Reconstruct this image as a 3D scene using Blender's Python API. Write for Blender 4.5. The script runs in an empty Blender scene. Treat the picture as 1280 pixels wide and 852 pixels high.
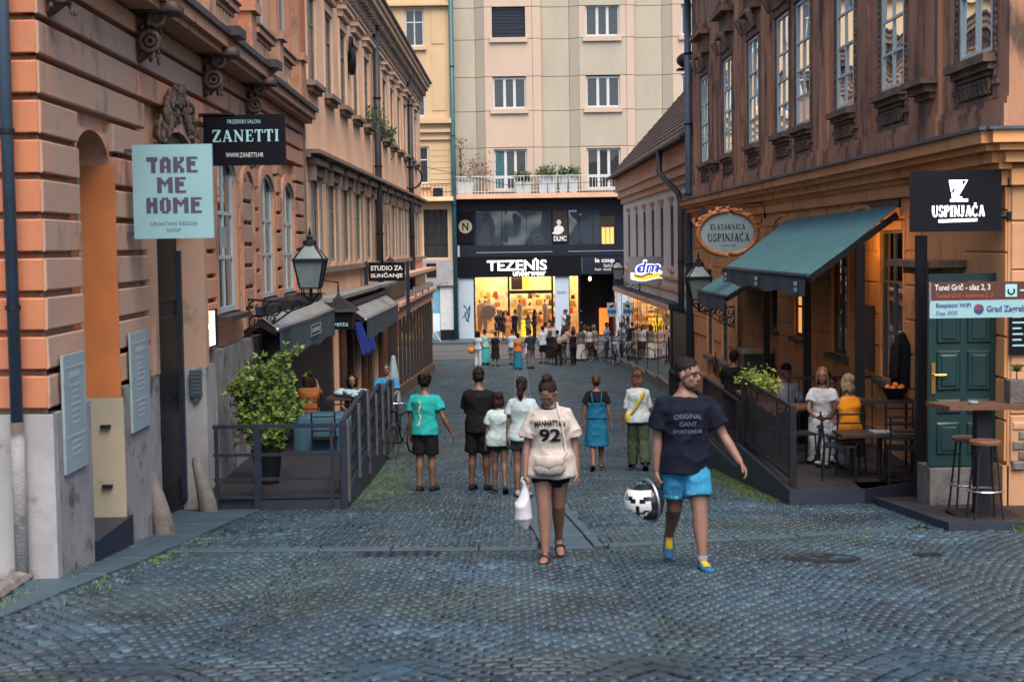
import bpy, bmesh, math, random
from mathutils import Vector, Matrix
import numpy as np
random.seed(7)
R_ = math.radians
SC = bpy.context.scene
COL = SC.collection

# ---------------------------------------------------------------- camera, sky, sun, exposure
CAMZ = 5.6
camd = bpy.data.cameras.new('camera'); cam = bpy.data.objects.new('camera', camd); COL.objects.link(cam)
camd.sensor_width = 36.0; camd.lens = 36.0 * 1900 / 1280
camd.clip_start = 0.1; camd.clip_end = 600
cam.matrix_world = Matrix.Translation((0, 0, CAMZ)) @ Matrix.Rotation(math.pi / 2 - math.atan(119 / 1900), 4, 'X') @ Matrix.Rotation(-0.015, 4, 'Z')
camd.dof.use_dof = True; camd.dof.focus_distance = 34; camd.dof.aperture_fstop = 4.0
SC.camera = cam

SUN_EL, SUN_AZ = 58.0, 166.0        # high soft light from behind the camera, under a thin veil of cloud
world = bpy.data.worlds.new('World'); SC.world = world; world.use_nodes = True
wn = world.node_tree.nodes; wl = world.node_tree.links
bgn = wn['Background']; sky = wn.new('ShaderNodeTexSky'); sky.sky_type = 'NISHITA'; sky.sun_disc = False
sky.sun_elevation = R_(SUN_EL); sky.sun_rotation = R_(SUN_AZ); sky.air_density = 1.0; sky.dust_density = 3.0; sky.ozone_density = 1.5
wl.new(sky.outputs[0], bgn.inputs[0]); bgn.inputs[1].default_value = 0.14
sund = bpy.data.lights.new('sun', 'SUN'); sun = bpy.data.objects.new('sun', sund); COL.objects.link(sun)
sund.energy = 2.4; sund.angle = R_(50); sund.color = (1.0, 0.83, 0.66)
_a, _e = R_(SUN_AZ), R_(SUN_EL)
sdir = Vector((math.sin(_a) * math.cos(_e), math.cos(_a) * math.cos(_e), math.sin(_e)))
sun.rotation_euler = sdir.to_track_quat('Z', 'Y').to_euler()
SC.view_settings.view_transform = 'Standard'; SC.view_settings.look = 'None'
SC.view_settings.gamma = 1.0; SC.view_settings.exposure = .9
SC.cycles.max_bounces = 6; SC.cycles.diffuse_bounces = 4; SC.cycles.glossy_bounces = 3; SC.cycles.transparent_max_bounces = 8; SC.cycles.caustics_reflective = False

# ---------------------------------------------------------------- helpers
def hgt(Y):
    if Y < 24: return 1.69 + .085 * Y
    if Y < 32: s = Y - 24; return 3.73 + .085 * s - (.049 / 16) * s * s
    if Y < 66: return 4.214 + .036 * (Y - 32)
    if Y < 74: s = Y - 66; return 5.438 + .036 * s - .00225 * s * s
    return 5.582
def gz(Y): return CAMZ - hgt(Y)

ORG = {}
def tag(o, label=None, cat=None, group=None, kind=None):
    if label: o['label'] = label
    if cat: o['category'] = cat
    if group: o['group'] = group
    if kind: o['kind'] = kind
    return o
def thing(name, label, cat, loc=(0, 0, 0), group=None):
    o = bpy.data.objects.new(name, None); COL.objects.link(o); o.empty_display_size = .2
    o.location = loc; ORG[o] = Vector(loc); return tag(o, label, cat, group)
def link(name, me, mats, parent=None, org=None, smooth=False):
    o = bpy.data.objects.new(name, me); COL.objects.link(o)
    if mats is not None:
        for m in (mats if isinstance(mats, (list, tuple)) else [mats]): me.materials.append(m)
    if parent is not None: o.parent = parent; ORG[o] = ORG[parent]
    else:
        o.location = org or (0, 0, 0); ORG[o] = Vector(org or (0, 0, 0))
    if smooth and len(me.polygons): me.polygons.foreach_set('use_smooth', [True] * len(me.polygons))
    return o

class MB:
    def __init__(s): s.v = []; s.f = []; s.m = []; s.cm = 0
    def quad8(s, p):            # 8 corners: bottom 4 (ccw), top 4
        b = len(s.v); s.v += [tuple(q) for q in p]
        for f in ((0, 3, 2, 1), (4, 5, 6, 7), (0, 1, 5, 4), (1, 2, 6, 5), (2, 3, 7, 6), (3, 0, 4, 7)):
            s.f.append(tuple(b + i for i in f)); s.m.append(s.cm)
        return s
    def box(s, x0, x1, y0, y1, z0, z1):
        return s.quad8([(x0, y0, z0), (x1, y0, z0), (x1, y1, z0), (x0, y1, z0), (x0, y0, z1), (x1, y0, z1), (x1, y1, z1), (x0, y1, z1)])
    def poly(s, pts):
        b = len(s.v); s.v += [tuple(q) for q in pts]; s.f.append(tuple(range(b, b + len(pts)))); s.m.append(s.cm); return s
    def prism(s, a, b):         # two matching outlines
        n = len(a); o = len(s.v); s.v += [tuple(q) for q in a] + [tuple(q) for q in b]
        s.f.append(tuple(range(o + n - 1, o - 1, -1))); s.f.append(tuple(range(o + n, o + 2 * n))); s.m += [s.cm] * 2
        for i in range(n):
            j = (i + 1) % n; s.f.append((o + i, o + j, o + n + j, o + n + i)); s.m.append(s.cm)
        return s
    def bar(s, p, q, w, h=None, up=(0, 0, 1)):
        p = Vector(p); q = Vector(q); h = h or w; d = (q - p)
        if d.length < 1e-6: return s
        d.normalize(); u = Vector(up)
        if abs(d.dot(u)) > .98: u = Vector((0, 1, 0))
        r = d.cross(u).normalized(); u = r.cross(d)
        c = [r * (-w / 2) - u * (h / 2), r * (w / 2) - u * (h / 2), r * (w / 2) + u * (h / 2), r * (-w / 2) + u * (h / 2)]
        return s.prism([p + k for k in c], [q + k for k in c])
    def tube(s, pts, rad, n=10, ref=None, round0=True, round1=True):
        pts = [Vector(p) for p in pts]; m = len(pts)
        rad = rad if isinstance(rad, (list, tuple)) and len(rad) == m else [rad] * m
        rad = [(r, r) if not isinstance(r, (list, tuple)) else r for r in rad]
        rings = []
        T = []
        for i in range(m):
            a = pts[max(0, i - 1)]; b = pts[min(m - 1, i + 1)]; t = b - a
            T.append(t.normalized() if t.length > 1e-9 else Vector((0, 0, 1)))
        if ref is None:
            ref = Vector((1, 0, 0)) if abs(T[0].x) < .8 else Vector((0, 1, 0))
        ref = Vector(ref)
        seq = []
        if round0: seq += [(pts[0] - T[0] * min(rad[0]) * .75, (rad[0][0] * .55, rad[0][1] * .55), T[0])]
        seq += [(pts[i], rad[i], T[i]) for i in range(m)]
        if round1: seq += [(pts[-1] + T[-1] * min(rad[-1]) * .75, (rad[-1][0] * .55, rad[-1][1] * .55), T[-1])]
        o = len(s.v)
        for p, (ra, rb), t in seq:
            u = (ref - t * ref.dot(t))
            if u.length < 1e-4: u = t.orthogonal()
            u.normalize(); w = t.cross(u)
            for k in range(n):
                a = 2 * math.pi * k / n
                s.v.append(tuple(p + u * (ra * math.cos(a)) + w * (rb * math.sin(a))))
        L = len(seq)
        for i in range(L - 1):
            for k in range(n):
                j = (k + 1) % n
                s.f.append((o + i * n + k, o + i * n + j, o + (i + 1) * n + j, o + (i + 1) * n + k)); s.m.append(s.cm)
        s.f.append(tuple(o + k for k in range(n - 1, -1, -1))); s.f.append(tuple(o + (L - 1) * n + k for k in range(n))); s.m += [s.cm] * 2
        return s
    def ell(s, c, r, M=None, nu=12, nv=8):
        c = Vector(c); o = len(s.v); vs = [Vector((0, 0, -1))]
        for i in range(1, nv):
            ph = math.pi * i / nv - math.pi / 2
            for k in range(nu):
                a = 2 * math.pi * k / nu; vs.append(Vector((math.cos(ph) * math.cos(a), math.cos(ph) * math.sin(a), math.sin(ph))))
        vs.append(Vector((0, 0, 1)))
        for v in vs:
            v = Vector((v.x * r[0], v.y * r[1], v.z * r[2]))
            if M is not None: v = M @ v
            s.v.append(tuple(c + v))
        for k in range(nu):
            j = (k + 1) % nu
            s.f.append((o, o + 1 + j, o + 1 + k)); s.m.append(s.cm)
            for i in range(nv - 2):
                a = o + 1 + i * nu; s.f.append((a + k, a + j, a + nu + j, a + nu + k)); s.m.append(s.cm)
            a = o + 1 + (nv - 2) * nu; s.f.append((a + k, a + j, o + len(vs) - 1)); s.m.append(s.cm)
        return s
    def lathe(s, c, prof, n=16, a0=0.0):     # prof: list of (r, z)
        c = Vector(c); o = len(s.v)
        for r, z in prof:
            for k in range(n):
                a = a0 + 2 * math.pi * k / n; s.v.append((c.x + r * math.cos(a), c.y + r * math.sin(a), c.z + z))
        for i in range(len(prof) - 1):
            for k in range(n):
                j = (k + 1) % n; s.f.append((o + i * n + k, o + i * n + j, o + (i + 1) * n + j, o + (i + 1) * n + k)); s.m.append(s.cm)
        s.f.append(tuple(o + k for k in range(n - 1, -1, -1))); s.f.append(tuple(o + (len(prof) - 1) * n + k for k in range(n))); s.m += [s.cm] * 2
        return s
    def torus(s, c, R, r, ax=(1, 0, 0), n=24, k=6, a0=0, a1=2 * math.pi):
        c = Vector(c); ax = Vector(ax).normalized(); u = ax.orthogonal().normalized(); w = ax.cross(u)
        closed = abs(a1 - a0 - 2 * math.pi) < 1e-6; m = n if closed else n + 1; o = len(s.v)
        for i in range(m):
            a = a0 + (a1 - a0) * i / n; d = u * math.cos(a) + w * math.sin(a)
            for j in range(k):
                b = 2 * math.pi * j / k; s.v.append(tuple(c + d * (R + r * math.cos(b)) + ax * (r * math.sin(b))))
        for i in range(m if closed else m - 1):
            i2 = (i + 1) % m
            for j in range(k):
                j2 = (j + 1) % k; s.f.append((o + i * k + j, o + i2 * k + j, o + i2 * k + j2, o + i * k + j2)); s.m.append(s.cm)
        return s
    def mesh(s, name, org=(0, 0, 0)):
        me = bpy.data.meshes.new(name); ox, oy, oz = org
        me.from_pydata([(x - ox, y - oy, z - oz) for x, y, z in s.v], [], s.f)
        if any(s.m): me.polygons.foreach_set('material_index', s.m)
        me.update(); return me
    def build(s, name, mats, parent=None, org=None, smooth=False):
        o = ORG[parent] if parent is not None else (org or (0, 0, 0))
        return link(name, s.mesh(name, o), mats, parent, org, smooth)

class Fr:                         # a facade: a along it, w out of it, z up
    def __init__(s, O, A, N): s.O = Vector(O); s.A = Vector(A); s.N = Vector(N)
    def P(s, a, w, z): return s.O + s.A * a + s.N * w + Vector((0, 0, z))
    def box(s, mb, a0, a1, w0, w1, z0, z1):
        P = s.P
        return mb.quad8([P(a0, w0, z0), P(a1, w0, z0), P(a1, w1, z0), P(a0, w1, z0), P(a0, w0, z1), P(a1, w0, z1), P(a1, w1, z1), P(a0, w1, z1)])
    def block(s, mb, a0, a1, w0, w1, z0, z1, c=.015):      # a box with a chamfered face
        P = s.P; o = len(mb.v); i = c
        mb.v += [tuple(p) for p in (P(a0, w0, z0), P(a1, w0, z0), P(a1, w0, z1), P(a0, w0, z1), P(a0, w1 - i, z0), P(a1, w1 - i, z0), P(a1, w1 - i, z1), P(a0, w1 - i, z1),
                 *[P(a + random.uniform(-.005, .005), w1 + random.uniform(-.003, .003), z + random.uniform(-.005, .005)) for a, z in ((a0 + i, z0 + i), (a1 - i, z0 + i), (a1 - i, z1 - i), (a0 + i, z1 - i))])]
        for b in (0, 4):
            for k in range(4):
                j = (k + 1) % 4; mb.f.append((o + b + k, o + b + j, o + b + 4 + j, o + b + 4 + k)); mb.m.append(mb.cm)
        mb.f.append((o + 8, o + 9, o + 10, o + 11)); mb.m.append(mb.cm); return mb
    def wall(s, mb, a0, a1, z0, z1, ops, depth=.3):
        A = sorted({a0, a1, *[x for o in ops for x in o[:2]]}); Z = sorted({z0, z1, *[x for o in ops for x in o[2:4]]})
        A = [x for x in A if a0 <= x <= a1]; Z = [x for x in Z if z0 <= x <= z1]
        for i in range(len(A) - 1):
            for j in range(len(Z) - 1):
                ca = (A[i] + A[i + 1]) / 2; cz = (Z[j] + Z[j + 1]) / 2
                if any(o[0] < ca < o[1] and o[2] < cz < o[3] for o in ops): continue
                mb.poly([s.P(A[i], 0, Z[j]), s.P(A[i + 1], 0, Z[j]), s.P(A[i + 1], 0, Z[j + 1]), s.P(A[i], 0, Z[j + 1])])
        for o in ops:
            p, q, r, t = o[:4]; d = -(o[4] if len(o) > 4 else depth); P = s.P
            mb.poly([P(p, 0, r), P(p, 0, t), P(p, d, t), P(p, d, r)]); mb.poly([P(q, 0, r), P(q, d, r), P(q, d, t), P(q, 0, t)])
            mb.poly([P(p, 0, t), P(q, 0, t), P(q, d, t), P(p, d, t)]); mb.poly([P(p, 0, r), P(p, d, r), P(q, d, r), P(q, 0, r)])
        return mb
    def arch(s, mb, a0, a1, zs, zt, w0, w1, n=12):          # fills the corners above an arch springing at zs, crown at zt
        c = (a0 + a1) / 2; hw = (a1 - a0) / 2
        for sg in (-1, 1):
            e = c + sg * hw
            pts = [(e, zs)] + [(c + sg * hw * math.cos(t), zs + (zt - zs) * math.sin(t)) for t in [math.pi / 2 * k / n for k in range(1, n + 1)]] + [(e, zt)]
            # split into quads to stay simple
            for k in range(n):
                p, q = pts[k], pts[k + 1]
                ol = [(p[0], p[1]), (q[0], q[1]), (q[0], zt + .001), (p[0], zt + .001)]
                if abs(p[0] - q[0]) < 1e-5: continue
                mb.prism([s.P(a, w0, z) for a, z in ol], [s.P(a, w1, z) for a, z in ol])
        return mb
    def archband(s, mb, a0, a1, zs, zt, w0, w1, t=.12, n=14):
        c = (a0 + a1) / 2; hw = (a1 - a0) / 2
        pr = [(c + hw * math.cos(x), zs + (zt - zs) * math.sin(x), c + (hw + t) * math.cos(x), zs + (zt - zs + t) * math.sin(x)) for x in [math.pi * k / n for k in range(n + 1)]]
        for k in range(n):
            p, q = pr[k], pr[k + 1]; ol = [(p[0], p[1]), (q[0], q[1]), (q[2], q[3]), (p[2], p[3])]
            mb.prism([s.P(a, w0, z) for a, z in ol], [s.P(a, w1, z) for a, z in ol])
        return mb

# ---------------------------------------------------------------- materials
MATS = {}
def mat(name, c1, c2=None, scale=3.0, rough=.8, bump=0.0, bscale=30.0, metal=0.0, spec=.5, streak=1.0, lo=.35, hi=.65, emit=None, estr=0.0, c3=None, s3=9.0, l3=.55, h3=.7, trans=0.0):
    if name in MATS: return MATS[name]
    m = bpy.data.materials.new(name); m.use_nodes = True; nt = m.node_tree; N = nt.nodes; L = nt.links; b = N['Principled BSDF']
    b.inputs['Base Color'].default_value = (*c1, 1); b.inputs['Roughness'].default_value = rough; b.inputs['Metallic'].default_value = metal
    b.inputs['Specular IOR Level'].default_value = spec
    geo = N.new('ShaderNodeNewGeometry'); mp = N.new('ShaderNodeMapping'); mp.inputs['Scale'].default_value = (1, 1, streak); L.new(geo.outputs['Position'], mp.inputs['Vector'])
    def noise(sc, det=5):
        n = N.new('ShaderNodeTexNoise'); n.inputs['Scale'].default_value = sc; n.inputs['Detail'].default_value = det; n.inputs['Roughness'].default_value = .62; L.new(mp.outputs[0], n.inputs['Vector']); return n
    out = None
    if c2 is not None:
        n = noise(scale); r = N.new('ShaderNodeMapRange'); r.inputs[1].default_value = lo; r.inputs[2].default_value = hi; L.new(n.outputs['Fac'], r.inputs[0])
        x = N.new('ShaderNodeMix'); x.data_type = 'RGBA'; x.inputs[6].default_value = (*c1, 1); x.inputs[7].default_value = (*c2, 1); L.new(r.outputs[0], x.inputs[0]); out = x.outputs[2]
        if c3 is not None:
            n = noise(s3); r = N.new('ShaderNodeMapRange'); r.inputs[1].default_value = l3; r.inputs[2].default_value = h3; L.new(n.outputs['Fac'], r.inputs[0])
            y = N.new('ShaderNodeMix'); y.data_type = 'RGBA'; L.new(out, y.inputs[6]); y.inputs[7].default_value = (*c3, 1); L.new(r.outputs[0], y.inputs[0]); out = y.outputs[2]
        L.new(out, b.inputs['Base Color'])
    if bump:
        n = noise(bscale, 4); bp = N.new('ShaderNodeBump'); bp.inputs['Strength'].default_value = bump; bp.inputs['Distance'].default_value = .02; L.new(n.outputs['Fac'], bp.inputs['Height']); L.new(bp.outputs[0], b.inputs['Normal'])
    if emit is not None:
        b.inputs['Emission Color'].default_value = (*emit, 1); b.inputs['Emission Strength'].default_value = estr
    MATS[name] = m; return m

M = dict(
 salmon=mat('salmon_stucco', (.60, .275, .165), (.47, .29, .205), scale=.9, rough=.9, bump=.25, bscale=45, lo=.38, hi=.62, c3=(.2, .125, .095), s3=2.2, l3=.56, h3=.72, streak=.6),
 salmon_grey=mat('greyed_salmon_stucco', (.37, .275, .215), (.47, .26, .175), scale=1.3, rough=.9, bump=.25, bscale=45, c3=(.16, .12, .1), s3=2.4, l3=.56, h3=.72, streak=.6),
 orange_face=mat('orange_stucco', (.47, .175, .085), (.40, .16, .09), scale=2, rough=.9, bump=.2, bscale=50, c3=(.33, .12, .07), s3=5, l3=.6, h3=.85),
 niche=mat('niche_orange', (.52, .17, .05), (.43, .14, .045), scale=2, rough=.85, bump=.12, bscale=40),
 beige=mat('beige_paint', (.40, .35, .25), (.34, .31, .24), scale=3, rough=.85, bump=.1, c3=(.2, .17, .13), s3=6, l3=.62, h3=.85),
 groove=mat('dark_groove', (.05, .028, .022), rough=.95),
 plinth=mat('rough_plinth', (.28, .29, .30), (.19, .19, .20), scale=2.2, rough=.95, bump=.9, bscale=70, c3=(.10, .085, .08), s3=2.1, l3=.55, h3=.64),
 plinth_s=mat('painted_plinth', (.33, .34, .355), (.26, .265, .28), scale=2.5, rough=.85, bump=.15, c3=(.15, .13, .13), s3=2.6, l3=.58, h3=.68),
 stone=mat('weathered_stone', (.19, .175, .165), (.10, .09, .085), scale=5, rough=.95, bump=.6, bscale=40, c3=(.06, .055, .055), s3=4, l3=.55, h3=.7),
 carved=mat('carved_stone', (.17, .115, .09), (.085, .06, .05), scale=8, rough=.95, bump=.5, bscale=50),
 frame=mat('pale_window_paint', (.46, .58, .62), (.40, .51, .55), scale=6, rough=.5),
 leadsheet=mat('lead_sheet', (.045, .045, .05), (.07, .07, .075), scale=5, rough=.55, metal=.3),
 peach=mat('peach_stucco', (.92, .60, .385), (.86, .49, .30), scale=.7, rough=.9, bump=.15, bscale=40, lo=.4, hi=.62, c3=(.5, .32, .22), s3=1.6, l3=.58, h3=.85, streak=.5),
 peach_trim=mat('peach_trim', (.8, .56, .38), (.64, .45, .31), scale=3, rough=.9, bump=.1),
 greytrim=mat('sooty_trim', (.30, .235, .19), (.18, .14, .115), scale=3, rough=.9, bump=.3, streak=.5),
 shutter=mat('grey_shutter', (.30, .29, .26), (.22, .21, .19), scale=4, rough=.8),
 brown=mat('sooty_brown_stucco', (.44, .23, .14), (.32, .165, .10), scale=1.2, rough=.92, bump=.4, bscale=35, lo=.36, hi=.62, c3=(.085, .056, .043), s3=1.9, l3=.5, h3=.64, streak=.35),
 soot=mat('soot_black_stucco', (.12, .085, .068), (.25, .15, .10), scale=2.4, rough=.95, bump=.6, bscale=40, lo=.42, hi=.7, streak=.5),
 ochre=mat('ochre_stucco', (.72, .345, .14), (.62, .285, .12), scale=.9, rough=.9, bump=.2, bscale=40, lo=.4, hi=.62, c3=(.34, .155, .08), s3=2.4, l3=.55, h3=.72, streak=.6),
 ochre_pale=mat('pale_ochre_stucco', (.56, .31, .165), (.48, .25, .13), scale=1.5, rough=.9, bump=.2, bscale=40, c3=(.33, .17, .1), s3=2.6, l3=.58, h3=.85),
 cream=mat('cream_panel', (.42, .39, .315), (.36, .335, .275), scale=.6, rough=.85, lo=.35, hi=.65, c3=(.39, .34, .28), s3=1.3, l3=.55, h3=.85, streak=.4),
 pinkp=mat('pink_panel', (.52, .41, .325), (.48, .38, .305), scale=.6, rough=.85, streak=.4),
 yellow=mat('yellow_stucco', (.58, .43, .265), (.51, .37, .225), scale=.5, rough=.9, c3=(.47, .33, .2), s3=1.2, l3=.58, h3=.85, streak=.4),
 whitewall=mat('whitewashed_wall', (.74, .72, .67), (.66, .64, .59), scale=.8, rough=.9, streak=.5, c3=(.5, .46, .4), s3=1.8, l3=.6, h3=.85),
 pinkband=mat('pink_band', (.68, .42, .29), (.6, .36, .25), scale=1.4, rough=.9, streak=.6),
 white=mat('white_paint', (.55, .60, .61), (.46, .51, .53), scale=6, rough=.5),
 bluewhite=mat('pale_blue_paint', (.27, .37, .41), (.22, .30, .34), scale=6, rough=.5),
 navy=mat('navy_cladding', (.010, .015, .03), (.014, .021, .038), scale=1.2, rough=.4, spec=.3),
 black=mat('black_paint', (.006, .007, .011), rough=.5, spec=.25),
 iron=mat('black_iron', (.007, .008, .012), (.012, .013, .018), scale=14, rough=.55, spec=.3),
 dgrey=mat('dark_grey_metal', (.013, .02, .036), (.02, .028, .046), scale=8, rough=.5, spec=.3),
 deck=mat('grey_deck_wood', (.024, .02, .023), (.013, .012, .016), scale=7, rough=.6, bump=.25, bscale=60),
 fascia=mat('slate_fascia', (.018, .026, .045), (.026, .034, .054), scale=4, rough=.5, spec=.35),
 railwood=mat('grey_rail_wood', (.085, .09, .10), (.055, .06, .07), scale=9, rough=.7, bump=.2),
 wood=mat('brown_wood', (.16, .075, .04), (.10, .048, .028), scale=9, rough=.5, bump=.15, streak=6),
 darkwood=mat('dark_wood', (.045, .028, .022), (.03, .02, .016), scale=9, rough=.5),
 doorgreen=mat('green_door_paint', (.004, .032, .034), (.006, .026, .03), scale=4, rough=.4),
 brass=mat('brass', (.55, .33, .11), rough=.3, metal=.9),
 glassdark=mat('window_glass_dark', (.012, .016, .02), rough=.03, spec=.9),
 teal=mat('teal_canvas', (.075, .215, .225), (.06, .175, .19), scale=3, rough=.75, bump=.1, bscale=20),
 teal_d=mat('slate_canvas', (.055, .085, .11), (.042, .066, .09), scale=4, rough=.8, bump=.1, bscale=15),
 grey_c=mat('grey_canvas', (.28, .30, .29), (.17, .185, .18), scale=5, rough=.8, streak=.3),
 pipe=mat('blue_grey_pipe', (.05, .085, .13), (.036, .062, .1), scale=5, rough=.5),
 pipe_g=mat('dark_pipe', (.028, .032, .038), (.045, .045, .05), scale=5, rough=.5),
 pipe_t=mat('teal_pipe', (.03, .12, .14), (.02, .09, .11), scale=5, rough=.5),
 slab=mat('pavement_slab', (.036, .072, .10), (.028, .058, .082), scale=2.4, rough=.62, bump=.15, bscale=60, c3=(.06, .075, .09), s3=3, l3=.58, h3=.8),
 setts=mat('granite_setts', (.07, .095, .125), rough=.5),
 dirt=mat('joint_dirt', (.007, .009, .011), (.016, .026, .008), scale=1.6, rough=.95, lo=.45, hi=.7),
 asphalt=mat('asphalt', (.07, .07, .075), (.05, .05, .056), scale=.7, rough=.8, bump=.2, bscale=40),
 signteal=mat('pale_teal_board', (.25, .46, .51), (.225, .42, .475), scale=2, rough=.55),
 mauve=mat('mauve_print', (.07, .055, .10), rough=.7),
 tealprint=mat('pale_teal_print', (.32, .62, .66), rough=.6),
 wprint=mat('white_print', (.75, .76, .76), rough=.6),
 greyprint=mat('grey_print', (.33, .35, .40), rough=.8),
 signblack=mat('sign_black', (.005, .0055, .011), rough=.4, spec=.2),
 lampglass=mat('frosted_lamp_glass', (.20, .26, .27), (.15, .20, .21), scale=5, rough=.2),
 roof=mat('old_roof_tiles', (.06, .034, .028), (.035, .024, .022), scale=3, rough=.85, bump=.3, bscale=20),
 leaf=mat('shrub_leaf', (.075, .145, .022), (.17, .21, .03), scale=7, rough=.45),
 leaf_d=mat('shrub_leaf_dark', (.022, .06, .014), (.04, .09, .02), scale=7, rough=.5),
 leaf_y=mat('yellow_green_leaf', (.22, .28, .03), (.12, .2, .025), scale=9, rough=.5),
 grass=mat('weed_green', (.10, .16, .025), (.06, .11, .02), scale=3, rough=.7),
 bark=mat('bark', (.07, .05, .035), (.04, .03, .022), scale=20, rough=.9),
 chrome=mat('bare_metal', (.45, .46, .48), rough=.3, metal=.9),
 rubber=mat('black_rubber', (.012, .012, .014), rough=.8),
 cobalt=mat('blue_tarp', (.012, .035, .26), (.008, .025, .18), scale=3, rough=.5),
 clothblue=mat('denim_blue_cloth', (.035, .11, .17), (.025, .08, .13), scale=5, rough=.85),
)
def glossy_pane(name, base, tint):     # window glass seen at a slant: dark behind, mirror in front
    m = bpy.data.materials.new(name); m.use_nodes = True; nt = m.node_tree; N = nt.nodes; L = nt.links
    b = N['Principled BSDF']; b.inputs['Base Color'].default_value = (*base, 1); b.inputs['Roughness'].default_value = .6
    g = N.new('ShaderNodeBsdfGlossy'); g.inputs['Roughness'].default_value = .015; g.inputs['Color'].default_value = (*tint, 1)
    fr = N.new('ShaderNodeFresnel'); fr.inputs['IOR'].default_value = 3.2
    tc = N.new('ShaderNodeNewGeometry'); ns = N.new('ShaderNodeTexNoise'); ns.inputs['Scale'].default_value = 1.1; ns.inputs['Detail'].default_value = 1; L.new(tc.outputs['Position'], ns.inputs['Vector'])
    bp = N.new('ShaderNodeBump'); bp.inputs['Strength'].default_value = .10; bp.inputs['Distance'].default_value = .06; L.new(ns.outputs['Fac'], bp.inputs['Height']); L.new(bp.outputs[0], g.inputs['Normal'])
    mx = N.new('ShaderNodeMixShader'); L.new(fr.outputs[0], mx.inputs[0]); L.new(b.outputs[0], mx.inputs[1]); L.new(g.outputs[0], mx.inputs[2]); L.new(mx.outputs[0], N['Material Output'].inputs['Surface'])
    return m
M['pane'] = glossy_pane('window_pane', (.015, .02, .025), (.95, .97, 1))
M['pane_d'] = glossy_pane('dark_window_pane', (.008, .011, .016), (.55, .6, .68)); M['pane_d'].node_tree.nodes['Fresnel'].inputs[0].default_value = 1.8
def clear_glass():
    m = bpy.data.materials.new('clear_shop_glass'); m.use_nodes = True; nt = m.node_tree; N = nt.nodes; L = nt.links
    t = N.new('ShaderNodeBsdfTransparent'); t.inputs[0].default_value = (.94, .95, .95, 1); g = N.new('ShaderNodeBsdfGlossy'); g.inputs['Roughness'].default_value = .01
    fr = N.new('ShaderNodeFresnel'); fr.inputs['IOR'].default_value = 1.5; mx = N.new('ShaderNodeMixShader')
    L.new(fr.outputs[0], mx.inputs[0]); L.new(t.outputs[0], mx.inputs[1]); L.new(g.outputs[0], mx.inputs[2]); L.new(mx.outputs[0], N['Material Output'].inputs['Surface']); return m
M['clear'] = clear_glass()
def setts_mat():
    m = M['setts']; nt = m.node_tree; N = nt.nodes; L = nt.links; b = N['Principled BSDF']
    at = N.new('ShaderNodeAttribute'); at.attribute_name = 'tone'
    rp = N.new('ShaderNodeValToRGB'); e = rp.color_ramp.elements; e[0].color = (.008, .022, .036, 1); e[1].color = (.040, .094, .130, 1)
    k = rp.color_ramp.elements.new(.5); k.color = (.021, .051, .077, 1); k = rp.color_ramp.elements.new(.8); k.color = (.028, .053, .076, 1)
    L.new(at.outputs['Fac'], rp.inputs[0])
    geo = N.new('ShaderNodeNewGeometry'); n = N.new('ShaderNodeTexNoise'); n.inputs['Scale'].default_value = 1.1; n.inputs['Detail'].default_value = 4; L.new(geo.outputs['Position'], n.inputs['Vector'])
    r = N.new('ShaderNodeMapRange'); r.inputs[1].default_value = .3; r.inputs[2].default_value = .7; r.inputs[3].default_value = .42; r.inputs[4].default_value = 1.3; L.new(n.outputs['Fac'], r.inputs[0])
    x = N.new('ShaderNodeMix'); x.data_type = 'RGBA'; x.blend_type = 'MULTIPLY'; x.inputs[0].default_value = 1; L.new(rp.outputs[0], x.inputs[6]); L.new(r.outputs[0], x.inputs[7])
    n3 = N.new('ShaderNodeTexNoise'); n3.inputs['Scale'].default_value = .33; n3.inputs['Detail'].default_value = 5; L.new(geo.outputs['Position'], n3.inputs['Vector']); r3 = N.new('ShaderNodeMapRange'); r3.inputs[1].default_value = .46; r3.inputs[2].default_value = .7; r3.inputs[4].default_value = .5; L.new(n3.outputs['Fac'], r3.inputs[0])
    x3 = N.new('ShaderNodeMix'); x3.data_type = 'RGBA'; L.new(r3.outputs[0], x3.inputs[0]); L.new(x.outputs[2], x3.inputs[6]); x3.inputs[7].default_value = (.034, .046, .03, 1); L.new(x3.outputs[2], b.inputs['Base Color'])
    n2 = N.new('ShaderNodeTexNoise'); n2.inputs['Scale'].default_value = 55; L.new(geo.outputs['Position'], n2.inputs['Vector'])
    bp = N.new('ShaderNodeBump'); bp.inputs['Strength'].default_value = .3; bp.inputs['Distance'].default_value = .012; L.new(n2.outputs['Fac'], bp.inputs['Height']); L.new(bp.outputs[0], b.inputs['Normal'])
    b.inputs['Roughness'].default_value = .52
setts_mat()
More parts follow.
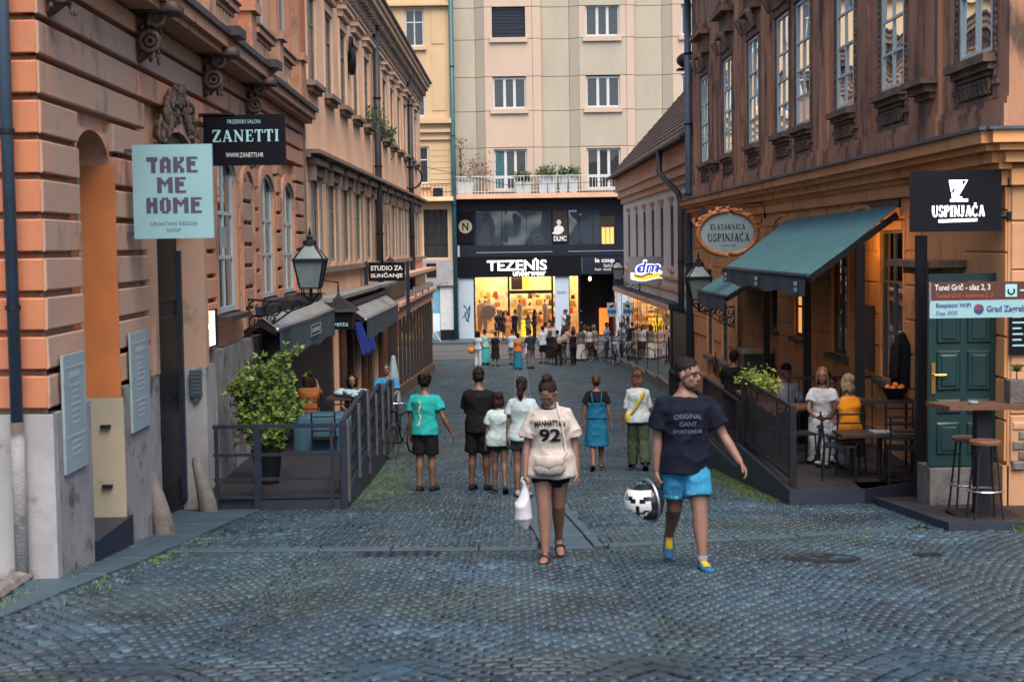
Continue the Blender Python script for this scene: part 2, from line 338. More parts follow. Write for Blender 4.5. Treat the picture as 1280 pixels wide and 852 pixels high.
def setts_far():
    m = bpy.data.materials.new('distant_setts'); m.use_nodes = True; nt = m.node_tree; N = nt.nodes; L = nt.links; b = N['Principled BSDF']; b.inputs['Roughness'].default_value = .6
    geo = N.new('ShaderNodeNewGeometry'); v = N.new('ShaderNodeTexVoronoi'); v.inputs['Scale'].default_value = 8.5; L.new(geo.outputs['Position'], v.inputs['Vector'])
    rp = N.new('ShaderNodeValToRGB'); e = rp.color_ramp.elements; e[0].color = (.026, .044, .052, 1); e[1].color = (.065, .085, .088, 1); L.new(v.outputs['Color'], rp.inputs[0])
    n = N.new('ShaderNodeTexNoise'); n.inputs['Scale'].default_value = .35; n.inputs['Detail'].default_value = 5; L.new(geo.outputs['Position'], n.inputs['Vector'])
    r = N.new('ShaderNodeMapRange'); r.inputs[1].default_value = .45; r.inputs[2].default_value = .68; L.new(n.outputs['Fac'], r.inputs[0])
    x = N.new('ShaderNodeMix'); x.data_type = 'RGBA'; L.new(r.outputs[0], x.inputs[0]); L.new(rp.outputs[0], x.inputs[6]); x.inputs[7].default_value = (.05, .066, .024, 1); L.new(x.outputs[2], b.inputs['Base Color']); return m
M['setts_far'] = setts_far()
_cl = {}
def cloth(c, rough=.85):
    k = tuple(round(x, 3) for x in c) + (rough,)
    if k not in _cl:
        d = tuple(x * .72 for x in c); _cl[k] = mat('cloth_%d' % len(_cl), c, d, scale=9, rough=rough, bump=.35, bscale=22, spec=.12)
    return _cl[k]
def glow(name, c, s):
    return mat(name, tuple(min(1, x) for x in c), rough=.6, emit=c, estr=s)

# ---------------------------------------------------------------- lettering
def text_mesh(txt, bold=0.0, shear=0.0, space=1.0):
    cu = bpy.data.curves.new('lettering', 'FONT'); cu.body = txt; cu.align_x = 'CENTER'; cu.align_y = 'CENTER'; cu.size = 1; cu.offset = bold; cu.shear = shear; cu.space_character = space; cu.resolution_u = 3
    o = bpy.data.objects.new('lettering', cu); me = bpy.data.meshes.new_from_object(o); bpy.data.objects.remove(o); bpy.data.curves.remove(cu)
    v = np.empty(len(me.vertices) * 3); me.vertices.foreach_get('co', v); v = v.reshape(-1, 3)
    mn = v.min(0); mx = v.max(0); v -= (mn + mx) / 2
    fs = [tuple(p.vertices) for p in me.polygons]; bpy.data.meshes.remove(me); return v, fs, mx - mn
def put_text(txt, c, right, up, width, height, m, parent, name='lettering', bold=0.0, off=.004, shear=0, space=1.0, fn=None):
    v, fs, sz = text_mesh(txt, bold, shear, space); right = Vector(right); up = Vector(up); nrm = right.cross(up); c = Vector(c)
    mb = MB()
    for x, y, _ in v:
        a = x / sz[0] * width; b = y / sz[1] * height
        mb.v.append(tuple(fn(a, b)) if fn else tuple(c + right * a + up * b + nrm * off))
    mb.f = fs; mb.m = [0] * len(fs)
    return mb.build(name, m, parent)
GL = {}
def _g(ch, w, *st): GL[ch] = (w, st)
# serif strokes: (x0,y0,x1,y1,thickness); 'arc' tuples: ('a',cx,cy,rx,ry,a0,a1,thickness)
_g('Z', .72, (.05, .96, .67, .96, .09), (.58, .95, .1, .05, .19), (.05, .04, .67, .04, .09), (.07, .96, .07, .74, .07), (.65, .04, .65, .27, .07))
_g('A', .84, (.40, 1, .14, .03, .08), (.40, .98, .68, .03, .18), (.22, .33, .56, .33, .08), (.02, .03, .27, .03, .06), (.52, .03, .82, .03, .06))
_g('N', .86, (.17, 0, .17, .97, .08), (.16, .95, .70, .04, .17), (.70, .02, .70, 1, .08), (.04, .03, .3, .03, .06), (.03, .97, .22, .97, .06), (.58, .97, .84, .97, .06))
_g('E', .70, (.2, 0, .2, 1, .18), (.06, .96, .62, .96, .07), (.06, .04, .64, .04, .07), (.2, .52, .48, .52, .07), (.60, .96, .60, .74, .07), (.62, .04, .62, .28, .07), (.48, .64, .48, .40, .06))
_g('T', .72, (.36, 0, .36, 1, .18), (.04, .96, .68, .96, .08), (.06, .96, .06, .72, .07), (.66, .96, .66, .72, .07), (.22, .03, .5, .03, .06))
_g('I', .42, (.21, 0, .21, 1, .18), (.05, .97, .37, .97, .06), (.05, .03, .37, .03, .06))
_g('L', .66, (.2, 0, .2, 1, .18), (.05, .97, .35, .97, .06), (.05, .04, .6, .04, .08), (.59, .04, .59, .3, .07))
_g('R', .80, (.2, 0, .2, 1, .18), (.05, .97, .3, .97, .06), (.05, .03, .36, .03, .06), ('a', .34, .74, .25, .23, -90, 90, .12), (.40, .5, .72, .03, .17), (.6, .03, .78, .03, .06), (.2, .51, .36, .51, .07), (.2, .97, .36, .97, .07))
_g('P', .72, (.2, 0, .2, 1, .18), (.05, .97, .3, .97, .06), (.05, .03, .36, .03, .06), ('a', .34, .73, .27, .24, -90, 90, .12), (.2, .49, .36, .49, .07), (.2, .97, .36, .97, .07))
_g('C', .78, ('a', .42, .5, .34, .46, 55, 305, .13), (.62, .93, .62, .7, .07), (.62, .07, .62, .28, .06))
_g('U', .84, (.18, 1, .18, .34, .17), ('a', .42, .34, .24, .31, 180, 360, .11), (.67, .34, .67, 1, .08), (.04, .97, .33, .97, .06), (.55, .97, .8, .97, .06))
_g('S', .64, ('a', .32, .74, .2, .23, 20, 250, .13), ('a', .32, .26, .22, .23, -160, 70, .14), (.52, .96, .52, .72, .06), (.1, .04, .1, .3, .06))
_g('J', .56, (.32, .26, .32, 1, .17), ('a', .2, .2, .14, .18, 180, 350, .11), (.16, .97, .48, .97, .06))
_g('\u010c', .78, ('a', .42, .5, .34, .46, 55, 305, .13), (.62, .93, .62, .7, .07), (.62, .07, .62, .28, .06), (.30, 1.22, .42, 1.08, .08), (.42, 1.08, .54, 1.22, .08))
_g(' ', .4)
def serif_text(txt, c, right, up, width, height, m, parent, name='lettering', off=.004, fat=1.0, track=.06):
    tot = sum(GL[ch][0] + track for ch in txt) - track; k = width / tot; right = Vector(right); up = Vector(up); n = right.cross(up); c = Vector(c); mb = MB(); x = -tot / 2
    def seg(x0, y0, x1, y1, t, o):
        dx, dy = (x1 - x0) * k, (y1 - y0) * height; l = math.hypot(dx, dy) or 1; px, py = -dy / l * t * height * fat / 2, dx / l * t * height * fat / 2
        X0, X1, Y0, Y1 = (x + x0) * k, (x + x1) * k, (y0 - .5) * height, (y1 - .5) * height
        mb.poly([c + right * a + up * b + n * o for a, b in ((X0 - px, Y0 - py), (X1 - px, Y1 - py), (X1 + px, Y1 + py), (X0 + px, Y0 + py))])
    for ch in txt:
        w, st = GL[ch]
        for q, t in enumerate(st):
            o = off + q * .0006
            if t[0] == 'a':
                _, cx, cy, rx, ry, a0, a1, th = t; N = 12
                for i in range(N):
                    u, v = R_(a0 + (a1 - a0) * i / N), R_(a0 + (a1 - a0) * (i + 1) / N)
                    seg(cx + rx * math.cos(u), cy + ry * math.sin(u), cx + rx * math.cos(v), cy + ry * math.sin(v), th, o + (i % 2) * .0003)
            else: seg(*t, o)
        x += w + track
    return mb.build(name, m, parent)
PX = {'T': ['11111', '11111', '00110', '00110', '00110', '00110', '00110'], 'A': ['01110', '11111', '11011', '11011', '11111', '11011', '11011'], 'K': ['11011', '11011', '11110', '11100', '11110', '11011', '11011'],
      'E': ['11111', '11000', '11110', '11110', '11000', '11000', '11111'], 'M': ['1100011', '1110111', '1111111', '1101011', '1100011', '1100011', '1100011'], 'H': ['11011', '11011', '11111', '11111', '11011', '11011', '11011'],
      'O': ['01110', '11011', '11011', '11011', '11011', '11011', '01110']}
def pixel_text(txt, c, right, up, px, m, parent, off=.004):
    right = Vector(right); up = Vector(up); n = right.cross(up); c = Vector(c); W = sum(len(PX[ch][0]) + 1 for ch in txt) - 1; x = -W / 2; mb = MB()
    for ch in txt:
        g = PX[ch]
        for r, row in enumerate(g):
            for q, b in enumerate(row):
                if b == '1':
                    X, Y = (x + q) * px, (3.5 - r) * px
                    mb.poly([c + right * (X + i * px) + up * (Y + j * px) + n * off for i, j in ((0, -1), (1, -1), (1, 0), (0, 0))])
        x += len(g[0]) + 1
    return mb.build('lettering', m, parent)
def board(mb, c, right, up, w, h, t):       # a flat board centred on c, thickness t behind its face
    right = Vector(right); up = Vector(up); n = right.cross(up); c = Vector(c)
    f = [c + right * a * w / 2 + up * b * h / 2 for a, b in ((-1, -1), (1, -1), (1, 1), (-1, 1))]
    return mb.prism([p - n * t for p in f], f)
RX, UZ = Vector((1, 0, 0)), Vector((0, 0, 1))     # right and up of a board that faces the camera side (-Y)

# ---------------------------------------------------------------- windows
def window(fr, a0, a1, z0, z1, parent, fm, pm, cols=2, rows=(0, .5, 1), w=-.14, fw=.06, t=.05, label=None, tilt=.004, mull=None):
    mull = mull or fw * .7
    mb = MB(); fr.box(mb, a0, a0 + fw, w - t, w, z0, z1); fr.box(mb, a1 - fw, a1, w - t, w, z0, z1); fr.box(mb, a0 + fw, a1 - fw, w - t, w - .002, z0, z0 + fw); fr.box(mb, a0 + fw, a1 - fw, w - t, w - .002, z1 - fw, z1)
    ia, ib = a0 + fw, a1 - fw; ja, jb = z0 + fw, z1 - fw
    av = [ia + (ib - ia) * k / cols for k in range(cols + 1)]; zv = [ja + (jb - ja) * r for r in rows]
    for a in av[1:-1]: fr.box(mb, a - mull / 2, a + mull / 2, w - t, w - .004, ja, jb)
    for i, z in enumerate(zv[1:-1]): fr.box(mb, ia, ib, w - t, w - .007, z - mull * .5, z + mull * .5)
    wo = mb.build('window', fm, parent)
    if label: wo['label'] = label
    for i in range(cols):
        for j in range(len(zv) - 1):
            q = [random.uniform(-tilt, tilt) for _ in range(3)]; d = w - t * .6
            p = MB(); p.poly([fr.P(av[i], d + q[0], zv[j]), fr.P(av[i + 1], d + q[1], zv[j]), fr.P(av[i + 1], d + q[1] + q[2], zv[j + 1]), fr.P(av[i], d + q[0] + q[2], zv[j + 1])])
            p.build('pane', pm, wo)
    return wo
# ================================================================ the setting
def interp(x, pts):
    if x <= pts[0][0]: return pts[0][1]
    for (a, b), (c, d) in zip(pts, pts[1:]):
        if x <= c: return b + (d - b) * (x - a) / (c - a)
    return pts[-1][1]
PAVE = [(4, -3.78), (10.6, -3.66), (12.4, -3.56), (14.1, -3.42), (15.3, -3.4), (17.3, -3.34), (19.3, -3.2)]
STRIP = [(-3.2, 14.75), (.5, 14.46), (1.85, 14.95), (2.83, 15.25), (3.6, 15.6), (4.6, 16.0)]
def dchan(Y): return interp(Y, [(14.6, .56), (18, .40), (24, .30), (32, .22), (68, .40), (74, .42)])
# ground sheet
ys = [-30, -15, -5] + [y * 1.0 for y in range(0, 92)] + [100, 130, 200]; xs = [-120, -40, -12, -4, 0, 6, 12, 40, 120]
mb = MB()
for y in ys:
    for x in xs: mb.v.append((x, y, gz(y) - .02))
nx = len(xs)
for j in range(len(ys) - 1):
    for i in range(nx - 1):
        mb.f.append((j * nx + i, j * nx + i + 1, (j + 1) * nx + i + 1, (j + 1) * nx + i)); mb.m.append(1 if ys[j] >= 73 else 0)
street = mb.build('cobbled_street', [M['dirt'], M['setts_far']], smooth=True); tag(street, kind='structure')
# granite setts laid in shallow arcs
def cam_px(p):
    v = cam.matrix_world.inverted() @ Vector(p); return 640 + 1900 * v.x / -v.z, 426 - 1900 * v.y / -v.z
S, SETTS = .108, []
rr = random.Random(3)
for b in range(-3, 5):
    xc = b * 1.42 + .1
    r = 0
    while True:
        y0 = 7.0 + r * S; r += 1
        if y0 > 73.4: break
        for k in range(13):
            x = xc - .71 + (k + .25 + .5 * (r % 2) + rr.uniform(-.06, .06)) * 1.42 / 13; dx = x - xc
            y = y0 + .34 * (1 - (dx / .71) ** 2) + rr.uniform(-.008, .008)
            if x < (interp(y, PAVE) if y < 19.3 else -9) or x > 5.7: continue
            if y > 19.2 and x < interp(y, [(19.2, -2.15), (31.8, -2.6), (31.9, -3.75)]): continue
            if y > 18.8 and x > interp(y, [(18.8, 3.46), (34, 3.5), (34.2, 5.2)]): continue
            if abs(y - interp(x, STRIP)) < .2 and x < 4.4: continue
            if y > 14.5 and abs(x - dchan(y)) < .31: continue
            if 14.02 < y < 14.38 and -1.5 < x < -.75: continue
            ang = math.atan2(-.68 * dx / .71 ** 2, 1.0) * .9 + rr.gauss(0, .05)
            SETTS.append((y, x, ang, rr.uniform(.044, .051), rr.uniform(.038, .045), rr.gauss(.004, .003), rr.gauss(0, .014), rr.gauss(0, .014), min(1, max(0, rr.gauss(.5, .23)))))
SETTS.sort()
def sett_verts(hx, hy):
    i = .011
    return [(-hx, -hy, -.02), (hx, -hy, -.02), (hx, hy, -.02), (-hx, hy, -.02), (-hx, -hy, .004), (hx, -hy, .004), (hx, hy, .004), (-hx, hy, .004),
            (-hx + i, -hy + i, .014), (hx - i, -hy + i, .014), (hx - i, hy - i, .014), (-hx + i, hy - i, .014)]
SF = [(0, 1, 5, 4), (1, 2, 6, 5), (2, 3, 7, 6), (3, 0, 4, 7), (4, 5, 9, 8), (5, 6, 10, 9), (6, 7, 11, 10), (7, 4, 8, 11), (8, 9, 10, 11)]
variants = []
for k in range(14):
    me = bpy.data.meshes.new('cobblestone'); hx, hy = rr.uniform(.045, .051), rr.uniform(.039, .045)
    me.from_pydata([(a + rr.uniform(-.003, .003), b + rr.uniform(-.003, .003), c) for a, b, c in sett_verts(hx, hy)], [], SF)
    at = me.attributes.new('tone', 'FLOAT', 'FACE'); tn = min(1, max(0, rr.gauss(.5, .24))); at.data.foreach_set('value', [tn] * len(SF)); me.materials.append(M['setts']); me.update(); variants.append(me)
slope = .085
single, rest = 0, []
for s in SETTS:
    y, x, ang, hx, hy, dz, tx, ty, tn = s
    if single < 300:
        px, py = cam_px((x, y, gz(y)))
        if 4 < px < 1276 and py < 846:
            o = bpy.data.objects.new('cobblestone', variants[rr.randrange(14)]); COL.objects.link(o); o.parent = street
            o.location = (x, y, gz(y) + dz); o.rotation_euler = (tx - slope, ty, ang); single += 1; continue
    rest.append(s)
V = np.zeros((len(rest), 12, 3)); tones = np.zeros((len(rest), 9))
for i, (y, x, ang, hx, hy, dz, tx, ty, tn) in enumerate(rest):
    c, s_ = math.cos(ang), math.sin(ang); v = np.array(sett_verts(hx, hy)); X = v[:, 0] * c - v[:, 1] * s_; Yv = v[:, 0] * s_ + v[:, 1] * c
    sl = -(hgt(y + .1) - hgt(y)) / .1
    V[i, :, 0] = x + X; V[i, :, 1] = y + Yv; V[i, :, 2] = gz(y) + dz + v[:, 2] + Yv * (sl + tx) + X * ty; tones[i] = tn
me = bpy.data.meshes.new('cobblestones'); n = len(rest); me.vertices.add(n * 12); me.vertices.foreach_set('co', V.ravel())
F = (np.array(SF)[None] + 12 * np.arange(n)[:, None, None]).ravel(); me.loops.add(len(F)); me.loops.foreach_set('vertex_index', F.astype(np.int32)); me.polygons.add(n * 9)
me.polygons.foreach_set('loop_start', np.arange(0, n * 36, 4, dtype=np.int32)); me.update(calc_edges=True)
at = me.attributes.new('tone', 'FLOAT', 'FACE'); at.data.foreach_set('value', tones.ravel())
tag(link('cobblestones', me, M['setts'], street), kind='stuff')

# stone strip across the street and pavement slabs on the left
pav = thing('pavement', None, None, (-3.5, 12, gz(12))); tag(pav, kind='structure')
def slab(parent, pts, name='paving_slab', h=.03, m='slab', dz=0.0):
    i = .012; cx = sum(p[0] for p in pts) / len(pts); cy = sum(p[1] for p in pts) / len(pts)
    def sh(p, k): return (p[0] + (cx - p[0]) * k, p[1] + (cy - p[1]) * k)
    mb = MB(); q = rr.uniform(-.004, .004)
    a = [(p[0], p[1], gz(p[1]) - .02) for p in pts]; b = [(p[0], p[1], gz(p[1]) + h + q - .008 + dz) for p in pts]; c = [(*sh(p, .025), gz(p[1]) + h + q + dz) for p in pts]
    n = len(pts); o = 0; mb.v = a + b + c
    for l in (0, n):
        for k in range(n): j = (k + 1) % n; mb.f.append((l + k, l + j, l + n + j, l + n + k))
    mb.f.append(tuple(range(2 * n, 3 * n))); mb.m = [0] * len(mb.f)
    return mb.build(name, M[m], parent)
py_ = [6.2, 7.4, 8.5, 9.6, 10.7, 11.8, 12.9, 14.0, 15.0, 16.1, 17.3, 18.3, 19.28]
for a, b in zip(py_, py_[1:]):
    e0, e1 = interp(a, PAVE), interp(b, PAVE); g = .012
    m0, m1 = (-4.2 + e0) / 2 + .1, (-4.2 + e1) / 2 + .1
    if b > 13.5:
        slab(pav, [(-4.6, a + g), (m0 - g, a + g), (m1 - g, b - g), (-4.6, b - g)]); slab(pav, [(m0, a + g), (e0, a + g), (e1, b - g), (m1, b - g)])
    else: slab(pav, [(-4.6, a + g), (e0, a + g), (e1, b - g), (-4.6, b - g)])
sx = [-3.4, -2.6, -1.9, -1.2, -.35, .22]; 
def strip_piece(x0, x1):
    y0, y1 = interp(x0, STRIP), interp(x1, STRIP); slab(street, [(x0 + .006, y0 - .125), (x1 - .006, y1 - .125), (x1 - .006, y1 + .125), (x0 + .006, y0 + .125)], 'strip_stone', .022)
for a, b in zip(sx, sx[1:]): strip_piece(a, b)
sx = [.9, 1.5, 2.2, 2.85, 3.5, 4.1]
for a, b in zip(sx, sx[1:]): strip_piece(a, b)
# the drain channel running down the middle
yy = 14.55
while yy < 73:
    st = 1.1 if yy < 30 else 3.0; y1 = min(yy + st, 73.2); c0, c1 = dchan(yy), dchan(y1)
    slab(street, [(c0 - .2, yy + .008), (c0 + .2, yy + .008), (c1 + .2, y1 - .008), (c1 - .2, y1 - .008)], 'channel_slab', .008)
    for s_ in (-1, 1):
        slab(street, [(c0 + s_ * .25 - .045, yy + .006), (c0 + s_ * .25 + .045, yy + .006), (c1 + s_ * .25 + .045, y1 - .006), (c1 + s_ * .25 - .045, y1 - .006)], 'channel_edge', .03)
    yy = y1
# covers let into the setts
mb = MB(); mb.box(-1.5, -.76, 14.04, 14.36, gz(14.36) - .02, gz(14.2) + .012); cv = mb.build('drain_cover', M['dgrey'], None, (-1.13, 14.2, gz(14.2))); cv.parent = None
tag(cv, 'flat rectangular grey drain cover let into the cobbles', 'drain cover'); cv.rotation_euler.x = 0
for k in range(6):
    b = MB(); x = -1.42 + k * .115; b.box(x, x + .05, 14.09, 14.31, gz(14.2) + .012, gz(14.2) + .018); b.build('slot', M['black'], cv)
for x, y, r, lb in ((2.72, 13.35, .34, 'large round dark manhole cover in the cobbles'), (3.7, 13.5, .13, 'small round metal cap in the cobbles right of the manhole')):
    mb = MB(); zc = gz(y) + .022
    mb.v = []; prof = [(r, -.05), (r, 0), (r * .93, .004), (r * .9, -.003), (0.02, -.003)]; mb.lathe((x, y, zc), prof, 28)
    mb.v = [(a, b, c - (b - y) * .085) for a, b, c in mb.v]
    o = mb.build('manhole_cover', M['iron'], None, (x, y, zc)); tag(o, lb, 'manhole')

# weeds in the joints and along the terraces
wb = MB()
def tuft(x, y, n, h):
    for _ in range(n):
        a = rr.uniform(0, 6.28); X, Y_ = x + rr.gauss(0, .03), y + rr.gauss(0, .03); hh = h * rr.uniform(.4, 1.2); w = .007; z = gz(Y_)
        ex, ey = math.cos(a) * hh * .8, math.sin(a) * hh * .8
        wb.poly([(X - w, Y_, z), (X + w, Y_ + w, z), (X + ex, Y_ + ey, z + hh)])
for _ in range(1700):
    y = rr.triangular(19.4, 36, 22); e = interp(y, [(19.2, -2.1), (31.8, -2.55)]); tuft(e + abs(rr.gauss(0, .34)) + .02, y, 7, .028)
for _ in range(900):
    y = rr.uniform(19.2, 30); tuft(interp(y, [(18.8, 3.42), (34, 3.45)]) - abs(rr.gauss(0, .2)) - .02, y, 7, .04)
for _ in range(110):
    y = rr.choice([rr.gauss(12.6, .5), rr.gauss(14.2, .25), rr.gauss(15.6, .6)]); tuft(interp(y, PAVE) + abs(rr.gauss(0, .12)) + .03, y, 6, .03)
for _ in range(900): tuft(rr.uniform(-2.6, 4.4), rr.triangular(8, 20, 10), 4, .018)
for _ in range(500): tuft(rr.uniform(1.6, 4.3), rr.gauss(15.1, .45), 4, .02)
for _ in range(90): tuft(rr.uniform(3.2, 5.2), rr.uniform(14.6, 15.4), 5, .03)
for _ in range(60): tuft(rr.gauss(-3.85, .05), rr.uniform(10.8, 13.4), 6, .05)
for _ in range(16): tuft(rr.gauss(5.25, .08), rr.gauss(15.42, .05), 8, .1)
w_ = wb.build('weeds', M['grass']); tag(w_, 'green weeds growing between the cobbles', 'weeds', kind='stuff')

# the cross street below: asphalt, tram rails, pavements
mb = MB(); mb.box(-60, 60, 76.0, 86.4, gz(80) - .3, gz(80) + .004); tag(mb.build('road', M['asphalt']), kind='structure')
for y in (78.2, 79.6, 82.4, 83.8):
    mb = MB(); mb.box(-60, 60, y, y + .07, gz(80) - .05, gz(80) + .012); tag(mb.build('tram_rail', M['chrome']), kind='structure')
mb = MB(); mb.box(-60, 60, 86.4, 90.5, gz(80) - .3, gz(80) + .13); tag(mb.build('far_pavement', M['slab']), kind='structure')
mb = MB(); mb.box(-60, 60, 74.6, 76.0, gz(80) - .3, gz(80) + .03); tag(mb.build('near_kerb_pavement', M['slab']), kind='structure')
# ================================================================ left: salmon corner house
FB1 = Fr((-3.92 + .0142 * 12.85, 0, 0), (-.0142, 1, 0), (1, 0, 0))
Y0, Y1 = 12.7, 31.0; XC = -3.92
b1 = thing('corner_house', 'salmon stucco corner house with banded stonework, at the left edge', 'building', (-3.92, 12.7, gz(12.7)))
NICHE = (13.85, 15.1, 2.7, 6.75); GATE = (16.75, 19.5, 2.2, 7.0)
GW = [(20.85, 22.4, 4.72, 6.95), (24.85, 26.4, 4.8, 6.85), (27.55, 29.1, 4.8, 6.82)]
UW = [(13.9, 15.2), (17.4, 18.7), (20.9, 22.2), (24.5, 25.95), (27.2, 28.7)]
ops = [(*NICHE, .32), (*GATE, .3)] + [(*g, .25) for g in GW] + [(a, b, 9.15, 11.7, .2) for a, b in UW]
FB1W = Fr(FB1.O + Vector((-.06, 0, 0)), FB1.A, FB1.N); mb = MB(); FB1W.wall(mb, Y0, Y1, 0, 8.13, [o for o in ops if o[2] < 8]); FB1.wall(mb, Y0, Y1, 8.13, 12.8, [o for o in ops if o[2] > 8]); FB1.arch(mb, NICHE[0], NICHE[1], 6.42, 6.75, -.32, -.001); FB1.arch(mb, GATE[0], GATE[1], 6.0, 7.0, -.3, -.001)
for g in GW: FB1.arch(mb, g[0], g[1], g[3] - .35, g[3], -.25, -.001, 8)
mb.build('wall', M['salmon'], b1)
mb = MB(); mb.poly([(XC, Y0 + .06, 0), (XC - 9, Y0 + .06, 0), (XC - 9, Y0 + .06, 12.8), (XC, Y0 + .06, 12.8)]); mb.build('end_wall', M['salmon'], b1); mb = MB(); mb.poly([(XC - .25, Y1, 8), (XC - 9, Y1, 8), (XC - 9, Y1, 12.8), (XC - .25, Y1, 12.8)])
mb.build('rear_wall', M['salmon'], b1)
mb = MB(); mb.box(XC - 9, XC + .45, Y0 - .5, Y1, 12.7, 13.0); mb.build('roof_cornice', M['salmon'], b1)
# banded courses, each block on its own
zs = [4.30 + .327 * k for k in range(12)]
holes = [(NICHE[0] - .02, NICHE[1] + .02, 0, 6.78), (GATE[0] - .22, GATE[1] + .22, 0, 7.0)] + [(g[0] - .24, g[1] + .24, g[2] - .3, g[3] + .22) for g in GW] + [(22.75, 24.15, 4.3, 6.95)]
holes[1] = (GATE[0] - .22, GATE[1] + .22, 0, 7.2)
FE1 = Fr((XC, Y0, 0), (-1, 0, 0), (0, -1, 0))
def free(a0, a1, z0, z1, hs):
    iv = [(a0, a1)]
    for h in hs:
        if h[2] < z1 - .02 and h[3] > z0 + .02:
            n = []
            for p, q in iv:
                if h[0] > p: n.append((p, min(q, h[0])))
                if h[1] < q: n.append((max(p, h[1]), q))
                if h[1] <= p or h[0] >= q:
                    pass
            iv = [(p, q) for p, q in n if q - p > .05] if not all(h[1] <= p or h[0] >= q for p, q in iv) else iv
    return iv
for k, z in enumerate(zs):
    zt = z + .327 - .055 if k < 11 else 8.1
    for p, q in free(Y0 - .025, Y1 - .35, z, zt, holes):
        n = max(1, int((q - p) / 3.2)) if z > 6.9 else 1
        for i in range(n):
            a, b = p + (q - p) * i / n, p + (q - p) * (i + 1) / n
            mb = MB(); FB1.block(mb, a, b - (.002 if i < n - 1 else 0), -.08, .045, z, zt, .012)
            mb.build('stone_block', M['salmon_grey'] if (b < 17 and z < 7.6 and rr.random() < .9) or rr.random() < .25 else M['salmon'], b1)
    mb = MB(); FE1.block(mb, -.03, 3.2, -.06, .04, z, zt, .012); mb.build('stone_block', M['orange_face'], b1)
# plinth
def pl(a0, a1, m, z1=4.25, w=.07, cap=True):
    mb = MB(); P = FB1.P
    mb.quad8([P(a0, -.05, gz(a0) - .3), P(a1, -.05, gz(a1) - .3), P(a1, w, gz(a1) - .3), P(a0, w, gz(a0) - .3), P(a0, -.05, z1), P(a1, -.05, z1), P(a1, w, z1), P(a0, w, z1)])
    o = mb.build('plinth', M[m], b1)
pl(Y0 - .02, NICHE[0], 'plinth'); pl(NICHE[1], GATE[0], 'plinth'); pl(GATE[1], 20.25, 'plinth_s', 4.1, .05); pl(20.25, Y1 - .02, 'plinth')
mb = MB(); FE1.box(mb, -.08, 4, -.05, .07, 1.5, 4.25); mb.build('plinth', M['plinth_s'], b1)
mb = MB(); P = FB1.P        # splash of bare stone at the foot
# niche: reveal painted in two halves, door, step
mb = MB(); FB1.box(mb, NICHE[1] - .012, NICHE[1] + .02, -.32, .046, 4.15, 6.45); mb.build('reveal_upper', M['niche'], b1)
mb = MB(); FB1.box(mb, NICHE[1] - .012, NICHE[1] + .02, -.32, .068, 2.9, 4.148); mb.build('reveal_lower', M['beige'], b1)
mb = MB(); FB1.box(mb, NICHE[0], NICHE[1] - .012, -.4, -.30, 2.95, 6.7); d = mb.build('niche_door', M['bluewhite'], b1)
for z0, z1 in ((3.1, 4.2), (4.35, 5.4), (5.55, 6.35)):
    mb = MB(); FB1.box(mb, NICHE[0] + .12, NICHE[1] - .15, -.30, -.285, z0, z1); mb.build('pane', M['pane_d'], d)
mb = MB(); FB1.box(mb, NICHE[0] - .02, NICHE[1] + .12, -.35, .1, 2.2, 2.95); mb.build('doorstep', M['navy'], b1)
for z in (3.25, 3.85):
    mb = MB(); FB1.box(mb, NICHE[1] - .06, NICHE[1] - .012, -.16, -.06, z, z + .03); mb.build('hook', M['iron'], b1)
# gate: leaf, tympanum, pale edge, moulded frame
mb = MB(); FB1.box(mb, GATE[0], GATE[1], -.36, -.26, 2.2, 6.0); g_ = mb.build('gate_leaf', M['black'], b1)
for y in (16.9, 18.2):
    for z0, z1 in ((2.7, 3.6), (3.75, 4.8), (4.95, 5.85)):
        mb = MB(); FB1.block(mb, y, y + 1.1, -.27, -.235, z0, z1, .03); mb.build('panel', M['black'], g_)
mb = MB(); FB1.box(mb, GATE[1] - .02, GATE[1] + .03, -.3, .09, 4.1, 6.05); mb.build('reveal_upper', M['salmon_grey'], b1); mb = MB(); FB1.box(mb, GATE[1] - .02, GATE[1] + .03, -.3, .075, 2.0, 4.098); mb.build('reveal_lower', M['plinth_s'], b1)
mb = MB(); FB1.box(mb, GATE[1] - .12, GATE[1] - .02, -.26, -.2, 2.4, 5.6); mb.build('gate_edge', M['dgrey'], b1)
mb = MB(); FB1.box(mb, GATE[0], GATE[1], -.24, -.12, 6.0, 7.0); mb.build('tympanum', M['salmon_grey'], b1)
mb = MB(); FB1.archband(mb, GATE[0], GATE[1], 6.0, 7.0, -.05, .09, .16); FB1.box(mb, GATE[0] - .18, GATE[0], -.05, .085, 4.25, 6.0); FB1.box(mb, GATE[1], GATE[1] + .18, -.05, .085, 4.1, 6.0); mb.build('gate_surround', M['salmon_grey'], b1)
mb = MB(); FB1.archband(mb, GATE[0] + .14, GATE[1] - .14, 6.0, 6.86, -.13, .02, .1); mb.build('inner_arch', M['carved'], b1)
